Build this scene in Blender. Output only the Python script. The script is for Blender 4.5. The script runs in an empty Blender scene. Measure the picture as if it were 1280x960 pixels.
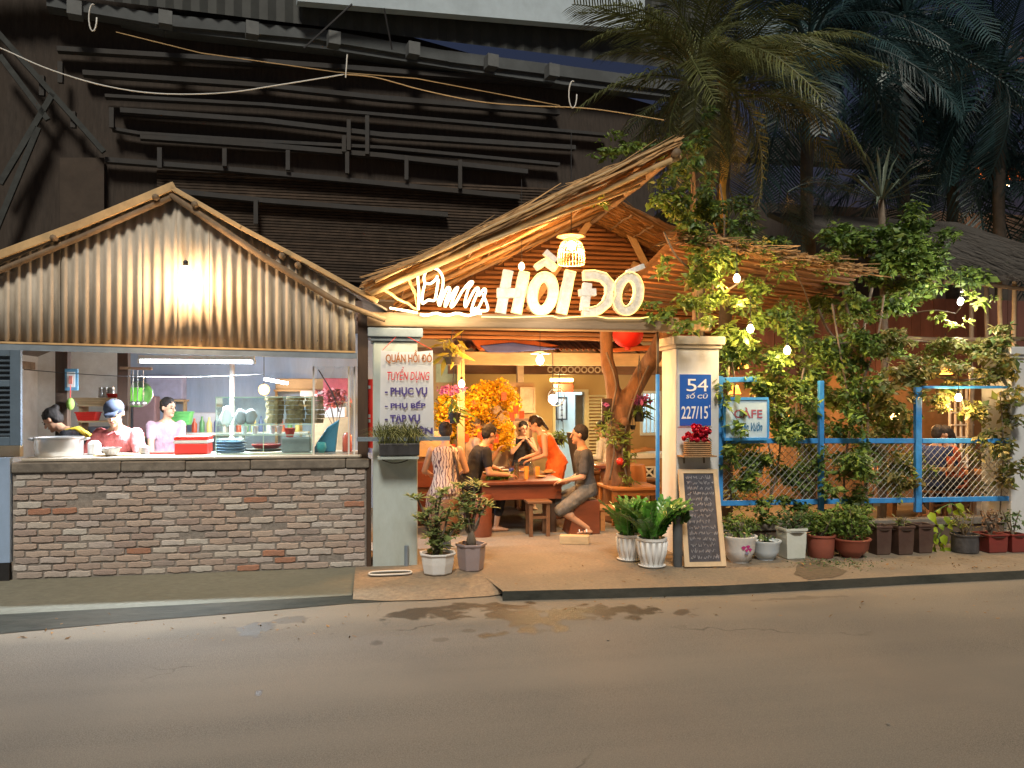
import bpy, math, random
import numpy as np
from mathutils import Vector, Matrix, Quaternion
R=math.radians
rnd=random.Random(7)
S=bpy.context.scene
COL=S.collection
# ---------------------------------------------------------------- camera
D=7.75; CZ=1.65; FP=961.0; YAW=R(10)
cam_d=bpy.data.cameras.new('camera'); cam=bpy.data.objects.new('camera',cam_d); COL.objects.link(cam)
cam.location=(0,-D,CZ); cam.rotation_euler=(R(90),0,-YAW)
cam_d.sensor_fit='HORIZONTAL'; cam_d.sensor_width=36; cam_d.lens=FP/1280*36
cam_d.shift_y=20/1280; cam_d.clip_end=500; cam_d.clip_start=.05
S.camera=cam
# ---------------------------------------------------------------- world, light
W=bpy.data.worlds.new('World'); S.world=W; W.use_nodes=True
nt=W.node_tree; bg=nt.nodes['Background']
sky=nt.nodes.new('ShaderNodeTexSky'); sky.sky_type='NISHITA'; sky.sun_disc=False
SUN_EL=R(48); SUN_AZ=R(190)
sky.sun_elevation=R(-1.6); sky.sun_rotation=SUN_AZ; sky.air_density=1.3; sky.ozone_density=2.4
nt.links.new(sky.outputs[0],bg.inputs[0]); bg.inputs[1].default_value=0.15
sd=bpy.data.lights.new('street_glow','SUN'); so=bpy.data.objects.new('street_glow',sd); COL.objects.link(so)
sd.energy=1.4; sd.angle=R(14); sd.color=(1.0,.91,.76)
dv=Vector((math.sin(SUN_AZ)*math.cos(SUN_EL),math.cos(SUN_AZ)*math.cos(SUN_EL),math.sin(SUN_EL)))
so.rotation_euler=(-dv).to_track_quat('-Z','Y').to_euler()
S.view_settings.view_transform='Standard'; S.view_settings.look='None'; S.view_settings.gamma=1
S.view_settings.exposure=1.0
S.cycles.max_bounces=6; S.cycles.diffuse_bounces=3; S.cycles.glossy_bounces=3; S.cycles.transparent_max_bounces=24
S.cycles.sample_clamp_indirect=3.0
# ---------------------------------------------------------------- projection helpers: pixel of the 1280x960 photo -> place in the world
def ray(px,py):
    rx=(px-640)/FP; rz=(500-py)/FP
    return Vector((math.sin(YAW)+rx*math.cos(YAW), math.cos(YAW)-rx*math.sin(YAW), rz))
CAM=Vector((0,-D,CZ))
def P(px,py,Y=0.0):
    d=ray(px,py); return CAM+d*((Y+D)/d.y)
def G(px,py,z=0.0):
    d=ray(px,py); return CAM+d*((z-CZ)/d.z)
def PL(px,py,A,n):
    d=ray(px,py); return CAM+d*((A-CAM).dot(n)/d.dot(n))
def X(px,Y=0.0): return P(px,500,Y).x
def Z(px,py,Y=0.0): return P(px,py,Y).z
# ---------------------------------------------------------------- materials
MATS={}
def mat(name,col,rough=.75,var=.18,scale=6,bump=.15,dirt=None,damt=.4,dscale=1.3,metal=0,emit=0,emcol=None,rand=0,island=0,
        trans=0,alpha=1,ramp=None,stretch=(1,1,1),spec=.5,coat=0):
    if name in MATS: return MATS[name]
    m=bpy.data.materials.new(name); m.use_nodes=True; t=m.node_tree; N=t.nodes; L=t.links
    b=N['Principled BSDF']; b.inputs['Roughness'].default_value=rough; b.inputs['Metallic'].default_value=metal
    b.inputs['Specular IOR Level'].default_value=spec
    if coat: b.inputs['Coat Weight'].default_value=coat
    tc=N.new('ShaderNodeTexCoord'); mp=N.new('ShaderNodeMapping'); L.new(tc.outputs['Object'],mp.inputs[0])
    mp.inputs['Scale'].default_value=stretch
    n=N.new('ShaderNodeTexNoise'); n.inputs['Scale'].default_value=scale; n.inputs['Detail'].default_value=5; n.inputs['Roughness'].default_value=.65
    L.new(mp.outputs[0],n.inputs['Vector'])
    cr=N.new('ShaderNodeValToRGB'); e=cr.color_ramp.elements
    e[0].position=.3; e[1].position=.72
    lo=[max(0,c*(1-var)) for c in col]; hi=[min(1,c*(1+var)) for c in col]
    e[0].color=(*lo,1); e[1].color=(*hi,1)
    L.new(n.outputs[0],cr.inputs[0]); out=cr.outputs[0]
    if ramp:
        oi=N.new('ShaderNodeObjectInfo') if not island else N.new('ShaderNodeNewGeometry')
        r2=N.new('ShaderNodeValToRGB'); r2.color_ramp.interpolation='CONSTANT' if not island else 'LINEAR'
        while len(r2.color_ramp.elements)<len(ramp): r2.color_ramp.elements.new(.5)
        for i,c in enumerate(ramp):
            r2.color_ramp.elements[i].position=i/len(ramp); r2.color_ramp.elements[i].color=(*c,1)
        L.new(oi.outputs['Random' if not island else 'Random Per Island'],r2.inputs[0])
        mx=N.new('ShaderNodeMix'); mx.data_type='RGBA'; mx.blend_type='MULTIPLY'; mx.inputs[0].default_value=1
        L.new(r2.outputs[0],mx.inputs[6])
        g=N.new('ShaderNodeMapRange'); g.inputs[3].default_value=1-var; g.inputs[4].default_value=1+var
        L.new(n.outputs[0],g.inputs[0]); L.new(g.outputs[0],mx.inputs[7]); out=mx.outputs[2]
    elif rand or island:
        g0=N.new('ShaderNodeObjectInfo') if rand else N.new('ShaderNodeNewGeometry')
        g=N.new('ShaderNodeMapRange'); a=rand or island; g.inputs[3].default_value=1-a; g.inputs[4].default_value=1+a
        L.new(g0.outputs['Random' if rand else 'Random Per Island'],g.inputs[0])
        mx=N.new('ShaderNodeMix'); mx.data_type='RGBA'; mx.blend_type='MULTIPLY'; mx.inputs[0].default_value=1
        L.new(out,mx.inputs[6]); L.new(g.outputs[0],mx.inputs[7]); out=mx.outputs[2]
    if dirt:
        n2=N.new('ShaderNodeTexNoise'); n2.inputs['Scale'].default_value=dscale; n2.inputs['Detail'].default_value=7; n2.inputs['Roughness'].default_value=.7
        L.new(mp.outputs[0],n2.inputs['Vector'])
        g2=N.new('ShaderNodeMapRange'); g2.inputs[1].default_value=.42; g2.inputs[2].default_value=.68; g2.inputs[4].default_value=damt
        L.new(n2.outputs[0],g2.inputs[0])
        mx=N.new('ShaderNodeMix'); mx.data_type='RGBA'; L.new(g2.outputs[0],mx.inputs[0]); L.new(out,mx.inputs[6]); mx.inputs[7].default_value=(*dirt,1)
        out=mx.outputs[2]
    L.new(out,b.inputs['Base Color'])
    if bump:
        bp=N.new('ShaderNodeBump'); bp.inputs['Strength'].default_value=bump; bp.inputs['Distance'].default_value=.02
        L.new(n.outputs[0],bp.inputs['Height']); L.new(bp.outputs[0],b.inputs['Normal'])
    if emit:
        b.inputs['Emission Color'].default_value=(*(emcol or col),1); b.inputs['Emission Strength'].default_value=emit
    if alpha<1: b.inputs['Alpha'].default_value=alpha
    if trans:
        tr=N.new('ShaderNodeBsdfTranslucent'); L.new(out,tr.inputs[0]); ms=N.new('ShaderNodeMixShader'); ms.inputs[0].default_value=trans
        o=N['Material Output']; L.new(b.outputs[0],ms.inputs[1]); L.new(tr.outputs[0],ms.inputs[2]); L.new(ms.outputs[0],o.inputs[0])
    MATS[name]=m; return m
def glass(name,col=(.9,.97,.95),amt=.12,rough=.03):
    m=bpy.data.materials.new(name); m.use_nodes=True; t=m.node_tree; N=t.nodes; L=t.links; N.remove(N['Principled BSDF'])
    g=N.new('ShaderNodeBsdfGlossy'); g.inputs['Roughness'].default_value=rough; g.inputs[0].default_value=(*col,1)
    d=N.new('ShaderNodeBsdfTransparent'); d.inputs[0].default_value=(*col,1)
    lw=N.new('ShaderNodeLayerWeight'); lw.inputs[0].default_value=.25
    mr=N.new('ShaderNodeMapRange'); mr.inputs[3].default_value=amt; mr.inputs[4].default_value=.8; L.new(lw.outputs['Facing'],mr.inputs[0])
    ms=N.new('ShaderNodeMixShader'); L.new(mr.outputs[0],ms.inputs[0]); L.new(d.outputs[0],ms.inputs[1]); L.new(g.outputs[0],ms.inputs[2])
    L.new(ms.outputs[0],N['Material Output'].inputs[0]); MATS[name]=m; return m
# ---------------------------------------------------------------- objects
FR={}
def tag(o,label=None,cat=None,group=None,kind=None):
    if label: o['label']=label
    if cat: o['category']=cat
    if group: o['group']=group
    if kind: o['kind']=kind
    return o
def thing(name,label,cat,loc=(0,0,0),rz=0,group=None):
    o=bpy.data.objects.new(name,None); o.empty_display_size=.1; COL.objects.link(o)
    o.location=loc; o.rotation_euler=(0,0,rz); FR[o.name]=(Matrix.Translation(Vector(loc))@Matrix.Rotation(rz,4,'Z')).inverted()
    return tag(o,label,cat,group)
class MB:
    def __init__(s): s.v=[]; s.f=[]
    def add(s,vs,fs):
        b=len(s.v); s.v+= [tuple(x) for x in vs]; s.f+=[tuple(b+i for i in f) for f in fs]; return s
    def box(s,c,sz,rz=0,M=None):
        x,y,z=[a/2 for a in sz]; q=[Vector(p) for p in((-x,-y,-z),(x,-y,-z),(x,y,-z),(-x,y,-z),(-x,-y,z),(x,-y,z),(x,y,z),(-x,y,z))]
        if M is None: M=Matrix.Rotation(rz,3,'Z')
        c=Vector(c); return s.add([c+M@p for p in q],[(0,3,2,1),(4,5,6,7),(0,1,5,4),(1,2,6,5),(2,3,7,6),(3,0,4,7)])
    def bx(s,x0,x1,y0,y1,z0,z1): return s.box(((x0+x1)/2,(y0+y1)/2,(z0+z1)/2),(abs(x1-x0),abs(y1-y0),abs(z1-z0)))
    def beam(s,a,b,w,h,up=(0,0,1)):
        a=Vector(a); b=Vector(b); d=(b-a); l=d.length; d.normalize(); up=Vector(up)
        if abs(d.dot(up))>.98: up=Vector((0,1,0))
        sx=d.cross(up).normalized(); uz=sx.cross(d)
        M=Matrix((d,sx,uz)).transposed(); return s.box((a+b)/2,(l,w,h),M=M)
    def ring_loft(s,rings,closed=True,cap=True):
        n=len(rings[0]); b=len(s.v)
        for r in rings: s.v+=[tuple(p) for p in r]
        for i in range(len(rings)-1):
            for j in range(n if closed else n-1):
                k=(j+1)%n; s.f.append((b+i*n+j,b+i*n+k,b+(i+1)*n+k,b+(i+1)*n+j))
        if cap:
            s.f.append(tuple(b+j for j in range(n))[::-1]); s.f.append(tuple(b+(len(rings)-1)*n+j for j in range(n)))
        return s
    def tube(s,pts,r=.01,n=8,cap=True,lat=None,ry=None):
        pts=[Vector(p) for p in pts]; m=len(pts)
        if not isinstance(r,(list,tuple)): r=[r]*m
        if ry is None: ry=r
        rings=[]; prev=None
        for i,p in enumerate(pts):
            d=(pts[min(i+1,m-1)]-pts[max(i-1,0)]);
            if d.length<1e-9: d=Vector((0,0,1))
            d.normalize()
            if lat is not None: a=Vector(lat)
            elif prev is not None: a=prev
            else: a=Vector((0,0,1)) if abs(d.z)<.9 else Vector((1,0,0))
            a=a-d*a.dot(d)
            if a.length<1e-6: a=d.orthogonal()
            a.normalize(); prev=a; b=d.cross(a)
            rings.append([p+a*(r[i]*math.cos(2*math.pi*k/n))+b*(ry[i]*math.sin(2*math.pi*k/n)) for k in range(n)])
        return s.ring_loft(rings,cap=cap)
    def cap(s,a,b,ra,rb,n=10):
        a=Vector(a); b=Vector(b); d=(b-a).normalized() if (b-a).length>1e-6 else Vector((0,0,1))
        pts=[];rs=[]
        for t in(90,60,30,0): pts.append(a-d*ra*math.sin(R(t))); rs.append(max(ra*math.cos(R(t)),ra*.05))
        for t in(0,30,60,90): pts.append(b+d*rb*math.sin(R(t))); rs.append(max(rb*math.cos(R(t)),rb*.05))
        return s.tube(pts,rs,n)
    def lathe(s,prof,c=(0,0,0),n=20,sx=1,sy=1,rz=0,cap=True):
        c=Vector(c)
        return s.ring_loft([[c+Vector((r*sx*math.cos(rz+2*math.pi*k/n),r*sy*math.sin(rz+2*math.pi*k/n),z)) for k in range(n)] for r,z in prof],cap=cap)
    def sph(s,c,r,n=12,m=8,M=None):
        if not isinstance(r,(list,tuple)): r=(r,r,r)
        c=Vector(c); rings=[]
        for i in range(m+1):
            t=math.pi*i/m; t=min(max(t,.06),math.pi-.06)
            ring=[]
            for k in range(n):
                a=2*math.pi*k/n; q=Vector((r[0]*math.sin(t)*math.cos(a),r[1]*math.sin(t)*math.sin(a),-r[2]*math.cos(t)))
                ring.append(c+(M@q if M else q))
            rings.append(ring)
        return s.ring_loft(rings)
    def prism(s,poly,o,u,v,dep):
        o=Vector(o);u=Vector(u);v=Vector(v);w=u.cross(v).normalized()*dep; n=len(poly)
        f=[o+u*a+v*b for a,b in poly]; k=[p+w for p in f]
        return s.add(f+k,[tuple(range(n))[::-1],tuple(range(n,2*n))]+[(i,(i+1)%n,n+(i+1)%n,n+i) for i in range(n)])
    def build(s,name,m,parent=None,smooth=False,bevel=0,kind=None,remesh=0,sm=0,local=False,label=None):
        me=bpy.data.meshes.new(name); o=bpy.data.objects.new(name,me); COL.objects.link(o)
        vs=s.v
        if parent is not None:
            o.parent=parent; inv=FR.get(parent.name)
            if inv is not None:
                FR[o.name]=inv
                if not local: vs=[tuple(inv@Vector(p)) for p in vs]
        me.from_pydata(vs,[],s.f); me.materials.append(m)
        if smooth: me.polygons.foreach_set('use_smooth',[True]*len(me.polygons))
        if smooth=='auto': me.set_sharp_from_angle(angle=R(40))
        if bevel:
            b=o.modifiers.new('bevel','BEVEL'); b.width=bevel; b.segments=2; b.limit_method='ANGLE'; b.angle_limit=R(35)
        if remesh:
            r=o.modifiers.new('remesh','REMESH'); r.mode='VOXEL'; r.voxel_size=remesh; r.use_smooth_shade=True
            if sm: q=o.modifiers.new('smooth','SMOOTH'); q.iterations=sm; q.factor=.5
            fold={'shirt':(.02,.07),'dress':(.022,.08),'trousers':(.02,.08),'hair':(.016,.025)}.get(name)
            if fold:
                tx=bpy.data.textures.get('folds_'+name) or bpy.data.textures.new('folds_'+name,'CLOUDS'); tx.noise_scale=fold[1]; tx.noise_depth=2
                dm=o.modifiers.new('folds','DISPLACE'); dm.texture=tx; dm.strength=fold[0]; dm.mid_level=.42; dm.texture_coords='LOCAL'
        if kind: o['kind']=kind
        if label: o['label']=label
        return o
def copy_tree(o,parent=None):
    c=o.copy(); COL.objects.link(c)
    if o.name in FR: FR[c.name]=FR[o.name]
    if parent is not None: c.parent=parent
    for ch in o.children: copy_tree(ch,c)
    return c
def npmesh(name,V,F,m,parent=None,kind=None):
    me=bpy.data.meshes.new(name); me.vertices.add(len(V)); me.vertices.foreach_set('co',np.asarray(V,dtype=np.float32).ravel())
    F=np.asarray(F,dtype=np.int32); k=F.shape[1]
    me.loops.add(F.size); me.loops.foreach_set('vertex_index',F.ravel())
    me.polygons.add(len(F)); me.polygons.foreach_set('loop_start',np.arange(0,F.size,k,dtype=np.int32))
    me.update(calc_edges=True); me.validate()
    me.materials.append(m)
    o=bpy.data.objects.new(name,me); COL.objects.link(o)
    if parent is not None:
        o.parent=parent; inv=FR.get(parent.name)
        if inv is not None:
            FR[o.name]=inv
            q=np.asarray(V,dtype=np.float64); M=np.array(inv); q=q@M[:3,:3].T+M[:3,3]
            me.vertices.foreach_set('co',q.astype(np.float32).ravel()); me.update()
    if kind: o['kind']=kind
    return o
def leaves(pos,size,rg,droop=.3,aspect=.45,flat=.6):
    """folded leaf of 6 verts / 4 tris at every position; returns V,F"""
    pos=np.asarray(pos,float); n=len(pos)
    th=rg.uniform(0,2*np.pi,n); el=rg.normal(-droop,.45,n)
    d=np.stack([np.cos(th)*np.cos(el),np.sin(th)*np.cos(el),np.sin(el)],1)
    up=np.tile([0,0,1.0],(n,1))+rg.normal(0,flat,(n,3))
    s=np.cross(d,up); s/=np.linalg.norm(s,axis=1)[:,None]+1e-9; u=np.cross(s,d)
    L=(size*np.clip(rg.lognormal(-.12,.38,n),.35,2.0))[:,None]; w=L*aspect*.5
    a=pos; b=pos+d*L*.45+s*w-u*L*.06; c=pos+d*L*.45-s*w-u*L*.06; m=pos+d*L*.5+u*L*.04; e=pos+d*L-u*L*.12
    V=np.stack([a,b,m,c,e],1).reshape(-1,3); o=np.arange(n)[:,None]*5
    F=np.concatenate([o+np.array([[0,1,2]]),o+np.array([[0,2,3]]),o+np.array([[1,4,2]]),o+np.array([[2,4,3]])],0)
    return V,F
def cloud(centers,n,rg):
    """centers: list of (x,y,z,rx,ry,rz,weight) clumps"""
    w=np.array([c[6] if len(c)>6 else c[3]*c[4]*c[5] for c in centers],float); w/=w.sum()
    out=[]
    for c,k in zip(centers,rg.multinomial(n,w)):
        q=rg.normal(0,1,(k,3)); q/=np.linalg.norm(q,axis=1)[:,None]; q*=(rg.uniform(.15,1,k)**.5)[:,None]
        out.append(q*np.array(c[3:6])+np.array(c[:3]))
    return np.concatenate(out)
def text(name,s,m,o,height,width=None,parent=None,u=(1,0,0),v=(0,0,1),bold=0,shear=0,depth=.002,spacing=1,align='C'):
    c=bpy.data.curves.new('t','FONT'); c.body=s; c.offset=bold; c.shear=shear; c.extrude=0; c.space_character=spacing; c.resolution_u=3
    t=bpy.data.objects.new('t',c); me=bpy.data.meshes.new_from_object(t)
    vs=np.empty(len(me.vertices)*3,np.float32); me.vertices.foreach_get('co',vs); vs=vs.reshape(-1,3)
    fs=[tuple(p.vertices) for p in me.polygons]
    x0,y0=vs[:,0].min(),vs[:,1].min(); x1,y1=vs[:,0].max(),vs[:,1].max()
    sy=height/(y1-y0); sx=(width/(x1-x0)) if width else sy
    u=Vector(u);v=Vector(v);n=u.cross(v)
    off=-(x1-x0)/2*sx if align=='C' else 0
    b=MB(); b.add([Vector(o)+u*((float(p[0])-x0)*sx+off)+v*((float(p[1])-y0)*sy)+n*depth for p in vs],fs)
    bpy.data.objects.remove(t); bpy.data.curves.remove(c); bpy.data.meshes.remove(me)
    return b.build(name,m,parent)
def lamp(parent,loc,e,col=(1,.46,.14),r=.03):
    l=bpy.data.lights.new('lamp_light','POINT'); l.energy=e; l.color=col; l.shadow_soft_size=r
    o=bpy.data.objects.new('lamp_light',l); COL.objects.link(o); o.parent=parent
    o.location=FR[parent.name]@Vector(loc); return o
V3=Vector
# ================================================================ MATERIALS
M_road=mat('asphalt',(.155,.145,.132),rough=.8,var=.22,scale=90,bump=.25,dirt=(.215,.2,.185),damt=.65,dscale=.55,stretch=(.35,1,1))
M_pave=mat('worn_concrete',(.22,.18,.135),rough=.85,var=.2,scale=30,bump=.3,dirt=(.15,.13,.1),damt=.7,dscale=1.1)
M_apron=mat('mossy_concrete',(.165,.17,.14),rough=.85,var=.18,scale=28,bump=.3,dirt=(.12,.125,.1),damt=.6,dscale=.9,stretch=(.5,1,1))
M_gut=mat('gutter_dark',(.045,.048,.042),rough=.7,var=.3,scale=18,bump=.3,dirt=(.1,.092,.075),damt=.6,dscale=1.5,stretch=(.4,1,1),spec=.1)
M_mortar=mat('mortar',(.27,.24,.215),var=.3,scale=25,bump=.5,dirt=(.14,.125,.115),damt=.6,dscale=2)
brick_cols=[tuple(min(1,c*1.2+.06) for c in q) for q in [(.33,.25,.205),(.38,.34,.31),(.3,.225,.19),(.42,.4,.37),(.27,.2,.175),(.36,.27,.22),(.4,.36,.32),(.31,.24,.2),(.25,.2,.18),(.38,.3,.25),(.43,.4,.38),(.33,.26,.22),(.3,.12,.06),(.35,.3,.27),(.29,.24,.21),(.37,.32,.3)]]
M_brick=mat('whitewashed_brick',(.3,.2,.16),rough=.9,var=.28,scale=22,bump=.6,ramp=brick_cols,dirt=(.2,.17,.15),damt=.4,dscale=6)
M_coping=mat('coping_concrete',(.2,.18,.155),var=.3,scale=14,bump=.4,dirt=(.09,.08,.07),damt=.6,dscale=2.5)
M_paint=mat('pale_blue_paint',(.47,.55,.55),rough=.7,var=.06,scale=8,bump=.1,dirt=(.3,.33,.29),damt=.6,dscale=2.2,stretch=(1,1,.45))
M_paint2=mat('white_blue_paint',(.6,.63,.66),rough=.7,var=.06,scale=8,bump=.1,dirt=(.4,.4,.38),damt=.5,dscale=2.2,stretch=(1,1,.45))
M_beamw=mat('weathered_wood',(.3,.215,.14),rough=.85,var=.35,scale=9,bump=.5,stretch=(.15,1,1),dirt=(.14,.1,.07),damt=.6,dscale=2)
M_bamboo=mat('bamboo',(.55,.38,.19),rough=.55,var=.2,scale=7,bump=.2,dirt=(.3,.19,.09),damt=.4,dscale=4)
M_bamb2=mat('old_bamboo',(.2,.14,.085),rough=.7,var=.3,scale=9,bump=.3,dirt=(.08,.06,.04),damt=.5,dscale=4)
M_thatch=mat('thatch_strands',(.38,.22,.09),rough=.8,var=.25,scale=14,bump=0,island=.5)
M_thatchb=mat('thatch_layer',(.26,.14,.055),rough=.9,var=.45,scale=10,bump=.8,stretch=(.3,4,1),dirt=(.12,.07,.03),damt=.5,dscale=3)
M_slat=mat('bamboo_slat',(.27,.125,.05),rough=.75,var=.25,scale=8,bump=.3,stretch=(.3,1,1),rand=.3)
M_corr=mat('cement_sheet',(.52,.47,.4),rough=.85,var=.1,scale=10,bump=.2,dirt=(.3,.24,.17),damt=.75,dscale=1.7,stretch=(1.6,1,.4),rand=.1)
M_blue=mat('bright_blue_paint',(.05,.3,.75),rough=.5,var=.1,scale=20,bump=.1,dirt=(.03,.12,.3),damt=.5,dscale=6)
M_bluegrey=mat('bluegrey_steel',(.2,.26,.33),rough=.5,var=.12,scale=8,bump=.1,dirt=(.1,.13,.17),damt=.5,dscale=3)
M_dark=mat('dark_wood',(.06,.035,.022),rough=.6,var=.3,scale=10,bump=.3,stretch=(1,1,.2))
M_darkst=mat('dark_steel',(.05,.05,.055),rough=.5,var=.2,scale=12,bump=.1)
M_bgwall=mat('night_dark_board_wall',(.05,.04,.034),rough=.95,var=.3,scale=3,bump=.4,stretch=(6,6,1),dirt=(.05,.036,.027),damt=.5,dscale=.4)  # shade of the unlit far building is put into this low tone
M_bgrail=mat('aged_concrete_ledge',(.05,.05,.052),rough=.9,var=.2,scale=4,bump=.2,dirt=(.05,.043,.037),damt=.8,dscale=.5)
M_bgpale=mat('pale_fascia',(.5,.6,.68),rough=.7,var=.06,scale=3,bump=.1,dirt=(.33,.4,.45),damt=.5,dscale=1.1)
M_ochre=mat('ochre_plaster',(.45,.28,.13),rough=.85,var=.08,scale=6,bump=.15,dirt=(.33,.2,.09),damt=.5,dscale=1.5)
M_cream=mat('cream_paint',(.62,.52,.36),rough=.7,var=.08,scale=7,bump=.1,dirt=(.45,.35,.22),damt=.4,dscale=3)
M_kwall=mat('kitchen_plaster',(.75,.76,.74),rough=.8,var=.06,scale=5,bump=.15,dirt=(.4,.36,.3),damt=.6,dscale=1.3)
M_tile=mat('clay_tile',(.42,.16,.07),rough=.8,var=.3,scale=10,bump=.3,rand=.3)
M_wood=mat('reddish_wood',(.17,.045,.018),rough=.4,var=.3,scale=7,bump=.2,stretch=(.3,1,1),coat=.3)
M_wood2=mat('brown_wood',(.15,.07,.03),rough=.55,var=.3,scale=8,bump=.25,stretch=(.3,1,1))
M_palew=mat('pale_wood',(.5,.36,.2),rough=.65,var=.2,scale=9,bump=.2,stretch=(.3,1,1))
M_white=mat('white_plastic',(.74,.76,.78),rough=.4,var=.04,scale=6,bump=.05,dirt=(.5,.5,.46),damt=.4,dscale=7)
M_offw=mat('white_paint',(.72,.72,.7),rough=.6,var=.05,scale=6,bump=.05,dirt=(.5,.48,.42),damt=.4,dscale=4)
M_black=mat('black_plastic',(.02,.02,.022),rough=.5,var=.2,scale=20,bump=.1)
M_red=mat('red_plastic',(.65,.03,.02),rough=.4,var=.1,scale=8,bump=.05)
M_steel=mat('brushed_steel',(.62,.62,.6),rough=.28,var=.08,scale=20,bump=.05,metal=.9)
M_soil=mat('soil',(.05,.035,.025),rough=1,var=.4,scale=40,bump=.8)
M_bark=mat('bark',(.23,.12,.06),rough=.9,var=.4,scale=14,bump=.9,stretch=(1,1,.35),dirt=(.13,.09,.05),damt=.6,dscale=5)
M_barkg=mat('grey_bark',(.16,.13,.1),rough=.9,var=.4,scale=14,bump=.7,stretch=(1,1,.35))
M_wire=mat('galvanised_wire',(.3,.31,.3),rough=.5,var=.1,scale=30,bump=0,metal=.4)
M_leaf=mat('leaf_green',(.14,.23,.045),rough=.5,var=.3,scale=3,bump=0,island=.55,trans=.3)
M_leafd=mat('leaf_dark',(.075,.14,.045),rough=.5,var=.3,scale=3,bump=0,island=.5,trans=.2)
M_leafy=mat('leaf_yellowgreen',(.2,.27,.05),rough=.5,var=.3,scale=3,bump=0,island=.5,trans=.35)
M_leafv=mat('vine_leaf',(.15,.16,.035),rough=.55,var=.3,scale=3,bump=0,trans=.35,island=1,ramp=[(.07,.12,.03),(.13,.18,.04),(.22,.22,.06),(.4,.33,.13),(.16,.16,.05)])
M_palm=mat('palm_leaf',(.024,.06,.066),rough=.45,var=.3,scale=2,bump=0,island=.4,trans=.15)  # dim palms: bluish night haze sits in this leaf colour
M_palmdry=mat('dry_palm',(.36,.24,.09),rough=.7,var=.3,scale=5,bump=.1,island=.3,trans=.2)
M_bulb=mat('bulb_glow',(1,.8,.5),emit=16,emcol=(1,.72,.36),bump=0)
M_bulbw=mat('cool_bulb_glow',(1,1,1),emit=16,emcol=(1,.9,.8),bump=0)
M_tube=mat('fluorescent_glow',(1,1,1),emit=14,emcol=(.86,.93,1),bump=0)
M_neon=mat('neon_white_glow',(1,.95,.8),emit=1.35,emcol=(1,.83,.5),bump=0)
M_neony=mat('neon_yellow_glow',(1,.9,.4),emit=1.0,emcol=(1,.72,.16),bump=0)
# ================================================================ GROUND
b=MB(); b.add([(-150,-120,-.08),(150,-120,-.08),(150,150,-.08),(-150,150,-.08)],[(0,1,2,3)])
tag(b.build('road',M_road),kind='structure')
# pavement right of the gate: kerb line from the photo
kt=[G(x,y,0) for x,y in((628,739),(760,736),(900,732),(1000,727),(1130,720),(1280,713))]; kt.append(kt[-1]+(kt[-1]-kt[-2])*6)
def strip(name,front,back,m,thick=None):
    b=MB(); n=len(front); b.add(list(front)+list(back),[(i,i+1,n+i+1,n+i) for i in range(n-1)])
    if thick:
        b.add(list(front)+[V3((p.x,p.y,p.z-thick)) for p in front],[(n+i,n+i+1,i+1,i) for i in range(n-1)])
    return tag(b.build(name,m),kind='structure')
strip('pavement',kt,[V3((p.x,9,0)) for p in kt],M_pave)
strip('kerb',[V3((p.x,p.y-.012,-.08)) for p in kt],[V3((p.x,p.y,.0)) for p in kt],M_gut)
# left apron sloping to the road, patched ramp before the gate
af=[G(x,y,-.075) for x,y in((-560,850),(-200,800),(0,768),(150,760),(300,752),(440,744))]
ab=[V3((p.x if i<len(af)-1 else X(446),0.02,-.002)) for i,p in enumerate(af)]
strip('concrete_apron',af,ab,M_apron)
gf=[G(x,y,-.076) for x,y in((-560,900),(-200,835),(0,792),(150,778),(300,766),(440,754),(560,748),(630,744))]
gb=[G(x,y,-.076) for x,y in((-560,848),(-200,798),(0,766),(150,758),(300,750),(440,742),(560,742),(630,741))]
strip('gutter',gf,gb,M_gut)
rf=[G(x,y,-.072) for x,y in((441,749),(480,751),(530,750),(580,747),(612,745),(630,742))]
rb_=[G(x,y,.002) for x,y in((444,712),(480,712),(530,711),(575,712),(604,719),(629,731))]
M_ramp=mat('ramp_patch',(.29,.22,.15),rough=.9,var=.25,scale=22,bump=.7,dirt=(.17,.14,.11),damt=.5,dscale=3)
n=len(rf); mid=[rf[i].lerp(rb_[i],.45)+V3((0,0,.022)) for i in range(n)]
b=MB(); b.add(rf+mid+rb_,[(i,i+1,n+i+1,n+i) for i in range(n-1)]+[(n+i,n+i+1,2*n+i+1,2*n+i) for i in range(n-1)])
b.build('ramp',M_ramp,smooth=True)['kind']='structure'
strip('gate_floor',[G(444,713,-.001),G(520,713,-.001),G(575,714,-.001),G(604,720,-.001),G(630,740,-.001)],[V3((X(444),9,-.001)),V3((X(520),9,-.001)),V3((X(560),9,-.001)),V3((X(600),9,-.001)),V3((kt[0].x+.01,9,-.001))],M_pave)
# darker broken patch in the pavement
M_patch=mat('patch_dark',(.1,.08,.055),rough=.9,var=.3,scale=20,bump=.4)
def blob(name,pts,z,m,label=None,jit=.02,sub=4):
    q=[G(x,y,z) for x,y in pts]; o=[]
    for i in range(len(q)):
        for k in range(sub):
            p=q[i].lerp(q[(i+1)%len(q)],k/sub); o.append((p.x+rnd.uniform(-jit,jit),p.y+rnd.uniform(-jit,jit)*.8,z))
    c=sum((V3(p) for p in o),V3())/len(o); b=MB(); n=len(o)
    b.add(o+[tuple(c)],[(i,(i+1)%n,n) for i in range(n)])
    ob=b.build(name,m); ob['kind']='structure'; return ob
blob('pavement_patch',[(1000,702),(1026,701),(1060,714),(1040,722),(1010,724),(992,717)],.004,M_patch)
M_wet=mat('wet_asphalt',(.085,.07,.055),rough=.42,var=.3,scale=14,bump=.12,dirt=(.12,.095,.07),damt=.6,dscale=3)
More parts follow.
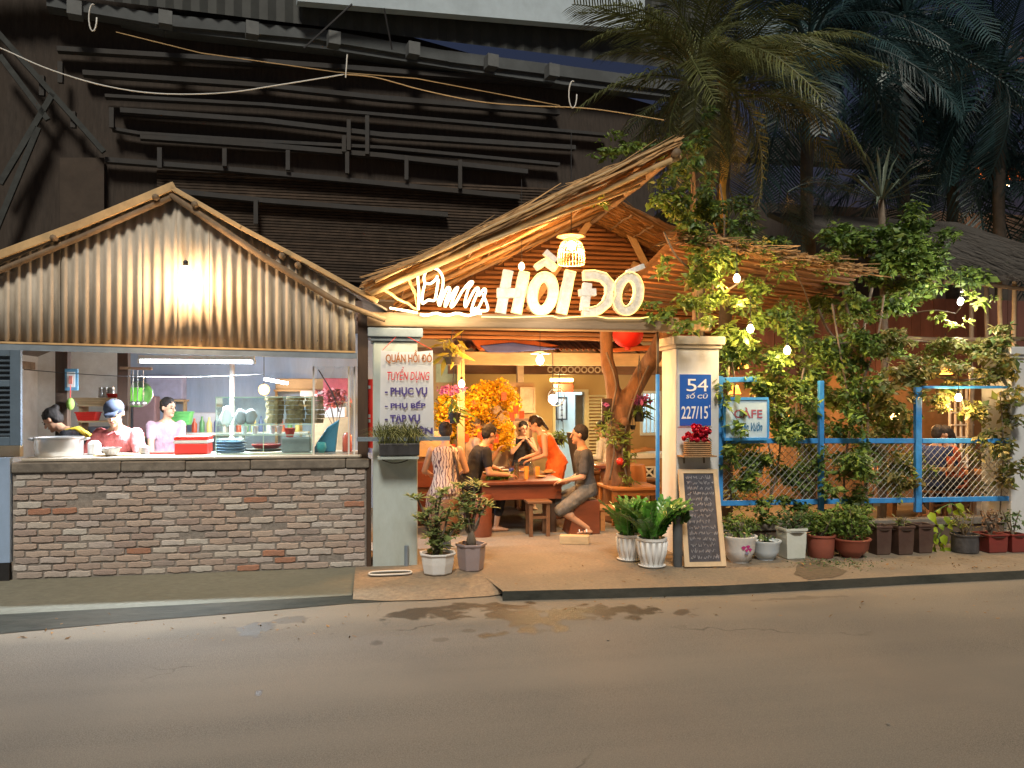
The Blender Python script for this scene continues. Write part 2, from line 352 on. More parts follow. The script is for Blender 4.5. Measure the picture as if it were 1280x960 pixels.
M_wet2=mat('stain_asphalt',(.06,.052,.045),rough=.5,var=.3,scale=14,bump=.2)
# road surface: aggregate, worn lanes, hairline cracks and soft damp stains
def road_material():
    m=M_road; t=m.node_tree; N=t.nodes; L=t.links; b=N['Principled BSDF']
    tc=N.new('ShaderNodeTexCoord'); ob=tc.outputs['Object']
    def noise(sc,det=5,vec=None,dist=0):
        n=N.new('ShaderNodeTexNoise'); n.inputs['Scale'].default_value=sc; n.inputs['Detail'].default_value=det; n.inputs['Distortion'].default_value=dist; L.new(vec or ob,n.inputs['Vector']); return n.outputs[0]
    def mr(x,a,b_,c,d):
        g=N.new('ShaderNodeMapRange'); g.interpolation_type='SMOOTHSTEP'
        for k,v in enumerate((a,b_,c,d)): g.inputs[k+1].default_value=v
        L.new(x,g.inputs[0]); return g.outputs[0]
    def math_(op,x,y):
        g=N.new('ShaderNodeMath'); g.operation=op
        for k,v in enumerate((x,y)):
            if isinstance(v,(int,float)): g.inputs[k].default_value=v
            else: L.new(v,g.inputs[k])
        return g.outputs[0]
    def mix(f,a,c):
        g=N.new('ShaderNodeMix'); g.data_type='RGBA'; L.new(f,g.inputs[0])
        for k,v in((6,a),(7,c)):
            if isinstance(v,tuple): g.inputs[k].default_value=(*v,1)
            else: L.new(v,g.inputs[k])
        return g.outputs[2]
    sp=noise(160,2); col=mix(mr(sp,.35,.7,0,1),(.125,.115,.1),(.228,.207,.176))
    mp=N.new('ShaderNodeMapping'); mp.inputs['Scale'].default_value=(.12,1,1); mp.inputs['Rotation'].default_value=(0,0,R(-2)); L.new(ob,mp.inputs[0])
    col=mix(mr(noise(1.1,4,mp.outputs[0]),.38,.64,0,.7),col,(.22,.198,.165))
    col=mix(mr(noise(.35,6),.45,.65,0,.45),col,(.11,.106,.1))
    v=N.new('ShaderNodeTexVoronoi'); v.feature='DISTANCE_TO_EDGE'; v.inputs['Scale'].default_value=.32; nv=N.new('ShaderNodeTexNoise'); nv.inputs['Scale'].default_value=1.6; nv.inputs['Detail'].default_value=6; L.new(ob,nv.inputs['Vector'])
    vm=N.new('ShaderNodeVectorMath'); vm.operation='MULTIPLY_ADD'; L.new(nv.outputs['Color'],vm.inputs[0]); vm.inputs[1].default_value=(1.3,1.3,0); L.new(ob,vm.inputs[2]); L.new(vm.outputs[0],v.inputs['Vector'])
    crk=math_('MULTIPLY',mr(v.outputs['Distance'],.0,.006,1,0),mr(noise(.5,3),.5,.62,0,.75)); col=mix(crk,col,(.04,.037,.033))
    sand=mr(math_('ADD',math_('MULTIPLY',N_sep(N,L,ob),1),math_('MULTIPLY',noise(1.5,6),.7)),-1.15,-.75,0,.5); col=mix(sand,col,(.27,.235,.185))
    wet=None
    for (x,y,rx,ry,am) in ((560,766,110,11,1),(650,771,85,22,1),(740,765,135,13,1),(855,763,26,8,.8),(505,768,40,6,.8),(316,785,34,13,.85),(365,775,40,5,.6),(470,804,14,6,.8),(324,866,13,9,.9),(416,792,12,5,.7),(553,800,18,4,.5),(585,788,16,5,.5),(1000,748,150,3,.4)):
        c=G(x,y,-.08); kx=abs(G(x+rx,y,-.08).x-c.x); ky=abs(G(x,y-ry,-.08).y-c.y)
        s_=N.new('ShaderNodeVectorMath'); s_.operation='SUBTRACT'; L.new(ob,s_.inputs[0]); s_.inputs[1].default_value=(c.x,c.y,-.08)
        d=N.new('ShaderNodeVectorMath'); d.operation='DIVIDE'; L.new(s_.outputs[0],d.inputs[0]); d.inputs[1].default_value=(kx,ky,1)
        l=N.new('ShaderNodeVectorMath'); l.operation='LENGTH'; L.new(d.outputs[0],l.inputs[0])
        f=mr(math_('ADD',l.outputs['Value'],math_('MULTIPLY',noise(4.5,6),3.2)),2.1,2.35,am,0)
        wet=f if wet is None else math_('MAXIMUM',wet,f)
    col=mix(wet,col,(.055,.046,.036)); L.new(col,b.inputs['Base Color'])
    L.new(mr(wet,0,1,.9,.5),b.inputs['Roughness']); b.inputs['Specular IOR Level'].default_value=.28
    bp=N.new('ShaderNodeBump'); bp.inputs['Strength'].default_value=.5; bp.inputs['Distance'].default_value=.006; L.new(math_('SUBTRACT',sp,math_('MULTIPLY',crk,1.5)),bp.inputs['Height']); L.new(bp.outputs[0],b.inputs['Normal'])
def N_sep(N,L,ob):
    # distance in front of the kerb, along the street's depth
    s=N.new('ShaderNodeSeparateXYZ'); L.new(ob,s.inputs[0]); a=N.new('ShaderNodeMath'); a.operation='ADD'; L.new(s.outputs['Y'],a.inputs[0]); a.inputs[1].default_value=.35; return a.outputs[0]
road_material()
# ================================================================ BRICK COUNTER WALL
xl,xr=X(15),X(458); zt=Z(240,588,0)
wall=thing('brick_counter_wall','long low wall of whitewashed old bricks below the kitchen window','wall',((xl+xr)/2,.1,0))
MB().bx(xl,xr,.012,.16,-.05,zt).build('mortar_core',M_mortar,wall)
rows=15; ch=(zt-.0)/rows; bl=.222
meshes=[]
for k in range(5):
    b=MB(); L_=bl-.018; h=ch*.77; r5=random.Random(k)
    n=6; prof=[]
    for i in range(n+1):
        x=-L_/2+L_*i/n; prof.append((x,-h/2+r5.uniform(-.005,.005)+(.003 if i in(0,n) else 0)))
    for i in range(n+1):
        x=L_/2-L_*i/n; prof.append((x,h/2+r5.uniform(-.005,.005)-(.003 if i in(0,n) else 0)))
    b.prism(prof,(0,0,0),(1,0,0),(0,0,1),.03)
    o=b.build('brick_proto',M_brick,bevel=.004); meshes.append(o.data); bpy.data.objects.remove(o)
nb=0; r6=random.Random(3)
for r_ in range(rows):
    off=(r_%2)*bl/2+r6.uniform(-.03,.03); x=xl+.012-off; z=(r_+.5)*ch
    while x<xr-.03:
        L_=bl*r6.choice([1,1,1,.94,1.05,.96]); x0=max(x,xl+.005); x1=min(x+L_,xr-.01)
        if x1-x0>.06 and r6.random()>.03:
            o=bpy.data.objects.new('brick',meshes[r6.randrange(5)]); COL.objects.link(o); o.parent=wall
            o.location=FR[wall.name]@V3(((x0+x1)/2,.031+r6.uniform(-.005,.005),z+r6.uniform(-.004,.004)))
            o.scale=((x1-x0)/bl,1,r6.uniform(.9,1.12)); o.rotation_euler=(0,R(r6.uniform(-1,1)),0)
            md=o.modifiers.new('bevel','BEVEL'); md.width=.004; md.segments=1
            nb+=1
        x+=L_
b=MB(); x=xl
while x<xr:
    x2=min(x+rnd.uniform(.5,1.1),xr+.03); b.bx(x,x2-.004,-.02+rnd.uniform(-.006,.006),.2,zt,Z(240,576,0)+rnd.uniform(-.004,.004)); x=x2
b.build('coping',M_coping,wall,bevel=.012)
# ================================================================ GATE PILLARS
def pillar(name,label,x0,x1,dep,ztop,m,capm,y0=0.0):
    t=thing(name,label,'pillar',((x0+x1)/2,y0+dep/2,0))
    MB().bx(x0,x1,y0,y0+dep,-.04,ztop-.1).build('shaft',m,t,bevel=.012)
    b=MB(); b.bx(x0-.025,x1+.025,y0-.025,y0+dep+.025,ztop-.1,ztop-.06); b.bx(x0-.05,x1+.05,y0-.05,y0+dep+.05,ztop-.06,ztop+.03)
    b.build('cap_stone',capm,t,bevel=.008); return t
zp=Z(494,414,0)
pl_left=pillar('gate_pillar','pale blue plastered gate pillar carrying the recruiting banner, left of the entrance',X(466),X(522),.44,zp,M_paint,M_bluegrey)
pl_right=pillar('gate_pillar','pale plastered gate pillar with the blue house number plate, right of the entrance',X(846),X(899),.44,Z(870,424,0),M_paint2,mat('cap_concrete',(.42,.39,.34),rough=.85,var=.15,scale=12,bump=.3,dirt=(.25,.23,.19),damt=.5,dscale=3))
MB().tube([(X(508),-.03,0),(X(508),-.03,.2)],.022,10).build('pipe_stub',M_bluegrey,pl_left)
b=MB(); a0=G(463,715,.004); a1=G(514,716,.004)
pil_far=pillar('gate_pillar','white plastered pillar at the right edge of the photo, end of the blue fence',X(1264),X(1264)+.5,.45,Z(1272,437,0),M_paint2,M_paint2)
# beam over the gate
zb0,zb1=Z(640,413,-.02),Z(640,395,-.02)
bt=thing('gate_beam','weathered wooden beam lying across both gate pillars under the sign letters','beam',(X(655),.1,zb0))
bt_b=MB().bx(X(459),X(848),-.03,.2,zb0+.02,zb1+.015); bt_b.bx(X(470),X(900),.2,.3,zb0+.05,zb1)
bt_b.build('timber',M_beamw,bt,bevel=.015)
# ================================================================ HANDHOLE / conduit loop on the ramp
c0=G(488,716,.01); 
t=thing('drain_cover','grey drain cover with a pale rim in front of the left gate pillar','drain cover',(c0.x,c0.y,0))
p=[];w,h=.2,.075
for k in range(24):
    a=2*math.pi*k/24; p.append(c0+V3((math.copysign(abs(math.cos(a))**.6,math.cos(a))*w,math.copysign(abs(math.sin(a))**.6,math.sin(a))*h,0)))
b=MB(); b.tube(p+[p[0]],.009,6,cap=False); b.build('rim',M_offw,t,smooth=True)
b=MB(); b.add([q+V3((0,0,-.004)) for q in p],[tuple(range(24))]); b.build('plate',M_gut,t)
# ================================================================ KITCHEN STALL ROOF AND CORRUGATED GABLE
GY=-.03
apx,apz=X(215,GY),Z(215,229,GY)
def zline(x,pts):
    for (x0,z0),(x1,z1) in zip(pts,pts[1:]):
        if x<=x1 or (x1,z1)==pts[-1]: return z0+(z1-z0)*(x-x0)/(x1-x0)
topl=[(X(-260,GY),Z(-260,414,GY)),(X(0,GY),Z(0,322,GY)),(apx,apz-.03)]
topr=[(apx,apz-.03),(X(445,GY),Z(445,368,GY))]
def gtop(x): return zline(x,topl) if x<=apx else zline(x,topr)
zbL,zbR=Z(0,437,GY),Z(443,443,GY)
gab=thing('corrugated_gable','grey corrugated cement sheet gable lit by a bare bulb above the kitchen window','gable',(apx,GY,zbL))
sheets=[(-260,-120),(-120,0-8),(-12,76),(74,178),(174,222),(219,262),(258,333),(330,392),(389,444)]
pitch=.0915
for i,(p0,p1) in enumerate(sheets):
    x0,x1=X(p0,GY),X(p1,GY); n=max(8,int((x1-x0)/pitch*8)); top=[];bot=[]
    yo=GY-(i%2)*.008
    for k in range(n+1):
        x=x0+(x1-x0)*k/n; w=math.cos(2*math.pi*(x-x0)/pitch); w=math.copysign(abs(w)**.85,w)
        y=yo+.0145*w; zb_=zbL+(zbR-zbL)*(x-X(0,GY))/(X(443,GY)-X(0,GY))+[0,0,.01,-.005,.012,0,.015,0,.01][i]
        top.append((x,y,gtop(x)-.02)); bot.append((x,y,zb_))
    b=MB(); m=n+1; th=.006
    V=top+bot+[(x,y+th,z) for x,y,z in top]+[(x,y+th,z) for x,y,z in bot]
    b.add(V,[(m+k,m+k+1,k+1,k) for k in range(n)]+[(2*m+k,2*m+k+1,3*m+k+1,3*m+k) for k in range(n)]+[(k,k+1,2*m+k+1,2*m+k) for k in range(n)]+[(3*m+k,3*m+k+1,m+k+1,m+k) for k in range(n)])
    o=b.build('corrugated_sheet',M_corr,gab,smooth=True); 
b=MB()
for px in list(range(20,440,29)):
    for py in (426,):
        q=P(px,py,GY-.03); b.sph(q,.006,6,4)
b.build('nail',M_darkst,gab,kind='stuff')
q=P(-260,433,0);
b=MB(); b.beam(P(-260,427,GY-.02),P(446,445,GY-.02),.05,.055); b.build('bottom_rail',M_bluegrey,gab)
b=MB(); b.beam(P(-260,421,GY-.035),P(444,440,GY-.035),.03,.018); b.build('drip_strip',M_bamboo,gab)
# roof
rf_=thing('stall_roof','shallow gabled roof of cement sheets edged with bamboo over the kitchen','roof',(apx,1,apz))
RL=[P(-260,424,-.1),P(0,325,-.1),P(215,232,-.1)]; RR=[P(215,232,-.1),P(350,312,-.1),P(484,386,-.1)]
def slab(front,y1,th,m,name,parent):
    b=MB(); n=len(front); bk=[V3((p.x,y1,p.z)) for p in front]; dn=V3((0,0,-th))
    b.add(list(front)+bk+[p+dn for p in front]+[p+dn for p in bk],
      [(i,i+1,n+i+1,n+i) for i in range(n-1)]+[(3*n+i,3*n+i+1,2*n+i+1,2*n+i) for i in range(n-1)]+[(2*n+i,2*n+i+1,i+1,i) for i in range(n-1)]+[(n+i,n+i+1,3*n+i+1,3*n+i) for i in range(n-1)])
    return b.build(name,m,parent)
M_roofs=mat('roof_sheet',(.2,.17,.14),rough=.9,var=.2,scale=9,bump=.3)
slab(RL,4.4,.02,M_roofs,'roof_sheet',rf_); slab(RR,4.4,.02,M_roofs,'roof_sheet',rf_)
# split bamboo barge pieces on the edge, dark poles beneath and purlin ends
def poly_pt(pts,t):
    n=len(pts)-1; k=min(int(t*n),n-1); return pts[k].lerp(pts[k+1],t*n-k)
Lb=[P(-260,418,-.13),P(-20,326,-.13),P(100,281,-.13),P(215,233,-.13)]
for (a,c) in zip(Lb,Lb[1:]):
    MB().beam(a,c+(c-a)*.03,.03,.075).build('barge_board',M_bamboo,rf_,bevel=.006)
Rb=[P(213,234,-.13),P(300,284,-.13),P(395,334,-.13),P(470,376,-.13)]
for (a,c) in zip(Rb,Rb[1:]):
    MB().beam(a,c+(c-a)*.03,.03,.045).build('barge_board',M_bamboo,rf_,bevel=.006)
b=MB(); b.tube([P(-260,437,-.1),P(0,338,-.1),P(100,297,-.1),P(213,247,-.1)],.028,8); b.build('rafter_pole',M_bamb2,rf_,smooth=True)
b=MB(); b.tube([P(213,243,-.1),P(330,322,-.1),P(420,377,-.1),P(482,400,-.1)],[.03,.034,.03,.026],8); b.build('rafter_pole',M_bamb2,rf_,smooth=True)
for px,py in((66,294),(194,243),(243,252),(352,316),(372,328)):
    q=P(px,py+3,-.16); b=MB(); b.tube([q,q+V3((0,4.2,0))],.03,8); b.build('purlin_pole',M_bamb2,rf_,smooth=True)
# dark corner post + left door panels
pst=thing('corner_post','dark brown timber post between the kitchen window and the left gate pillar','post',(X(453),.06,0))
MB().bx(X(447,.03),X(460,.03),.03,.13,-.02,Z(450,392,.03)).build('post_timber',M_dark,pst,bevel=.006)
MB().bx(X(459),X(464),.0,.1,-.02,Z(450,574,.03)).build('wall_end_strip',M_dark,pst)
sh=thing('shutter','dark blue grey steel shutter leaf with louvres at the left end of the window','shutter',(X(10),-.06,Z(0,557)))
x0,x1,z0,z1=X(-60,-.06),X(27,-.06),Z(0,557,-.06),Z(0,437,-.06)
b=MB(); b.bx(x1-.09,x1,-.08,-.04,z0,z1); b.bx(x0,x0+.09,-.08,-.04,z0,z1); b.bx(x0+.09,x1-.09,-.08,-.04,z0,z0+.08); b.bx(x0+.09,x1-.09,-.08,-.04,z1-.06,z1); b.bx(x0+.09,x1-.09,-.08,-.04,(z0+z1)/2+.1,(z0+z1)/2+.16)
b.build('shutter_frame',mat('shutter_blue',(.1,.15,.21),rough=.5,var=.12,scale=8,bump=.1),sh,bevel=.004)
M_slate=mat('slate_steel',(.06,.085,.115),rough=.5,var=.15,scale=9,bump=.1)
MB().bx(x0+.085,x1-.085,-.045,-.035,z0+.05,z1-.05).build('added_shutter_back',M_slate,sh)  # added dark panel stops kitchen light showing between the louvres
nl=16
for k in range(nl):
    z=z0+.1+(z1-z0-.2)*k/(nl-1)
    if abs(z-((z0+z1)/2+.13))<.05: continue
    MB().beam((x0+.09,-.06,z),(x1-.09,-.06,z),.035,.008,up=(0,-.6,.8)).build('louvre',M_slate,sh)
dp=thing('side_door','pale blue steel door panel with black foot left of the brick wall','door',(X(0),-.03,0))
x0,x1=X(-70,-.02),X(13,-.02)
M_pbl=mat('pale_blue_steel',(.3,.42,.62),rough=.5,var=.08,scale=6,bump=.05,dirt=(.22,.3,.42),damt=.4,dscale=2)
MB().bx(x0,x1,-.03,.03,Z(5,703,0),Z(0,572,-.02)).build('door_panel',M_pbl,dp,bevel=.004)
MB().bx(x0,x1-.01,-.025,.03,-.06,Z(5,703,0)).build('kick_plate',M_black,dp)
t=thing('lower_wall','rough cream plaster strip under the shutter at the left edge','wall',(X(0),.08,Z(0,572)))
MB().bx(X(-70),X(26,.06),.05,.12,Z(0,572),Z(0,556)).build('plaster_strip',M_cream,t,bevel=.006)
# ================================================================ KITCHEN ROOM
KY=4.2; xk0,xk1=X(-60),X(455); zt_k=Z(220,440,0)
room=thing('kitchen_room','stained plaster walls of the open street kitchen behind the brick counter','room',(X(200),2,0))
xlw=-4.75
def wallpanel(x0,x1,y0,y1,z0,z1,m,name='wall_panel',par=room,**k): return MB().bx(x0,x1,y0,y1,z0,z1).build(name,m,par,**k)
wallpanel(xlw-.08,xlw,.1,KY,-.02,2.7,M_kwall,label='left wall of stained pale plaster')
wallpanel(xlw-.08,X(150,KY),KY,KY+.08,-.02,3.1,M_kwall)
wallpanel(X(150,KY),xk1+.1,KY,KY+.08,-.02,3.1,mat('blue_tarp_wall',(.33,.44,.62),rough=.6,var=.15,scale=2.2,bump=.5,dirt=(.35,.42,.55),damt=.6,dscale=1.4,stretch=(2,1,.4)),label='rear wall hung with blue tarpaulin')
b=MB(); 
for k in range(14):
    x=xlw+.1+k*.34; b.bx(x,x+.03,1.5,KY,2.58,2.62)
b.build('ceiling_batten',M_dark,room)
MB().bx(xlw,xk1+.3,.25,KY,2.66,2.68).build('ceiling_sheet',mat('dark_ceiling',(.12,.1,.09),rough=.9,var=.3,scale=3),room)
# leaning planks on the left wall, seen as brown bands running away
for z,y0,y1 in((2.12,.3,3.9),):
    MB().beam((xlw+.06,y0,z+.02),(xlw+.06,y1,z),.06,.1).build('wall_plank',M_beamw,room)
for y in(.9,1.9,3.0):
    MB().bx(xlw+.01,xlw+.06,y,y+.08,0,2.6).build('wall_stud',M_palew,room)
for k,(px,y) in enumerate(((79,1.0),(155,1.9))):
    t=thing('kitchen_post',['dark timber post behind the cook at the stock pot, blue notice hanging on it','dark timber post in the kitchen behind the woman in the cap'][k],'post',(X(px,y),y,0))
    MB().bx(X(px,y)-.06,X(px,y)+.06,y-.05,y+.05,0,2.66).build('post_timber',M_dark,t,bevel=.006)
t=thing('kitchen_post','slim white steel post standing mid kitchen behind the glass case','post',(X(290,1.6),1.6,0))
MB().tube([(X(290,1.6),1.6,0),(X(290,1.6),1.6,2.66)],.028,10).build('post_tube',M_offw,t,smooth=True)
# counter slab
zc=Z(240,575,0)+.006
t=thing('serving_counter','speckled stone worktop running behind the brick wall','counter',((xl+xr)/2,.4,0))
MB().bx(X(26),X(452),.0,.7,zc-.004,zc+.026).build('worktop',mat('stone_top',(.45,.42,.36),rough=.3,var=.2,scale=40,bump=.05,dirt=(.3,.27,.22),damt=.5,dscale=3),t,bevel=.008)
MB().bx(X(26),X(452),.2,.68,0,zc-.006).build('counter_base',M_coping,t)
ZC=zc+.026
# fluorescent batten
fx0,fx1,fy=X(174,.6),X(318,.6),.6; fz=Z(240,452,.6)
t=thing('fluorescent_lamp','bright white fluorescent tube under the eave of the kitchen','lamp',((fx0+fx1)/2,fy,fz))
MB().bx(fx0,fx1,fy-.03,fy+.03,fz+.02,fz+.06).build('lamp_housing',M_offw,t)
MB().tube([(fx0+.02,fy,fz),(fx1-.02,fy,fz)],.016,10).build('tube',M_tube,t,smooth=True)
b=MB()
for x in(fx0,fx1): b.bx(x-.012,x+.012,fy-.02,fy+.02,fz-.02,fz+.025)
b.build('end_cap',M_offw,t,kind='stuff')
la=bpy.data.lights.new('tube_light','AREA'); la.shape='RECTANGLE'; la.size=fx1-fx0; la.size_y=.05; la.energy=125; la.color=(.84,.92,1)
lo=bpy.data.objects.new('tube_light',la); COL.objects.link(lo); lo.parent=t; lo.location=FR[t.name]@V3(((fx0+fx1)/2,fy,fz-.03))
t=thing('fluorescent_lamp','second fluorescent batten further back in the kitchen, seen slanted at its top right','lamp',(X(350,2),2,2.4))
MB().beam(P(332,474,2.2),P(358,479,2.6),.05,.03).build('tube',M_tube,t); lamp(t,P(300,470,2.4),28,(.84,.92,1),.12)
t=thing('paper_lamp','glowing orange globe lamp deep inside the kitchen above the glass case','lamp',P(330,487,3.4))
MB().sph(P(330,487,3.4),.075,14,10).build('globe',mat('orange_globe',(1,.6,.2),emit=5,emcol=(1,.5,.08),bump=0),t,smooth=True); MB().tube([P(330,480,3.4),P(330,480,3.4)+V3((0,0,.4))],.005,6).build('cord',M_black,t); lamp(t,P(330,492,3.25),8,(1,.6,.25))
# wire sagging through the window
t=MB(); a=P(30,462,.5); c=P(330,468,.5)
t=MB().tube([a.lerp(c,k/16)+V3((0,0,-.05*math.sin(math.pi*k/16))) for k in range(17)],.004,5).build('kitchen_wire',M_black); tag(t,'thin dark wire sagging across the kitchen opening','wire')
# bare bulb on the gable
def bulb(px,py,Y,e,label,r=.045,m=None,col=(1,.47,.145),cord=.5,plate=False,group=None):
    c=P(px,py,Y); t=thing('light_bulb',label,'light bulb',c,group=group)
    MB().lathe([(.001,-r*1.15),(r*.6,-r),(r,-r*.25),(r*.95,r*.35),(r*.55,r*1.0),(r*.35,r*1.3)],c,14).build('glass_bulb',m or M_bulb,t,smooth=True)
    MB().lathe([(r*.42,r*1.25),(r*.42,r*2),(r*.2,r*2.2)],c,10).build('socket',M_black,t,smooth=True)
    if cord: MB().tube([c+V3((0,0,r*2.1)),c+V3((0,0,cord))],.004,5).build('cord',M_black,t)
    if plate: MB().lathe([(.02,r*2.0),(.11,r*1.5),(.115,r*1.45),(.03,r*2.15)],c,18).build('lamp_shade',M_offw,t,smooth=True)
    l=lamp(t,c+V3((0,-.0,-r*1.6)),e,col,r); return t
gb=bulb(232,342,-.34,36,'bare bulb glowing on the corrugated gable above the kitchen',col=(1,.6,.3),cord=0,r=.055)
MB().beam(P(232,331,-.34),P(232,331,-.03),.02,.02).build('bracket',M_black,gb)
# ================================================================ MAIN THATCH ROOF
rg=np.random.default_rng(5)
T=thing('thatch_roof','big gabled palm thatch roof on bamboo poles, lit orange from below behind the sign','roof',(X(745),1.5,2.3))
Y0,Y1=-.15,3.0
ea=P(462,356,Y0); rp=P(842,182,Y0)           # left eave and ridge, front edge
er=P(1075,330,Y0)                              # right eave
def thatch_plane(a,b_,y1,nm,strands=1600,over=.0,kind_label=None,ridge=0):
    # a: eave front, b_: ridge front ; plane extruded in +Y
    dY=V3((0,y1-a.y,0)); n_=(b_-a).cross(V3((0,1,0))).normalized()
    if n_.z<0: n_=-n_
    NX,NY=18,10; b=MB(); top=[];bot=[]
    for i in range(NX+1):
        for j in range(NY+1):
            p=a.lerp(b_,i/NX)+dY*(j/NY); w=math.sin(i*2.1+j*1.3)*.012+math.sin(i*.9-j*2.3)*.015
            top.append(p+n_*(.045+w)); bot.append(p+n_*w)
    m=(NX+1)*(NY+1); F=[]
    for i in range(NX):
        for j in range(NY):
            k=i*(NY+1)+j; F+=[(k,k+1,k+NY+2,k+NY+1),(m+k+NY+1,m+k+NY+2,m+k+1,m+k)]
    for i in range(NX):
        k=i*(NY+1); F.append((k,k+NY+1,m+k+NY+1,m+k)); k+=NY; F.append((m+k,m+k+NY+1,k+NY+1,k))
    b.add(top+bot,F); b.build('thatch_layer',M_thatchb,T,smooth=True)
    # strands under and along the front edge
    V=[];FF=[]; L=(b_-a).length; s=(b_-a).normalized()
    for k in range(strands):
        if k%3==0: y=a.y-rg.uniform(-.03,.09)
        else: y=a.y+(y1-a.y)*rg.random()**1.3
        t=rg.random(); p=a.lerp(b_,t); p=V3((p.x,y,p.z))-n_*rg.uniform(-.045,.035)
        d=(s*rg.choice([-1,1])+V3((rg.normal(0,.04),rg.normal(0,.2 if k%3 else .03),rg.normal(0,.04 if k%3==0 else .07)))).normalized()
        l=rg.uniform(.25,.9); l=min(l,max(.12,(t*L if d.dot(s)<0 else (1-t)*L)+.06)); q=p+d*l; w=rg.uniform(.004,.014)
        sd_=d.cross(V3((0,-.5,.3))).normalized()*w; g=V3((0,0,-rg.uniform(0,.03)))
        o=len(V); mid=(p+q)/2+g+V3((0,-w,0))
        V+=[p-sd_,p+sd_,mid+sd_,mid-sd_,q+sd_*.3,q-sd_*.3]; FF+=[(o,o+1,o+2,o+3),(o+3,o+2,o+4,o+5)]
    npmesh('thatch_strands',[tuple(v) for v in V],FF,M_thatch,T,kind='stuff')
thatch_plane(ea,rp,Y1,'l',2600)
YR=2.1; rp2=V3((rp.x,YR,rp.z)); er2=V3((rp.x+2.1,YR,rp.z-.9)); thatch_plane(er2,rp2,Y1+.3,'r',900)
# purlins along Y, rafters up the slope (poles one by one)
def pole(a,c,r,m,par,name='bamboo_pole',wob=.01,n=9):
    a=V3(a);c=V3(c); pts=[]
    for k in range(n):
        q=a.lerp(c,k/(n-1)); 
        if 0<k<n-1: q=q+V3((rnd.uniform(-wob,wob),rnd.uniform(-wob,wob),rnd.uniform(-wob,wob)))
        pts.append(q)
    rs=[r*(1.0-.25*k/(n-1)) for k in range(n)]
    return MB().tube(pts,rs,8).build(name,m,par,smooth=True)
dn=V3((0,0,-.1))
pole(P(462,366,Y0-.02),P(850,196,Y0-.02),.042,M_bamboo,T)
pole(P(469,352,Y0-.1),P(842,176,Y0-.1),.016,M_bamboo,T)
pole(P(600,306,Y0-.07),P(800,232,Y0+.1),.02,M_bamboo,T)
for k in range(1,4):
    y=Y0+(Y1-Y0)*k/4; pole(V3((ea.x,y,ea.z-.08)),V3((rp.x,y,rp.z-.1)),.03,M_bamboo if k<2 else M_bamb2,T)
for k in range(1,9):
    q=ea.lerp(rp,k/9); pole(V3((q.x,Y0-.05,q.z-.05)),V3((q.x,Y1,q.z-.05)),.018,M_bamb2,T,wob=.02)
for k in range(1,7):
    q=er2.lerp(rp,k/7); pole(V3((q.x,YR-.05,q.z-.05)),V3((q.x,Y1,q.z-.05)),.018,M_bamb2,T,wob=.02)
pole(V3((rp.x,Y0-.1,rp.z-.1)),V3((rp.x,Y1,rp.z-.1)),.045,M_bamb2,T)
# struts at the left corner
pole(P(470,356,-.1),P(523,388,0),.018,M_bamboo,T); pole(P(508,345,-.05),P(523,372,0),.012,M_bamboo,T); pole(P(506,333,-.05),P(524,388,0),.01,M_bamboo,T)
# rear gable wall of slats
gw=thing('slatted_gable_wall','rear gable wall of horizontal reddish bamboo slats seen under the thatch','gable',(rp.x,Y1,2.2))
z=2.5; zr=rp.z-.12; k=0; slope_l=(rp.z-ea.z)/(rp.x-ea.x); slope_r=.9/2.1; er=er2
while z<zr:
    h=.062; xa=max(ea.x+.1,rp.x-(rp.z-.06-z-h)/slope_l); xb=min(er.x-.1,rp.x+(rp.z-.06-z-h)/slope_r)
    
    if xb-xa>.1:
        b=MB(); n=max(2,int((xb-xa)/.35)); pts=[V3((xa+(xb-xa)*i/n,Y1+.0+.02*(k%2)+rnd.uniform(-.006,.006),z+h/2+rnd.uniform(-.008,.008))) for i in range(n+1)]
        b.tube(pts,[h*.42*rnd.uniform(.8,1.15) for _ in pts],6,lat=(0,0,1),ry=[.012]*len(pts)); b.build('slat',M_slat,gw,smooth=True)
    z+=h+.004; k+=1
wallb=MB(); wallb.add([(ea.x,Y1+.05,2.5),(er.x,Y1+.05,2.5),(er.x,Y1+.05,er.z),(rp.x,Y1+.05,rp.z-.05),(ea.x,Y1+.05,ea.z)],[(0,1,2,3,4)])
wallb.build('backing_mat',mat('dark_matting',(.1,.045,.02),rough=.9,var=.4,scale=12),gw)
for (a,c) in ((P(772,262,Y1-.06),P(838,392,Y1-.06)),(P(748,262,Y1-.06),P(660,388,Y1-.06)),(P(790,330,Y1-.07),P(905,392,Y1-.07))):
    b=MB(); b.beam(a,c,.05,.09); b.build('brace',M_palew,gw)
# tall posts carrying the roof
for (px,py0,py1,y,m,lab) in ((650,478,405,3.95,M_palew,'pale square post behind the middle of the gate beam'),(576,640,430,2.6,M_palew,'pale square post left of the yellow blossom tree'),(872,620,205,.75,M_barkg,'tall grey timber post rising through the leaves behind the number plate pillar')):
    t=thing('roof_post',lab,'post',(X(px,y),y,0)); z1=Z(px,py1,y)
    MB().bx(X(px,y)-.05,X(px,y)+.05,y-.05,y+.05,0 if py0>500 else Z(px,py0,y),z1).build('post_timber',m,t,bevel=.006)
t=thing('gate_pole','slim blue painted steel pole just left of the number plate pillar','pole',(X(824,.0),.1,0))
MB().tube([(X(822,.1),.1,0),(X(822,.1),.1,Z(822,468,.1))],.022,10).build('pole_tube',M_blue,t,smooth=True)
MB().tube([(X(822,.1),.1,Z(822,468,.1)),(X(822,.1),.1,Z(822,413,.1))],.016,10).build('pole_top',M_bamb2,t,smooth=True)
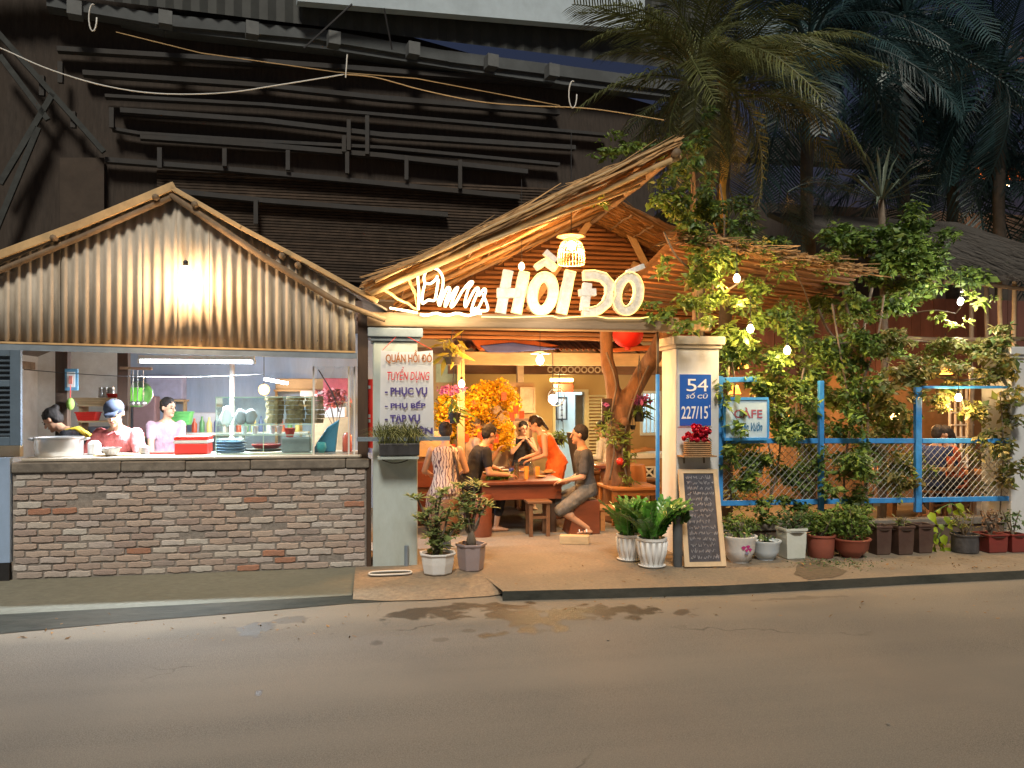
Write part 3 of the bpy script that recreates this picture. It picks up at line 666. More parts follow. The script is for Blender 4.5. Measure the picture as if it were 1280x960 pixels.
# ---- wing roof on the right with battens seen from below
WG=thing('wing_roof','lean-to roof wing with rows of orange lit battens right of the gate','roof',(X(980),1.5,3))
wa,wb=P(846,300,.2),P(1075,342,.2); wy=4.2
wa2=V3((wa.x+.2,wy,Z(900,408,wy))); wb2=V3((wb.x+1.3,wy,Z(1040,418,wy)))
b=MB(); b.add([wa,wb,wb2,wa2]+[p+V3((0,0,.08)) for p in (wa,wb,wb2,wa2)],[(0,1,2,3),(7,6,5,4),(4,5,1,0)]); b.build('roof_layer',M_thatchb,WG)
for k in range(20):
    f=k/19; a=wa.lerp(wa2,f)+V3((0,0,-.03)); c=wb.lerp(wb2,f)+V3((0,0,-.03)); n=6
    pts=[a.lerp(c,i/n)+V3((0,0,rnd.uniform(-.012,.012))) for i in range(n+1)]
    MB().tube(pts,[.032*rnd.uniform(.8,1.1)]*(n+1),6,lat=(0,1,0),ry=[.014]*(n+1)).build('batten',M_slat,WG,smooth=True)
V=[];FF=[]
for k in range(700):
    t_=rg.random(); p=wa.lerp(wb,t_)+V3((0,rg.uniform(-.03,.05),rg.uniform(-.02,.1))); q=p+V3((rg.normal(0,.16),-rg.uniform(.02,.16),-rg.uniform(-.02,.08))); w=V3((.005,0,.005)); o=len(V)
    V+=[tuple(p-w),tuple(p+w),tuple(q+w),tuple(q-w)]; FF.append((o,o+1,o+2,o+3))
npmesh('edge_strands',V,FF,M_thatch,WG,kind='stuff')
# ---- far right roof: eave, rising thatch slope, posts
FR2=thing('far_roof','dark thatch roof sloping up and back behind the fence at the right edge','roof',(X(1230,1),1.6,3))
a,c=P(1120,338,.9),P(1420,350,.9); b=MB()
up=V3((0,3.2,1.5)); b.add([a,c,c+up,a+up]+[p+V3((0,.03,-.07)) for p in (a,c,c+up,a+up)],[(0,1,2,3),(7,6,5,4),(4,5,1,0),(0,3,7,4)])
b.build('thatch_layer',mat('old_thatch',(.06,.055,.05),rough=.95,var=.4,scale=10,bump=.8,stretch=(4,.3,1)),FR2)
V=[];FF=[]
for k in range(900):
    t_=rg.random(); f=rg.random()**2; p=a.lerp(c,t_)+up*f*.8+V3((0,0,.02)); q=p+V3((rg.normal(0,.05),-.3,-.15))+V3((0,0,rg.uniform(-.02,.04))); w=V3((.007,0,0)); o=len(V)
    V+=[tuple(p-w),tuple(p+w),tuple(q+w),tuple(q-w)]; FF.append((o,o+1,o+2,o+3))
npmesh('thatch_strands',V,FF,mat('old_strands',(.08,.07,.06),rough=.9,island=.4,bump=0),FR2,kind='stuff')
for px,m in((1233,M_bamb2),(1250,M_palew),(1268,M_palew),(1214,M_bamb2)):
    pole(V3((X(px,1.3),1.3,.4)),V3((X(px,1.3),1.3,Z(px,352,1.3))),.035,m,FR2)
pole(P(1180,352,1.2),P(1420,372,1.2),.03,M_bamb2,FR2); pole(P(1030,424,1.3),P(1290,424,1.3),.04,M_bamb2,FR2)
# ================================================================ SHOP SIGN
SG=thing('shop_sign','white foam letters HỒI ĐÓ beside a glowing cursive neon word on the gate beam','sign',(X(660),0,zb1))
SY=-.0
M_foam=mat('white_foam',(.86,.84,.82),rough=.9,var=.12,scale=22,bump=.7,dirt=(.5,.42,.33),damt=.5,dscale=9)
def cp(x,y,s=1280/440,ox=440,oy=240,Y=SY): return P(ox+x/s,oy+y/s,Y)
def ribbon(pts,w,closed=False,dep=.07):
    """flat letter stroke in the sign plane, box section, rounded ends"""
    n=len(pts); L=[];Rr=[]
    for i,p in enumerate(pts):
        if closed: d=pts[(i+1)%n]-pts[i-1]
        else: d=pts[min(i+1,n-1)]-pts[max(i-1,0)]
        d.normalize(); s=V3((-d.z,0,d.x)); ww=w[i] if isinstance(w,list) else w
        L.append(p+s*ww/2); Rr.append(p-s*ww/2)
    b=MB(); dy=V3((0,dep,0))
    V=L+Rr+[p+dy for p in L]+[p+dy for p in Rr]; m=n if closed else n-1
    for i in range(m):
        j=(i+1)%n; b.f+=[(i,j,n+j,n+i),(2*n+j,2*n+i,3*n+i,3*n+j),(i,2*n+i,2*n+j,j),(n+j,3*n+j,3*n+i,n+i)]
    if not closed: b.f+=[(0,n,3*n,2*n),(n-1,3*n-1,4*n-1,2*n-1)]
    b.v=[tuple(p) for p in V]; return b,L,Rr
def outline(L,Rr,closed,par,m=None,off=.006,r=.0042):
    o=MB(); fy=V3((0,-.012,0)); L=[p+fy for p in L]; Rr=[p+fy for p in Rr]
    if closed: o.tube(L+[L[0]],r,6,cap=False); o.tube(Rr+[Rr[0]],r,6,cap=False)
    else: o.tube(L+Rr[::-1]+[L[0]],r,6,cap=False)
    o.build('led_outline',m or M_neony,par,smooth=True)
px_m=(P(641,500,SY)-P(640,500,SY)).length/ (1280/440)
def ell(cx,cy,rx,ry,sl,n=28): return [cp(cx+rx*math.cos(2*math.pi*k/n)-sl*ry*math.sin(2*math.pi*k/n)*-1,cy+ry*math.sin(2*math.pi*k/n)*1) if False else cp(cx+rx*math.cos(2*math.pi*k/n)-sl*ry*math.sin(2*math.pi*k/n),cy+ry*math.sin(2*math.pi*k/n)) for k in range(n)]
def seg(pts,n=5):
    o=[]
    for a,c in zip(pts,pts[1:]):
        for k in range(n): o.append(a.lerp(c,k/n))
    return o+[pts[-1]]
def jit(pts,w,a=.05): return [w*(1+rnd.uniform(-a,a)) for _ in pts]
S1=37*px_m
def letter(name,strokes,lit=(),lit_m=None):
    par=None
    for i,(pts,w,cl) in enumerate(strokes):
        q=[p+V3((0,-.008*i,0)) for p in pts]
        b,L,Rr=ribbon(q,jit(q,w),cl); o=b.build(name if par is None else 'stroke',M_foam,SG if par is None else par,bevel=.006)
        if par is None: par=o
        if i in lit: outline(L,Rr,cl,par,lit_m)
c_=lambda *q:[cp(x,y) for x,y in q]
letter('letter_h',[(seg(c_((570,283),(541,441))),S1,False),(seg(c_((627,290),(597,442))),S1,False),(seg(c_((528,366),(612,368))),S1*.9,False)],(1,))
letter('letter_o_circumflex_grave',[(ell(694,370,38,62,.12),S1*.95,True),(seg(c_((668,276),(703,252),(742,280)),3),S1*.62,False),(seg(c_((702,216),(742,252))),S1*.62,False)],(0,1))
letter('letter_i',[(seg(c_((795,287),(762,443))),S1,False)],(0,))
dd=c_((842,303),(880,302),(915,310),(938,335),(940,372),(925,405),(898,428),(868,437),(838,438))
letter('letter_d_bar',[(dd,S1*.95,False),(seg(c_((858,330),(846,432))),S1*.9,False),(seg(c_((826,366),(888,364))),S1*.7,False)],(0,))
letter('letter_o_acute',[(ell(1003,370,40,62,.12),S1*.95,True),(seg(c_((1002,292),(1064,268))),S1*.5,False)],(0,))
# cursive neon word
def q3(x,y): return P(500+x/7.529,310+y/7.529,SY-.03)
def smoothp(pts,n=6):
    o=[]; m=len(pts)
    for i in range(m-1):
        p0=pts[max(i-1,0)];p1=pts[i];p2=pts[i+1];p3=pts[min(i+2,m-1)]
        for k in range(n):
            t=k/n; o.append(.5*((2*p1)+(-p0+p2)*t+(2*p0-5*p1+4*p2-p3)*t*t+(-p0+3*p1-3*p2+p3)*t**3))
    return o+[pts[-1]]
nw={'letter_q':[[(225,190),(180,210),(168,290),(178,420),(172,580)],[(235,330),(225,280),(250,215),(310,190),(370,215),(405,290),(395,400),(360,500),(372,545)],[(235,330),(285,335),(330,300),(355,260)],[(235,330),(215,420),(210,520),(265,490),(325,490),(345,400),(362,290)]],
'letter_u':[[(372,545),(405,460),(445,375),(470,390),(430,500),(425,555)],[(425,555),(470,470),(520,385)]],
'letter_a_acute':[[(520,385),(545,375),(500,480),(480,555),(520,520),(600,385),(640,375)],[(610,370),(660,320),(685,325),(640,390)]],
'letter_n':[[(640,395),(612,500),(618,555),(660,470),(710,385),(740,390),(690,520),(672,600),(720,560)],[(740,450),(790,385),(805,420),(740,560),(700,600),(745,600)],[(780,430),(828,578),(740,590)]]}
for nm,ss in nw.items():
    par=None
    for s_ in ss:
        pts=smoothp([q3(x,y) for x,y in s_]); b=MB().tube(pts,.0125,8)
        o=b.build(nm if par is None else 'neon_tube',M_neon,SG if par is None else par,smooth=True); par=par or o
    pts=smoothp([q3(x,y)+V3((0,.035,0)) for x,y in ss[0]]); 
b=MB(); pts=[P(525+ (602-525)*k/14,393+1.5*math.sin(k*1.3),-.05) for k in range(15)]; b.tube(pts,.014,8); b.build('base_neon_tube',M_neon,SG,smooth=True)
b=MB(); pts=[P(x,y,-.06) for x,y in((602,396),(640,397),(690,395),(700,398),(720,396),(745,395),(760,398),(800,398),(812,396))]; b.tube(pts,.006,6); b.build('led_strip',M_neony,SG,smooth=True)
b=MB(); b.tube([P(487,385,-.12),P(522,391,-.1)],.012,8); b.build('corner_neon_tube',M_neon,SG,smooth=True)
lamp(SG,P(560,385,-.35),14,(1,.75,.4),.12); lamp(SG,P(690,388,-.5),7,(1,.85,.65),.12)
lamp(SG,P(500,380,-.25),8,(1,.7,.35),.05)
# ================================================================ LAMPS of the gate
b1=bulb(652,333,.9,45,'small bare bulb hanging just above the letter H of the sign',r=.035,cord=1.0)
pl=thing('pendant_lamp','woven rattan dome pendant lamp hanging above the middle of the sign','pendant lamp',P(714,300,.6))
c=P(714,300,.6); b=MB(); b.lathe([(.16,.045),(.165,.035),(.03,.05),(.02,.06)],c+V3((0,0,0)),20); b.build('top_disc',M_palew,pl,smooth=True)
for k in range(26):
    a=2*math.pi*k/26; pts=[c+V3((math.cos(a)*r_,math.sin(a)*r_,z)) for r_,z in((.05,.02),(.11,-.03),(.145,-.11),(.155,-.2),(.15,-.27))]
    MB().tube(pts,.0035,5).build('rattan_rib',M_palew,pl)
for z,r_ in((-.03,.112),(-.11,.147),(-.27,.152)):
    MB().tube([c+V3((math.cos(2*math.pi*k/24)*r_,math.sin(2*math.pi*k/24)*r_,z)) for k in range(25)],.005,6,cap=False).build('rattan_ring',M_palew,pl,smooth=True)
MB().sph(c+V3((0,0,-.06)),.05,14,10).build('glass_bulb',M_bulb,pl,smooth=True); MB().tube([c+V3((0,0,.05)),c+V3((0,0,1.2))],.006,6).build('cord',M_black,pl)
lamp(pl,c+V3((0,0,-.15)),95,(1,.43,.12),.05)
bulb(675,450,.7,60,'bulb under a white disc shade hanging below the middle of the gate beam',r=.045,cord=.5,plate=True)
bulb(577,480,2.0,40,'bare bulb beside the yellow blossom tree',r=.04,cord=.8)
ln=thing('lantern','round red paper lantern hanging under the gate beam near the tree fork','lantern',P(785,425,1.7))
c=P(785,418,1.7); 
for k in range(12):
    a0=math.pi*2*k/12; b=MB(); rings=[]
    for j in range(9):
        t_=math.pi*(.06+.88*j/8); rr=.19*math.sin(t_)**.8; z=-.17*math.cos(t_)*-1
        rings.append([c+V3((math.cos(a0+d*math.pi/12)*rr*(1.0 if d in(0,2) else 1.03),math.sin(a0+d*math.pi/12)*rr*(1.0 if d in(0,2) else 1.03),z)) for d in(0,1,2)])
    b.ring_loft(rings,closed=False,cap=False); b.build('paper_panel',mat('red_paper',(.75,.03,.015),rough=.6,var=.08,scale=9,bump=.05,trans=.4),ln,smooth=True)
MB().tube([c+V3((0,0,.17)),c+V3((0,0,.5))],.005,5).build('cord',M_black,ln); MB().tube([c+V3((0,0,-.2)),c+V3((0,0,-.16))],.04,12).build('lantern_ring',M_red,ln)
# right side bulbs among the foliage
for px,py,Y,e,l_,m,cl in ((921,348,-.2,28,'bulb glowing in the yellow green leaves above the number plate pillar',M_bulb,(1,.6,.22)),(938,411,-.2,13,'small bulb in the foliage straight above the cafe sign',M_bulb,(1,.6,.24)),(984,438,-.22,20,'warm bulb in the vines right of the cafe sign',M_bulb,(1,.6,.25)),
   (1201,377,.1,42,'pinkish white bulb hanging under the far roof among vine leaves',M_bulbw,(1,.85,.72)),(1198,497,-.06,26,'bulb seen through the vine leaves near the right end of the fence',M_bulb,(1,.6,.24))):
    bulb(px,py,Y,e,l_,r=.036,m=m,col=cl,cord=.35)
# ================================================================ BACKGROUND BUILDING
A=P(130,200,9.5); U=V3((.975,.222,0)).normalized(); NB=U.cross(V3((0,0,1))).normalized()
BG=thing('warehouse','huge dark old warehouse with stacked concrete ledges looming behind the restaurant','building',(A.x,A.y,0))
def WPp(px,py,off=0): return PL(px,py,A+NB*off,NB)     # NB points towards the street
if NB.y>0: NB=-NB
def wquad(pts,off,th,m,name,lab=None):
    q=[WPp(x,y,off) for x,y in pts]; b=MB(); k=[p-NB*th for p in q]; b.add(q+k,[(0,1,2,3),(7,6,5,4),(0,4,5,1),(1,5,6,2),(2,6,7,3),(3,7,4,0)]); return b.build(name,m,BG,label=lab)
wb0=WPp(-900,500); 
p0=A-U*22; p1=A+U*30
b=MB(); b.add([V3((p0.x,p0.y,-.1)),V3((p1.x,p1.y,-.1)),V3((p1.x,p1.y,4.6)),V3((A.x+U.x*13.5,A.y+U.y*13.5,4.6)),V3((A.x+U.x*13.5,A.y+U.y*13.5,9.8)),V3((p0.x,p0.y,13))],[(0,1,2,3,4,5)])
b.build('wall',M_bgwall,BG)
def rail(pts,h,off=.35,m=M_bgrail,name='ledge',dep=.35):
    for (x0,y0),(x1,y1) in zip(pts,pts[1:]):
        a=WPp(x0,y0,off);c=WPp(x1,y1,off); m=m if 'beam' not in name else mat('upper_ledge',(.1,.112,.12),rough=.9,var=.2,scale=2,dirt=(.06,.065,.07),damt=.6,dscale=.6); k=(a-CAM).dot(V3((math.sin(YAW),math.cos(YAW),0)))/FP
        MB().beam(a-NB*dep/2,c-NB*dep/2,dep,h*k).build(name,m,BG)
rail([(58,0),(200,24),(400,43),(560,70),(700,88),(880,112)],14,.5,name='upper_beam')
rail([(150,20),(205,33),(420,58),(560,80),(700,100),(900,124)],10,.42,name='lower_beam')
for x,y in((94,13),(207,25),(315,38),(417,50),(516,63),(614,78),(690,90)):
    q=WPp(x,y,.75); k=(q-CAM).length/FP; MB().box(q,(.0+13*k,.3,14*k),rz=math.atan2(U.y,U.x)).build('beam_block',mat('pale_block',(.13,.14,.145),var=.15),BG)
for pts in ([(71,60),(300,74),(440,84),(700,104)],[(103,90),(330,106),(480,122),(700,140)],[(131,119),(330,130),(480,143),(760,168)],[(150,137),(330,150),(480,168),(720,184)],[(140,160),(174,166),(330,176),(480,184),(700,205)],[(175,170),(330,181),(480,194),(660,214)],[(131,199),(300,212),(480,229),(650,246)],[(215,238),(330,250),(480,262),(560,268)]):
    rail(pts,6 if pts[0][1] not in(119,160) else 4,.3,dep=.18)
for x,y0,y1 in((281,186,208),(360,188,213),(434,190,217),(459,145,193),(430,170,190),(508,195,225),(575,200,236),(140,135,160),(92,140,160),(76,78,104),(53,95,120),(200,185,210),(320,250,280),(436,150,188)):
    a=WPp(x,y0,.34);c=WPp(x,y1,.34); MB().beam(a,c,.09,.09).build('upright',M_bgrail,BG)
# slat cladding between the ledges
for k in range(46):
    x0=196; y=214+k*3.6
    if y>340: break
    a=WPp(x0,y,.06); c=WPp(760,y+26,.06); MB().beam(a,c,.05,.045).build('cladding_slat',mat('dark_slat',(.065,.045,.032),rough=.9,var=.4,scale=5,rand=.3),BG)
# vertical board joints in the left dark part & diagonal braces
for (a_,c_2) in (((0,230),(66,118)),((0,70),(60,150)),((-30,10),(130,190)),((-10,300),(48,160))):
    a=WPp(*a_,.4);c=WPp(*c_2,.4); MB().beam(a,c,.1,.1).build('brace',mat('brace_dark',(.045,.05,.05),rough=.9,var=.3),BG)
wquad([(75,197),(130,197),(130,330),(75,330)],.2,.15,mat('brown_panel',(.06,.045,.035),rough=.9,var=.2,scale=3),'panel')
# corrugated strip over the beams and the pale fascia
n=90; b=MB(); top=[];bot=[]
for k in range(n+1):
    x=-60+ (900+60)*k/n; off=.55+(.06 if k%2 else 0); top.append(WPp(x,-60 ,off)); bot.append(WPp(x,-8+ (x-60)*.12 if x>60 else -8,off))
b.add(top+bot,[(n+1+k,n+2+k,k+1,k) for k in range(n)]); b.build('corrugated_cladding',mat('dark_corrugated',(.045,.05,.05),rough=.7,var=.2,scale=3),BG)
wquad([(372,1),(806,38),(806,-70),(372,-70)],1.0,.25,M_bgpale,'fascia','pale blue white fascia panel at the top of the photo')
wquad([(930,68),(1010,75),(1010,18),(930,10)],1.0,.2,mat('dull_blue_panel',(.2,.27,.32),rough=.7,var=.1),'fascia')
# low dark roof far right
LR=thing('neighbour_house','low dark neighbouring roof beyond the trees at the right with a glowing orange eave','house',(X(1150,9),9.5,0))
b=MB(); a,c=P(850,172,9),P(1500,168,9); d_,e_=P(1500,330,9),P(850,330,9)
b.bx(a.x,c.x,9,13,-.1,e_.z+1.5); b.build('wall',M_bgwall,LR)
b=MB(); b.bx(a.x-.3,c.x,8.6,9.0,a.z-.5,a.z); b.build('eave',M_darkst,LR)
b=MB(); b.bx(X(1222,8.5),X(1330,8.5),8.5,8.6,Z(1250,223,8.5),Z(1250,210,8.5)); b.build('eave_board',mat('orange_board',(.5,.16,.05),emit=.0),LR)
q=P(1260,232,8.1); t=thing('light_bulb','distant bulb under the orange eave at the far right','light bulb',q); MB().sph(q,.03,10,6).build('glass_bulb',M_bulb,t,smooth=True); lamp(t,q+V3((0,.12,.1)),40,(1,.4,.12),.04)
# overhead cable with its loops
cab=thing('overhead_cable','pale sagging utility cable with wire loops crossing above the roofs','cable',P(430,93,-.6))
cy=-.6
def cpts(pp): return smoothp([P(x,y,cy) for x,y in pp],8)
MB().tube(cpts([(-60,38),(0,60),(60,86),(130,107),(200,117),(280,116),(350,106),(430,93)]),.0055,6).build('cable_span',M_offw,cab,smooth=True)
MB().tube(cpts([(430,93),(470,97),(530,113),(600,127),(660,132),(740,136),(830,150)]),.005,6).build('cable_span',M_bamboo,cab,smooth=True)
for x,y,h in((432,92,24),):
    MB().tube([P(x,y+5,cy),P(x+2,y-h,cy)],.006,5).build('tie',M_offw,cab)
for x,y in((116,22),(716,118)):
    MB().tube([P(x+5*math.cos(a),y+17*math.sin(a),cy) for a in [k*.42 for k in range(13)]],.006,5).build('wire_loop',M_offw,cab,smooth=True)
t=MB().tube([P(145,40,cy),P(250,66,cy),P(420,90,cy),P(520,98,cy),P(700,132,cy)],.004,5).build('thin_cable',M_bamboo); tag(t,'thin second cable strung just above the sagging one','cable')
t=MB().tube([P(730,30,1),P(900,-10,1)],.01,5).build('thin_cable',M_black); tag(t,'dark cable crossing the pale fascia at the top','cable')
for k,(a,c) in enumerate((((440,5),(380,60)),((480,10),(490,62)))):
    t=MB().tube([WPp(*a,1.2),WPp(*c,.9)],.02,5).build('drop_wire',M_darkst,BG)
# ================================================================ FENCE
FY=.05; FX=lambda p:X(p,FY)
fc=thing('blue_fence','bright blue steel fence with chain link panels overgrown by vines','fence',(FX(1080),FY,0))
for px,w,y0,y1 in((900,.05,632,470),(1026,.055,640,476),(1147,.075,640,484),(1265,.05,640,475)):
    MB().bx(FX(px)-w/2,FX(px)+w/2,FY-.025,FY+.025,Z(px,y0,FY) ,Z(px,y1,FY)).build('fence_post',M_blue,fc,bevel=.004)
def frail(x0,x1,ya,yb,h=.055,yy=0):
    MB().beam(P(x0,ya,FY-yy),P(x1,yb,FY-yy),.035,h).build('rail',M_blue,fc,bevel=.004)
for y0,y1 in((551,551),(629,623)):
    xs=[903,1022,1030,1142,1152,1262]
    for a,c in zip(xs[::2],xs[1::2]):
        f=lambda x:y0+(y1-y0)*(x-903)/(1262-903); frail(a,c,f(a),f(c))
frail(903,945,475,474); frail(1152,1262,484,484,.03)
zf0,zf1=Z(1000,627,FY),Z(1000,553,FY)
for (pa,pb) in((903,1022),(1030,1142),(1152,1262)):
    xa,xb=FX(pa),FX(pb); h=zf1-zf0; b=MB(); s=.082
    k=-int(h/s)-1
    while xa+k*s<xb:
        for sg in(1,-1):
            x0=xa+k*s; pts=[]
            if sg==1: e0,e1=(x0,zf0),(x0+h,zf1)
            else: e0,e1=(x0+h,zf0),(x0,zf1)
            # clip in x
            (ax,az),(bx_,bz)=e0,e1
            def cl(v):
                t_=(v-ax)/(bx_-ax); return az+(bz-az)*t_
            lo,hi=min(ax,bx_),max(ax,bx_); l2,h2=max(lo,xa),min(hi,xb)
            if h2-l2>.01: b.tube([(l2,FY-.005*sg,cl(l2)),(h2,FY-.005*sg,cl(h2))],.0028,4,cap=False)
        k+=1
    b.build('chain_link',M_wire,fc,kind='stuff')
lw=thing('planter_wall','low dark stained wall along the foot of the blue fence','wall',(X(1150),.2,0))
MB().bx(X(903),X(1264),.1,.22,-.02,Z(1200,655,.1)).build('wall_body',mat('dark_wall',(.09,.065,.05),rough=.9,var=.35,scale=6,bump=.4,dirt=(.16,.12,.09),damt=.4,dscale=2),lw)
MB().bx(X(903),X(1264),.07,.25,Z(1200,655,.1),Z(1200,647,.1)).build('wall_coping',M_coping,lw,bevel=.008)
# cafe sign
cs=thing('cafe_sign','pale blue hanging cafe board half hidden by vine leaves on the blue fence','sign',P(932,522,-.02))
x0,x1,z0,z1=X(906,-.02),X(958,-.02),Z(930,547,-.02),Z(930,500,-.02)
MB().bx(x0,x1,-.035,-.015,z0,z1).build('sign_board',mat('pale_sign',(.45,.62,.78),rough=.5,var=.05,dirt=(.3,.5,.7),damt=.5,dscale=4),cs)
b=MB(); b.bx(x0-.012,x1+.012,-.045,-.01,z1,z1+.03); b.bx(x0-.012,x1+.012,-.045,-.01,z0-.03,z0); b.bx(x0-.02,x0,-.045,-.01,z0,z1); b.bx(x1,x1+.02,-.045,-.01,z0,z1); b.build('sign_frame',M_blue,cs)
text('lettering','CÀFE',mat('maroon_ink',(.28,.08,.14),bump=0),(((x0+x1)/2+.02),-.037,z0+.21),.115,.33,cs,bold=.02)
text('lettering','Sân Vườn',mat('blue_ink',(.01,.12,.3),bump=0),(((x0+x1)/2+.06),-.037,z0+.07),.1,.25,cs,shear=.4,bold=.03)
# number plate
hn=thing('house_number_plate','blue house number plate with white figures 54 on the right gate pillar','sign',P(869,500,-.01))
x0,x1,z0,z1=X(850,-.01),X(888,-.01),Z(868,532,-.01),Z(868,468,-.01)
x0,x1=X(849.5,-.01),X(888.5,-.01)
MB().bx(x0-.02,x1+.012,-.010,-.001,z0-.012,z1+.012).build('plate_backing',M_offw,hn); MB().bx(x0,x1,-.018,-.0105,z0,z1).build('plate',mat('enamel_blue',(.02,.11,.5),rough=.35,var=.05,bump=0),hn)
M_wp=mat('white_print',(.8,.82,.85),bump=0,var=.02); w=x1-x0; h=z1-z0; xm=(x0+x1)/2
text('lettering','5',M_wp,(xm-.045,-.0185,z0+h*.67),h*.24,w*.32,hn); text('lettering','4',M_wp,(xm+.08,-.0185,z0+h*.67),h*.24,w*.34,hn); text('lettering','SỐ CŨ',M_wp,(xm+.015,-.0185,z0+h*.53),h*.115,w*.7,hn,shear=.15,bold=.012)
text('lettering','227/15',M_wp,(xm-.01,-.0185,z0+h*.13),h*.25,w*.85,hn,bold=.012); text('tick_mark',"'",M_wp,(xm+w*.45,-.0185,z0+h*.35),h*.05,.008,hn)
# recruiting banner
bn=thing('recruiting_banner','white cloth banner with brown, red and violet lettering hung on the left gate pillar','banner',P(508,490,-.08))
bx0,bx1=476,541; by0,by1=438,547; n=12; b=MB(); V=[];
def bsurf(u_,v_): 
    p=P(bx0+(bx1-bx0)*u_+(-1.5*v_ if u_<.5 else 1.5*v_),by0+(by1-by0)*v_ +2*math.sin(u_*math.pi),-.09); return V3((p.x,p.y+.006*math.sin(u_*9+v_*4)*v_,p.z))
for i in range(n+1):
    for j in range(n+1): V.append(bsurf(i/n,j/n))
b.add(V+[p+V3((0,.003,0)) for p in V],[(i*(n+1)+j,i*(n+1)+j+1,(i+1)*(n+1)+j+1,(i+1)*(n+1)+j) for i in range(n) for j in range(n)]+[((n+1)**2+i*(n+1)+j,(n+1)**2+(i+1)*(n+1)+j,(n+1)**2+(i+1)*(n+1)+j+1,(n+1)**2+i*(n+1)+j+1) for i in range(n) for j in range(n)])
b.build('cloth',mat('banner_cloth',(.66,.7,.78),rough=.6,var=.03,scale=5,bump=.05,trans=.15),bn,smooth=True)
M_br=mat('brown_ink',(.32,.11,.03),bump=0); M_ri=mat('red_ink',(.6,.03,.05),bump=0); M_vi=mat('violet_ink',(.07,.05,.25),bump=0)
def btxt(s,xa,xb,ya,yb,m,**k):
    p0_,p1_=P(xa,yb,-.108),P(xb,ya,-.108); text('lettering',s,m,((p0_.x+p1_.x)/2,-.108,p0_.z),p1_.z-p0_.z,p1_.x-p0_.x,bn,**k)
btxt('QUÁN HỒI ĐÓ',482,540,438,454.5,M_br,bold=.028); btxt('TUYỂN DỤNG',484,537,459,478,M_ri,shear=.22,bold=.008); 
btxt('- PHỤC VỤ',481,534,484,496,M_vi,bold=.045); btxt('- PHỤ BẾP',481,532,500.5,512,M_vi,bold=.045); btxt('- TẠP VỤ',481,525,518,530,M_vi,bold=.045); btxt('- X.UYÊN',481,541,532.5,543,M_vi,bold=.045)
b=MB(); b.tube([P(478,438,-.09),P(500,416,-.03)],.003,4); b.tube([P(540,437,-.09),P(500,416,-.03)],.003,4); b.build('hanging_string',M_red,bn)
# blue bracket shelf with grassy planter
sp=thing('bracket_shelf','pale blue metal bracket shelf across the left gate pillar','shelf',P(500,549,-.1))
MB().bx(X(446,-.15),X(562,-.15),-.19,-.13,Z(500,551,-.15),Z(500,546,-.15)).build('front_bar',M_bluegrey,sp)
MB().bx(X(472,-.15),X(523,-.15),-.23,-.0,Z(500,573,-.12),Z(500,570,-.12)).build('ledge',M_paint,sp)
MB().tube([P(478,572,-.1)]+[P(478+4*k,575+4*math.sin(k/8*math.pi),-.06) for k in range(9)],.006,6).build('scroll_bracket',M_darkst,sp)
# red strip poster left of the pillar
rs=thing('red_poster','narrow red poster strip with white marks between the corner post and the left pillar','poster',P(461,515,.14))
MB().bx(X(457,.15),X(467,.15),.15,.16,Z(461,560,.15),Z(461,474,.15)).build('poster_sheet',M_red,rs)
b=MB()
for y in(482,518,524): b.bx(X(458.5,.15),X(463,.15),.144,.149,Z(461,y+4,.15),Z(461,y,.15))
b.build('white_mark',M_offw,rs)
MB().bx(X(457,.15),X(465,.15),.15,.16,Z(461,566,.15),Z(461,560.5,.15)).build('lilac_strip',mat('lilac',(.4,.35,.6)),rs)
# ================================================================ GENERIC CONTAINERS
def bowl(name,label,c,r0,r1,h,m,group=None,cat=None,n=20,sx=1,sy=1,rim=.006,thing_=True):
    c=V3(c); b=MB(); b.lathe([(r0,0),(r0+(r1-r0)*.6,h*.45),(r1,h),(r1+rim,h),(r1+rim,h-.008),(r1-.008,h-.002),(r0*.9,h*.12)],c,n,sx,sy)
    o=b.build(name,m,smooth='auto'); tag(o,label,cat or name,group); return o
def basket(name,label,c,w,d,h,m,group=None,cat='basket',flare=1.15):
    c=V3(c); t=thing(name,label,cat,c,group=group); b=MB()
    def rr(s,z): return [c+V3((sx*w/2*s,sy*d/2*s,z)) for sx,sy in((-1,-1),(1,-1),(1,1),(-1,1))]
    b.ring_loft([rr(.92,0),rr(flare,h),rr(flare*.93,h),rr(.86,.01)]); b.build('basket_body',m,t,bevel=.004)
    b=MB(); q=rr(flare*1.02,h); b.tube(q+[q[0]],.008,6,cap=False); b.build('basket_rim',m,t)
    for k in range(1,3):
        f=.92+(flare-.92)*k/3+.01; q=rr(f,h*k/3); b=MB(); b.tube(q+[q[0]],.004,5,cap=False); b.build('basket_band',m,t)
    return t
# ================================================================ KITCHEN CONTENTS
M_alu=mat('aluminium',(.68,.68,.68),rough=.35,var=.08,scale=10,bump=.05,metal=.85)
c=P(74,571,.28); c.z=ZC; t=thing('stock_pot','large shallow aluminium stock pot standing on the worktop before the cook','pot',c)
r_=.205; h_=.185
MB().lathe([(r_*.93,0),(r_,.02),(r_,h_),(r_+.01,h_+.002),(r_+.01,h_-.008),(r_-.008,h_-.004),(r_-.012,.015)],c,32).build('pot_body',M_alu,t,smooth='auto')
for s in(-1,1): MB().tube([c+V3((s*r_,-.045,h_-.03)),c+V3((s*(r_+.05),-.04,h_-.015)),c+V3((s*(r_+.05),.04,h_-.015)),c+V3((s*r_,.045,h_-.03))],.009,6).build('pot_handle',M_alu,t)
bowl('mixing_bowl','steel mixing bowl with blue rim in front of the woman in the cap',V3((X(139,.2),.2,ZC+.014)),.05,.085,.07,M_alu,cat='bowl')
def on(px,Y,z=None): return V3((X(px,Y),Y,ZC if z is None else z))
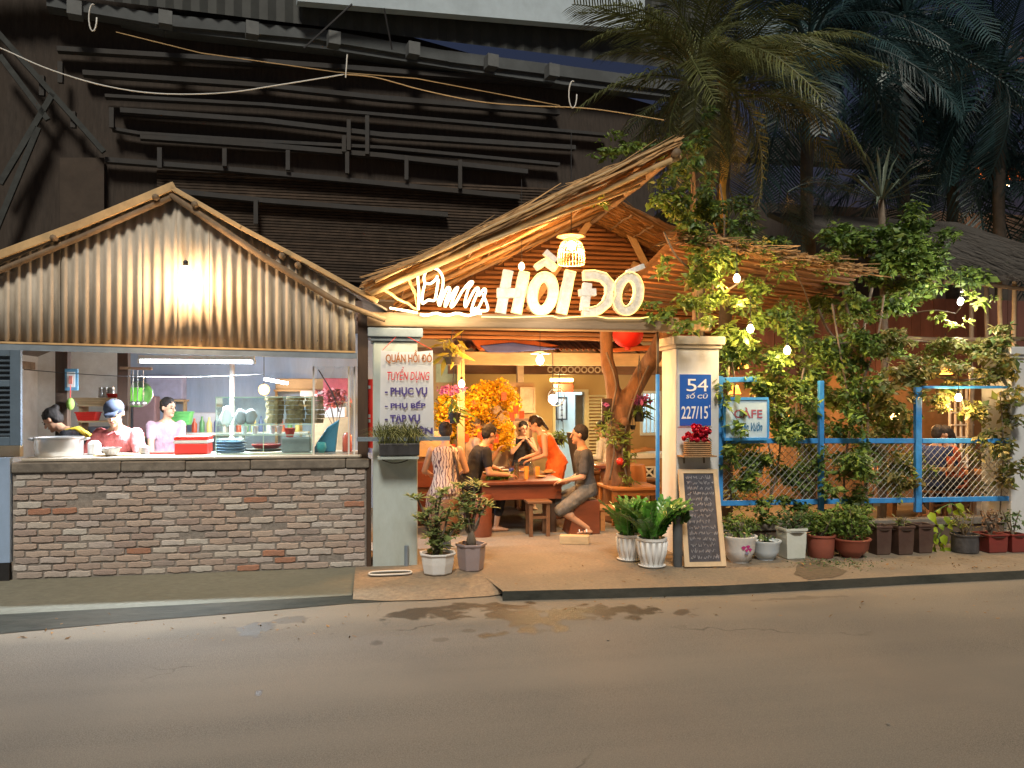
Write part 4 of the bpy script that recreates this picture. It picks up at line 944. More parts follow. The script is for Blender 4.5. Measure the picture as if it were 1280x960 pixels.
tray=MB().bx(X(120,.3),X(172,.3),.2,.42,ZC,ZC+.012).build('chopping_board',M_palew,bevel=.004); tag(tray,'flat wooden chopping board under the hands of the woman in the cap','chopping board')
# standing rack at left
RX0,RX1=-4.65,-4.2; t=thing('dish_rack','tall steel dish rack with baskets against the left kitchen wall','rack',(-4.4,.9,0))
for x in(RX0,RX1):
    for y in(.75,1.25): MB().bx(x-.012,x+.012,y-.012,y+.012,0,2.0).build('rack_post',M_steel,t)
for z in(.9,1.25,1.7): MB().bx(RX0,RX1,.75,1.25,z,z+.015).build('rack_shelf',M_palew,t); 
basket('plastic_basket','big red plastic basket upturned on the top shelf of the dish rack',(-4.43,.95,1.715),.34,.3,.16,M_red,flare=.8)
basket('plastic_basket','round brown basket leaning behind the red one on the rack',(-4.28,1.15,1.715),.26,.24,.16,M_palew,flare=1.1)
for k,(x,z) in enumerate(((-4.5,1.265),(-4.35,1.265),(-4.45,.915),(-4.3,.915))):
    bowl('enamel_bowl',['pink enamel bowl on the middle shelf of the dish rack, at left','pale yellow enamel bowl on the middle rack shelf, at right','white enamel bowl low on the dish rack, at left','white enamel bowl low on the dish rack, at right'][k],(x,.95,z),.05,.11,.06,[mat('pink_enamel',(.7,.3,.28),rough=.4),mat('yellow_enamel',(.75,.65,.3),rough=.4),M_white,M_white][k],cat='bowl',group='bowls on the dish rack')
# wall shelf with baskets and jars, mid left
sy_=2.4; zs=Z(125,520,sy_); zs2=Z(125,508,sy_)
t=thing('wall_shelf','pair of wooden wall shelves with jars and red baskets behind the cooks','shelf',P(120,520,sy_))
MB().bx(X(96,sy_),X(148,sy_),sy_,sy_+.35,Z(120,526,sy_)-.02,Z(120,526,sy_)).build('shelf_board',M_palew,t); MB().bx(X(96,sy_),X(148,sy_),sy_,sy_+.35,Z(120,506,sy_)-.02,Z(120,506,sy_)).build('shelf_board',M_palew,t)
MB().bx(X(96,sy_),X(150,sy_),sy_+.05,sy_+.35,Z(120,543,sy_)-.02,Z(120,543,sy_)).build('shelf_board',M_steel,t)
for px in(96,149): MB().bx(X(px,sy_)-.015,X(px,sy_)+.015,sy_+.1,sy_+.35,Z(120,560,sy_),Z(120,500,sy_)).build('shelf_side',M_palew,t)
basket('plastic_basket','red basket on the lower wall shelf left of the capped woman',V3((X(105,sy_),sy_+.15,Z(120,526,sy_))),.2,.2,.1,M_red)
basket('plastic_basket','red orange basket on the upper wall shelf near the timber post',V3((X(142,sy_),sy_+.15,Z(120,506,sy_))),.15,.2,.13,M_red)
basket('bamboo_tray','woven tan tray basket on the upper wall shelf',V3((X(118,sy_),sy_+.15,Z(120,506,sy_))),.42,.25,.08,M_palew)
for k,px in enumerate((124,130,137,147)):
    c=V3((X(px,sy_),sy_+.08,Z(120,506,sy_)+.09 if px<140 else Z(120,506,sy_)+.0))
    t=thing('glass_jar',['leftmost','second','third','rightmost'][k]+' small steel lidded jar in the row on the upper wall shelf','jar',c,group='jars on the wall shelf')
    MB().lathe([(.03,0),(.035,.01),(.035,.09),(.028,.1)],c,12).build('jar_body',M_alu,t,smooth='auto'); MB().lathe([(.032,.1),(.032,.125),(.01,.13)],c,12).build('lid',M_steel,t,smooth='auto')
for k,px in enumerate((110,119,127,137)):
    c=V3((X(px,sy_),sy_+.2,Z(120,543,sy_))); bowl('dark_bowl',['leftmost','second','third','rightmost'][k]+' dark bowl on the lowest steel shelf behind the cooks',c,.04,.075,.09,mat('slate_glaze',(.12,.14,.18),rough=.3),cat='bowl',group='bowls on the lowest shelf')
basket('plastic_basket','lime green basket standing on end beside the steel colander',P(164,508,2.2),.2,.15,.22,mat('lime_plastic',(.2,.7,.08),rough=.4),flare=1.2)
c=P(176,494,2.3); b=MB().lathe([(.02,-.02),(.12,.0),(.16,.06),(.165,.07),(.15,.07),(.11,.015)],(0,0,0),20); 
o=b.build('colander',M_steel,smooth=True); o.location=c; o.rotation_euler=(R(80),0,0); tag(o,'steel colander hung upright on the dark post','colander')
basket('plastic_basket','green plastic crate in the middle of the kitchen behind the third worker',P(225,531,2.6),.26,.2,.16,mat('green_plastic',(.12,.45,.12),rough=.45),flare=1.1)
c=on(242,.42); t=thing('cool_box','red and white plastic cool box standing on the worktop','cool box',c)
w=.31; MB().bx(c.x-w/2,c.x+w/2,.3,.55,ZC,ZC+.11).build('box_body',M_red,t,bevel=.012); MB().bx(c.x-w/2-.008,c.x+w/2+.008,.29,.56,ZC+.11,ZC+.14).build('white_band',M_white,t,bevel=.005); MB().bx(c.x-w/2-.004,c.x+w/2+.004,.295,.555,ZC+.14,ZC+.18).build('lid',M_red,t,bevel=.01)
c=on(203,.5); t=MB().bx(X(190,.5),X(222,.5),.4,.6,ZC,ZC+.02).build('red_tray',M_red,bevel=.006); tag(t,'flat red tray beside the cool box on the worktop','tray')
t=thing('notice','blue framed notice with a red print hung on the first timber post','notice',P(89,475,.92))
MB().bx(X(81,.92),X(97,.92),.92,.945,Z(89,488,.92),Z(89,461,.92)).build('notice_frame',mat('notice_blue',(.1,.27,.42),rough=.5),t); MB().bx(X(84,.92),X(94,.92),.912,.922,Z(89,484,.92),Z(89,465,.92)).build('notice_sheet',M_offw,t); MB().bx(X(86.5,.92),X(91,.92),.906,.914,Z(89,480,.92),Z(89,470,.92)).build('red_print',mat('faded_red',(.6,.2,.15)),t)
c=P(88,505,.9); t=thing('hanging_mango','green fruit in a net hanging from the first timber post','fruit',c); MB().sph(c,(.04,.04,.065),10,8).build('fruit_body',mat('green_fruit',(.25,.4,.08)),t,smooth=True); MB().tube([c+V3((0,0,.06)),c+V3((0,0,.2))],.005,5).build('string',M_red,t)
for k,px in enumerate((166,172,179)):
    y=1.7; c=P(px,463,y); t=thing('ladle',['left','middle','right'][k]+' one of three steel ladles hanging from the bar in the kitchen','ladle',c,group='ladles hanging in the kitchen')
    MB().tube([c,c+V3((0,0,-.35))],.006,6).build('handle',M_steel,t); MB().sph(c+V3((0,0,-.38)),(.04,.03,.03),10,6).build('scoop',M_steel,t,smooth=True)
MB().beam(P(150,460,1.72),P(190,461,1.72),.03,.03).build('hanging_bar',M_beamw,room)
# glass display case
GX0,GX1,GY0,GY1=X(270,.2),X(390,.2),.2,.52; gz0=ZC; gz1=Z(330,496,.2)
M_gl=glass('clear_glass',(.95,1,.98),.07); M_edge=mat('glass_edge',(.45,.68,.6),rough=.15,bump=0,var=.02)
t=thing('glass_display_case','glass food display case with a middle shelf on the worktop','display case',((GX0+GX1)/2,.36,gz0))
zm=Z(330,531,.2)
for a,c in(((GX0,GY0),(GX1,GY0)),((GX0,GY1),(GX1,GY1)),((GX0,GY0),(GX0,GY1)),((GX1,GY0),(GX1,GY1))):
    MB().bx(min(a[0],c[0])-.002,max(a[0],c[0])+.002,min(a[1],c[1])-.002,max(a[1],c[1])+.002,gz0+.01,gz1-.004).build('pane',M_gl,t)
MB().bx(GX0+.004,GX1-.004,GY0+.004,GY1-.004,zm,zm+.006).build('glass_shelf',M_gl,t)
for x in(GX0,GX1,(GX0+GX1)/2-.01):
    MB().bx(x-.004,x+.004,GY0-.006,GY0-.0025,gz0+.01,zm if x not in(GX0,GX1) else gz1).build('glass_edge',M_edge,t)
for z in(gz0+.006,zm,gz1-.004,Z(330,544,.2)): MB().bx(GX0-.004,GX1+.004,GY0-.010,GY0-.0065,z-.003,z+.004).build('glass_edge',M_edge,t)
MB().bx(GX0-.01,GX1+.01,GY1+.003,GY1+.01,gz1-.01,gz1).build('top_trim',M_edge,t)
def item(name,label,cat,b,m,bevel=0,smooth=False,group=None): return tag(b.build(name,m,bevel=bevel,smooth=smooth),label,cat,group)
rk=random.Random(4)
M_mat_=mat('dried_noodle',(.24,.19,.1),rough=.9,var=.35,scale=16,bump=.8,rand=.25)
b0=None
for r__ in range(6):
    for q_ in range(3):
        x=X(326,.3)+.02+q_*.2+rk.uniform(0,.02); z=zm+.01+r__*.046
        b=MB(); lab_=['lowest','second','third','fourth','fifth','topmost'][r__]+' dried leaf bundle in the '+['left','middle','right'][q_]+' stack of the glass case'; pts=[V3((x+.095+.09*math.cos(a),.34+.1*math.sin(a),z+.02)) for a in [k*math.pi/6 for k in range(12)]]
        b.ring_loft([[p+V3((rk.uniform(-.01,.01),0,-.018)) for p in pts],[p+V3((rk.uniform(-.01,.01),0,.018+rk.uniform(0,.008))) for p in pts]])
        item('noodle_bundle',lab_,'bundle',b,M_mat_,group='dried bundles in the glass case')
for k,(x,z,m,l_) in enumerate(((X(282,.3),zm+.01,M_white,'crumpled white cloth bag on the upper shelf of the glass case'),(X(300,.3),zm+.01,mat('grey_bag',(.2,.21,.22)),'grey plastic bag beside the white cloth bag in the case'),(X(312,.3),zm+.01,mat('grey_bag',(.2,.21,.22)),'dark plastic bag beside the dried bundles in the case'))):
    b=MB(); b.sph((x,.36,z+.07),(.06,.05,.075 if k else .1),10,7); V_=[(p[0]+rk.uniform(-.012,.012),p[1],p[2]+rk.uniform(-.012,.012)) for p in b.v]; b.v=V_; item('cloth_bag',l_,'bag',b,m,smooth=True)
for k in range(4):
    b=MB().lathe([(.13,0),(.15,.018),(.152,.024),(.14,.022),(.12,.008)],(X(288,.34),.36,gz0+.012+k*.03),20,1,.75); item('blue_plate',['lowest','second','third','topmost'][k]+' blue grey plate of the stack at the left of the glass case','plate',b,mat('blue_melamine',(.12,.2,.34),rough=.35),smooth=True,group='blue plates in the glass case')
b=MB(); b.bx(X(275,.34),X(303,.34),.27,.45,gz0+.135,gz0+.15); item('folded_cloth','white folded cloth on top of the blue plates','cloth',b,M_white,bevel=.006)
b=MB().lathe([(.16,0),(.19,.02),(.192,.026),(.17,.024)],(X(330,.34),.36,gz0+.02),24,1,.7); item('black_platter','wide black platter at the bottom of the glass case','platter',b,mat('black_melamine',(.03,.04,.05),rough=.3),smooth=True)
b=MB().lathe([(.1,0),(.13,.03),(.135,.045),(.12,.04)],(X(333,.34),.36,gz0+.05),24,1.1,.7); item('red_platter','dark red oval basket resting on the black platter','platter',b,mat('dark_red_plastic',(.4,.02,.04),rough=.4),smooth=True)
b=MB().bx(X(352,.3),X(388,.3),.26,.48,gz0+.012,gz0+.16); item('grey_box','matt grey plastic box in the lower right corner of the glass case','box',b,mat('grey_plastic',(.3,.36,.42),rough=.5),bevel=.012)
b=MB().lathe([(.035,0),(.055,.085),(.058,.088),(.05,.084),(.03,.01)],(X(362,.34),.36,gz0+.165),16); item('red_cup','orange red plastic cup standing on the grey box','cup',b,M_red,smooth='auto')
for k,px in enumerate((305,318,340,349)):
    b=MB().lathe([(.022,0),(.032,.08),(.034,.082),(.02,.01)],(X(px,.42),.45,zm-.1),12); item('clear_cup',['leftmost','second','third','rightmost'][k]+' small white cup on the inner ledge of the glass case','cup',b,M_white,smooth='auto',group='white cups in the glass case')
MB().bx(GX0+.006,GX1-.006,GY1-.13,GY1-.006,zm-.106,zm-.1).build('inner_ledge',M_gl,t)
# more clutter on the rear shelf and floor of the kitchen
sy2=3.2; t=thing('rear_shelf','long white rear shelf crowded with bottles behind the glass case','shelf',P(255,540,sy2))
MB().bx(X(215,sy2),X(385,sy2),sy2,sy2+.35,Z(255,541,sy2)-.03,Z(255,541,sy2)).build('shelf_board',M_offw,t)
for px in(216,300,384): MB().bx(X(px,sy2)-.02,X(px,sy2)+.02,sy2+.02,sy2+.3,0,Z(255,541,sy2)-.031).build('leg',M_offw,t)
cols=[(.6,.1,.05),(.1,.3,.12),(.7,.6,.2),(.08,.12,.3),(.65,.65,.62),(.35,.14,.05)]
for k in range(15):
    px=240+k*9.3; h=rk.uniform(.14,.28); c=V3((X(px,sy2),sy2+.1+rk.uniform(0,.1),Z(255,541,sy2)+.001)); j=k%6
    b=MB().lathe([(.034,0),(.036,h*.6),(.014,h*.8),(.014,h),(.01,h)],c,10)
    item('sauce_bottle',['red','green','yellow','dark blue','white','brown'][j]+' sauce bottle on the rear kitchen shelf, number '+['one','two','three','four','five','six','seven','eight','nine','ten','eleven','twelve','thirteen','fourteen','fifteen'][k]+' from the left','bottle',b,mat('bottle_tone_'+'abcdef'[j],cols[j],rough=.3,bump=0),smooth='auto',group='sauce bottles on the rear shelf')
for k,(px,py,y,w,h,m,l_) in enumerate(((205,484,3.9,.5,.35,mat('lilac_box',(.4,.42,.6)),'pale lilac carton on top of the tall kitchen cupboard'),(375,480,3.9,.7,.16,M_palew,'long tan carton high at the rear right of the kitchen'),(398,497,3.4,.5,.2,M_offw,'white carton below the long tan one'),(420,487,3.3,.35,.32,mat('pink_box',(.55,.15,.22)),'pink carton behind the dried flowers'),(180,520,3.6,.3,.55,mat('mauve_box',(.3,.2,.22)),'dull mauve sack behind the capped woman'),(262,529,3.7,.5,.3,mat('pale_sack',(.5,.55,.62)),'pale grey sack against the blue tarpaulin'))):
    c=P(px,py,y); b=MB().bx(c.x-w/2,c.x+w/2,y,y+.25,c.z-h/2,c.z+h/2); item('carton',l_,'carton',b,m,bevel=.02)
    b=MB(); b.bx(c.x-w/2-.02,c.x+w/2+.02,y-.02,y+.3,c.z-h/2-.03,c.z-h/2-.001)
    for sx in(-1,1): b.bx(c.x+sx*w/2-.015,c.x+sx*w/2+.015,y+.1,y+.2,0,c.z-h/2-.031)
    item('carton_stand','slim stand under the '+l_.split(' ')[0]+' '+l_.split(' ')[1]+' '+l_.split(' ')[2]+' in the kitchen','stand',b,M_palew)
for k,(px,w,h,m,l_) in enumerate(((52,.05,.12,M_red,'small red sauce jar on the worktop left of the stock pot'),(180,.05,.09,M_alu,'steel cup by the chopping board'),(118,.06,.14,M_white,'white plastic jug between the pot and the chopping board'),(434,.05,.2,mat('bottle_tone_a',(.6,.1,.05)),'red bottle at the right end of the worktop'))):
    b=MB().lathe([(w*.8,0),(w,.01),(w,h*.8),(w*.5,h),(w*.4,h)],on(px,.45),14); item('worktop_jar',l_,'jar',b,m,smooth='auto')
# right end: blue basket, plastic sheet, dried flowers, cabinet
b=MB(); c=V3((X(407,.45),.45,ZC))
b.prism([(-.13,0),(.1,0),(.12,.2),(.14,.34),(.02,.26),(-.09,.1)],c,(1,0,0),(0,0,1),-.08); item('blue_basket','tall blue plastic scoop basket right of the glass case','basket',b,mat('sea_blue_plastic',(.05,.32,.5),rough=.4),bevel=.012)
b=MB(); b.lathe([(.03,0),(.05,.05),(.045,.1),(.02,.11)],V3((X(402,.38),.36,ZC)),12); item('cyan_bottle','squat cyan bottle before the blue basket','bottle',b,mat('cyan_plastic',(.05,.55,.6),rough=.35),smooth=True)
b=MB(); b.bx(X(391,1.2),X(436,1.2),1.2,1.6,0,Z(410,522,1.2)); item('side_cabinet','pale wooden cabinet behind the plastic sheet at the right of the kitchen','cabinet',b,M_palew,bevel=.01)
b=MB(); b.bx(X(395,1.3),X(432,1.3),1.25,1.5,Z(410,522,1.2)+.002,Z(410,509,1.2)); item('white_box','white flat box on the side cabinet','box',b,M_offw,bevel=.005)
t=thing('plastic_sheet','clear crinkled plastic sheet hung over the right end of the kitchen window','sheet',P(418,515,.1))
n=14; V=[];F=[]
for i in range(n+1):
    for j in range(n+1):
        u_=i/n;v_=j/n; p=P(392+51*u_,458+ (114-2)*v_+ (4 if i==n else 0),.1); V.append((p.x,p.y+.02*math.sin(u_*14+v_*6+math.sin(v_*9)*2)*(1-v_*.5),p.z))
for i in range(n):
    for j in range(n): a=i*(n+1)+j; F.append((a,a+1,a+n+2,a+n+1))
b=MB(); b.add(V,F); b.build('clear_film',glass('plastic_film',(.93,.97,1),.16,.12),t,smooth=True)
for x in(392,436,443): MB().bx(X(x,.08)-.008,X(x,.08)+.008,.07,.09,ZC,Z(418,458,.08)).build('sheet_batten',M_offw,t)
MB().tube([P(398,462,.3),P(415,490,.3),P(424,515,.3)],.006,6).build('cord',M_darkst,t)
ft=thing('dried_flowers','bunch of pink and orange dried flowers behind the plastic sheet','flowers',P(415,505,.9))
rg2=np.random.default_rng(3); q=P(412,498,.9)
V,F=leaves(cloud([(q.x,q.y,q.z,.22,.1,.12)],260,rg2),.06,rg2,aspect=.7); npmesh('petals',V,F,mat('dried_petal',(.6,.2,.2),rough=.8,island=.6,bump=0),ft,kind='stuff')
for k in range(7): MB().tube([q+V3((rk.uniform(-.2,.2),0,rk.uniform(-.05,.1))),P(420,540,.9)],.004,5).build('stem',M_bamb2,ft)
# ================================================================ GATE INTERIOR
BY=6.2
hr=thing('dining_house','ochre house wall with doorway, shutters and window at the back of the restaurant yard','building',(X(680,BY),BY,0))
def bw(x0,x1,z0,z1,m=M_ochre,name='wall',y=BY,th=.15): return MB().bx(x0,x1,y,y+th,z0,z1).build(name,m,hr)
XL=X(440,BY); xd0,xd1=X(694,BY),X(730,BY); zd=Z(710,490,BY); xw0,xw1=X(803,BY),X(823,BY); zw0,zw1=Z(810,541,BY),Z(810,492,BY); XR=10.5
bw(XL,xd0,-.02,3.4); bw(xd0,xd1,zd,3.4); bw(xd1,xw0,-.02,3.4); bw(xw0,xw1,-.02,zw0); bw(xw0,xw1,zw1,3.4); bw(xw1,XR,-.02,3.4)
M_pbr=mat('pale_blue_room',(.62,.75,.78),rough=.7,var=.05)
bw(X(660,BY),X(850,BY+1.6),-.02,3,M_pbr,'room_wall',BY+1.6); MB().bx(X(660,BY),X(840,BY),BY+.16,BY+1.6,2.7,2.75).build('room_ceiling',M_pbr,hr); MB().bx(X(655,BY),X(655,BY)+.08,BY+.16,BY+1.6,0,2.7).build('room_wall',M_pbr,hr); MB().bx(X(850,BY),X(850,BY)+.08,BY+.16,BY+1.6,0,2.7).build('room_wall',M_pbr,hr)
lamp(hr,((xd0+xd1)/2+.1,BY+.8,2.4),30,(.75,.9,1),.1); lamp(hr,((xw0+xw1)/2,BY+.8,2.2),22,(.8,.9,1),.1)
for a in((xd0-.05,xd0,0,zd+.05),(xd1,xd1+.08,0,zd+.05),(xd0,xd1,zd,zd+.05)): MB().bx(a[0],a[1],BY-.03,BY+.1,a[2],a[3]).build('door_frame',M_cream,hr)
MB().bx(xd1-.16,xd1-.02,BY-.0,BY+.05,0,zd-.05).build('door_leaf',M_darkst,hr)
fr=MB()
for a in((xw0-.05,xw0,zw0-.05,zw1+.05),(xw1,xw1+.05,zw0-.05,zw1+.05)): MB().bx(a[0],a[1],BY-.03,BY+.1,a[2],a[3]).build('window_frame',M_offw,hr)
for z in(zw0-.05,zw1): MB().bx(xw0,xw1,BY-.03,BY+.1,z,z+.05).build('window_frame',M_offw,hr)
for k in range(1,4): x=xw0+(xw1-xw0)*k/4; MB().bx(x-.006,x+.006,BY-.01,BY+.01,zw0,zw1).build('window_bar',M_offw,hr)
# louvre shutter beside the door
sx0,sx1=X(733,BY),X(758,BY); sz0,sz1=.3,Z(745,494,BY)
MB().bx(sx0,sx0+.04,BY-.05,BY-.01,sz0,sz1).build('shutter_stile',M_cream,hr); MB().bx(sx1-.04,sx1,BY-.05,BY-.01,sz0,sz1).build('shutter_stile',M_cream,hr)
k=0; z=sz0
while z<sz1: MB().beam((sx0+.04,BY-.04,z),(sx1-.04,BY-.04,z),.05,.01,up=(0,-.6,.8)).build('shutter_slat',M_cream,hr); z+=.062
# vents and boards above
for k in range(9):
    x=X(688,4.6)+k*.115; z=Z(700,462,4.6)
    b=MB(); pts=[V3((x+.045*math.cos(a),4.6,z+.045*math.sin(a))) for a in [i*math.pi/5 for i in range(11)]]; b.tube(pts,.012,6,cap=False); b.build('vent_ring',M_cream,hr)
MB().bx(X(560,4.7),X(860,4.7),4.7,4.76,Z(700,468,4.7),Z(700,456,4.7)).build('vent_board',M_wood2,hr)
MB().bx(X(545,5),X(575,5),5,5.05,Z(560,478,5),Z(560,455,5)).build('green_panel',mat('sage_panel',(.36,.4,.24)),hr)
# inner lean-to: pale beam and tile ends
il=thing('inner_lean_to','low tiled lean-to roof with a pale beam crossing the yard behind the gate','roof',(X(700,3.4),3.4,0))
MB().bx(X(573,3.4),X(836,3.4),3.35,3.5,Z(700,457,3.4),Z(700,441,3.4)).build('beam',M_palew,il,bevel=.008)
xx=X(573,3.4); zt_=Z(700,441,3.4)
for i in range(34):
    x=xx+i*.086
    if x>X(850,3.4): break
    a=V3((x,3.28,zt_+.02)); c_2=V3((x,5.6,zt_+.75)); b=MB()
    rings=[[p+V3((.045*math.cos(t_),0,.04*math.sin(t_))) for t_ in [math.pi*j/6 for j in range(7)]] for p in (a,c_2)]
    b.ring_loft(rings,closed=False,cap=False); rings=[[p+V3((.037*math.cos(t_),0,.032*math.sin(t_))) for t_ in [math.pi*j/6 for j in range(7)]] for p in (a,c_2)]; b.ring_loft(rings,closed=False,cap=False); b.build('roof_tile',M_tile,il,smooth=True)
for k in range(5): x=xx+.3+k*.62; MB().beam((x,3.5,zt_-.02),(x,5.6,zt_+.66),.05,.07).build('rafter',M_wood2,il)
MB().bx(XL,XR,BY-.02,BY,2.5,2.6).build('wall_rail',M_wood2,hr)
for k,(pp,m,l_) in enumerate((([(590,425),(640,416),(660,424),(700,432),(650,437),(600,438)],mat('orange_cloth',(.6,.14,.03)),'orange cloth heaped on the lean-to roof behind the gate beam'),([(600,432),(640,428),(700,436),(640,440),(610,440)],mat('blue_cloth',(.08,.1,.3)),'folded blue tarpaulin on the lean-to roof below the orange cloth'),([(760,436),(800,432),(846,430),(840,436),(770,440)],mat('orange_cloth',(.6,.14,.03)),'orange tarpaulin strip below the red lantern'))):
    q=[P(x,y,3.3-.03*k) for x,y in pp]; o=q[0]; b=MB(); b.prism([(p.x-o.x,p.z-o.z) for p in q],o,(1,0,0),(0,0,1),-.1)
    item('tarpaulin',l_,'tarpaulin',b,m,bevel=.01)
# yellow tube lamp with a small red sign, globe lamp on iron ring
t=thing('wall_tube_lamp','yellow glowing tube lamp over a small red sign above the doorway','lamp',P(702,475,5.4))
MB().tube([P(688,475,5.4),P(716,475,5.4)],.03,10).build('tube',mat('yellow_tube',(1,.9,.4),emit=9,emcol=(1,.85,.28),bump=0),t,smooth=True)
MB().bx(X(692,5.5),X(716,5.5),5.5,5.53,Z(700,489,5.5),Z(700,480,5.5)).build('red_sign',M_red,t); lamp(t,P(702,480,5.2),40,(1,.8,.3),.1)
t=thing('globe_lamp','white globe lamp in an iron ring left of the doorway','lamp',P(692,499,3.2)); c=P(691,499,3.2)
MB().sph(c,.07,14,10).build('globe',mat('globe_glow',(1,1,1),emit=7,emcol=(1,.86,.66),bump=0),t,smooth=True)
MB().tube([c+V3((.12*math.cos(a)+.05,0,.13*math.sin(a)+.03)) for a in [i*.3 for i in range(22)]],.008,6).build('iron_ring',M_black,t,smooth=True); MB().tube([c+V3((0,0,.07)),c+V3((0,0,.7))],.006,5).build('cord',M_black,t); lamp(t,c+V3((0,-.12,-.05)),45,(1,.72,.4),.08)
def frame(px0,px1,py0,py1,Y,label,m1,m2,w=.03,cat='picture',art=None):
    t=thing('picture_frame',label,cat,P((px0+px1)/2,py1,Y)); x0,x1,z0,z1=X(px0,Y),X(px1,Y),Z(px0,py1,Y),Z(px0,py0,Y)
    for a in((x0,x0+w,z0,z1),(x1-w,x1,z0,z1),(x0+w,x1-w,z0,z0+w),(x0+w,x1-w,z1-w,z1)): MB().bx(a[0],a[1],Y-.02,Y+.02,a[2],a[3]).build('frame_bar',m1,t)
    MB().bx(x0+w,x1-w,Y-.005,Y+.01,z0+w,z1-w).build('picture_sheet',m2,t); return t,(x0,x1,z0,z1)
M_art=mat('brown_relief',(.42,.3,.16),rough=.7,var=.5,scale=7,bump=.6)
frame(638,665,523,562,3.9,'large brown framed relief picture behind the boy at the table',M_wood2,M_art,.04)
frame(650,669,484,516,3.9,'smaller framed print hanging above the brown relief picture',M_palew,mat('print_sheet',(.5,.4,.25),var=.3),.03)
t,(x0,x1,z0,z1)=frame(695,709,496,525,BY+1.5,'narrow framed calligraphy scroll inside the pale blue doorway',M_darkst,M_offw,.03)
b=MB(); 
for k in range(4): z=z1-.1-k*.11; b.bx((x0+x1)/2-.02,(x0+x1)/2+.02,BY+1.47,BY+1.485,z-.07,z-.05); b.bx((x0+x1)/2-.005,(x0+x1)/2+.005,BY+1.46,BY+1.474,z-.08,z)
b.build('brush_stroke',M_black,t)
bw(X(600,4.0),X(668,4.0),-.0,Z(650,478,4),M_ochre,'partition',4.0,.1)
# cabinet at left, bench etc
b=MB(); 
t=thing('cabinet','brown timber cabinet half hidden behind the left gate pillar','cabinet',(X(533,2.4),2.4,0))
MB().bx(X(500,2.4),X(560,2.4),2.4,2.8,0,Z(533,553,2.4)).build('cabinet_body',M_wood2,t,bevel=.01)
for k in range(3): MB().bx(X(502,2.38),X(556,2.38),2.375,2.398,.1+k*.4,.1+k*.4+.34).build('cabinet_panel',M_palew if k==2 else M_wood,t,bevel=.01)
# ---- main table
TY0,TY1=1.55,3.7; tx0,tx1=X(603,TY0),X(703,TY0); tz=Z(650,601,TY0)
t=thing('dining_table','thick glossy reddish wooden dining table crowded with dishes inside the gate','table',((tx0+tx1)/2,2.6,0))
MB().bx(tx0-.04,tx1+.03,TY0-.04,TY1,tz-.05,tz).build('table_top',M_wood,t,bevel=.012)
MB().bx(tx0,tx1-.01,TY0,TY0+.05,tz-.235,tz-.052).build('apron',M_wood,t,bevel=.006); MB().bx(tx0,tx0+.05,TY0+.05,TY1-.1,tz-.235,tz-.052).build('apron',M_wood,t); MB().bx(tx1-.06,tx1-.01,TY0+.05,TY1-.1,tz-.235,tz-.052).build('apron',M_wood,t)
for x in(tx0+.05,tx1-.1):
    for y in(TY0+.1,TY1-.2): MB().bx(x-.04,x+.04,y-.04,y+.04,0,tz-.236).build('leg',M_dark if x>tx0+.1 else M_wood,t,bevel=.006)
def stool(label,c,w,h,m,leg=.04,d=None,name='stool',group=None):
    c=V3(c); d=d or w; t=thing(name,label,'stool' if name=='stool' else name,c,group=group)
    MB().bx(c.x-w/2,c.x+w/2,c.y-d/2,c.y+d/2,h-.03,h).build('seat',m,t,bevel=.006)
    for sx in(-1,1):
        for sy in(-1,1): MB().bx(c.x+sx*(w/2-leg)-leg/2,c.x+sx*(w/2-leg)+leg/2,c.y+sy*(d/2-leg)-leg/2,c.y+sy*(d/2-leg)+leg/2,0,h-.031).build('leg',m,t,bevel=.003)
    for s in(-1,1):
        MB().bx(c.x-w/2+leg*1.5,c.x+w/2-leg*1.5,c.y+s*(d/2-leg)-.012,c.y+s*(d/2-leg)+.012,h*.5,h*.5+.03).build('stretcher',m,t)
    return t
stool('brown wooden stool pushed under the front edge of the dining table',(X(672,1.45),1.45,0),.3,.43,M_wood2,.045)
b=MB(); c=V3((X(602,1.5),1.5,0)); b.lathe([(.12,0),(.13,.05),(.125,.25),(.13,.48),(.12,.5)],c,20); item('stump_stool','tall reddish log stool carrying the man in black','stool',b,M_wood,smooth='auto')
b=MB(); c=V3((X(726,1.55),1.55,0)); b.ring_loft([[c+V3(p) for p in((-.2,-.17,0),(.2,-.17,0),(.2,.17,0),(-.2,.17,0))],[c+V3(p) for p in((-.1,-.17,.42),(.2,-.17,.42),(.2,.17,.42),(-.1,.17,.42))]]); item('block_seat','polished reddish wood block under the man in grey','seat',b,M_wood,bevel=.012)
b=MB(); c=G(712,673,.05); b.beam(c+V3((-.12,-.02,0)),c+V3((.2,-.12,0)),.12,.1); item('timber_offcut','short pale timber offcut lying on the floor by the block seat','timber',b,M_palew,bevel=.008)
b=MB(); c=V3((X(556,1.75),1.7,0)); b.lathe([(.17,0),(.18,.04),(.17,.4),(.16,.44)],c,18); item('stump_stool','log stool hidden beneath the patterned dress','stool',b,M_wood2,smooth='auto')
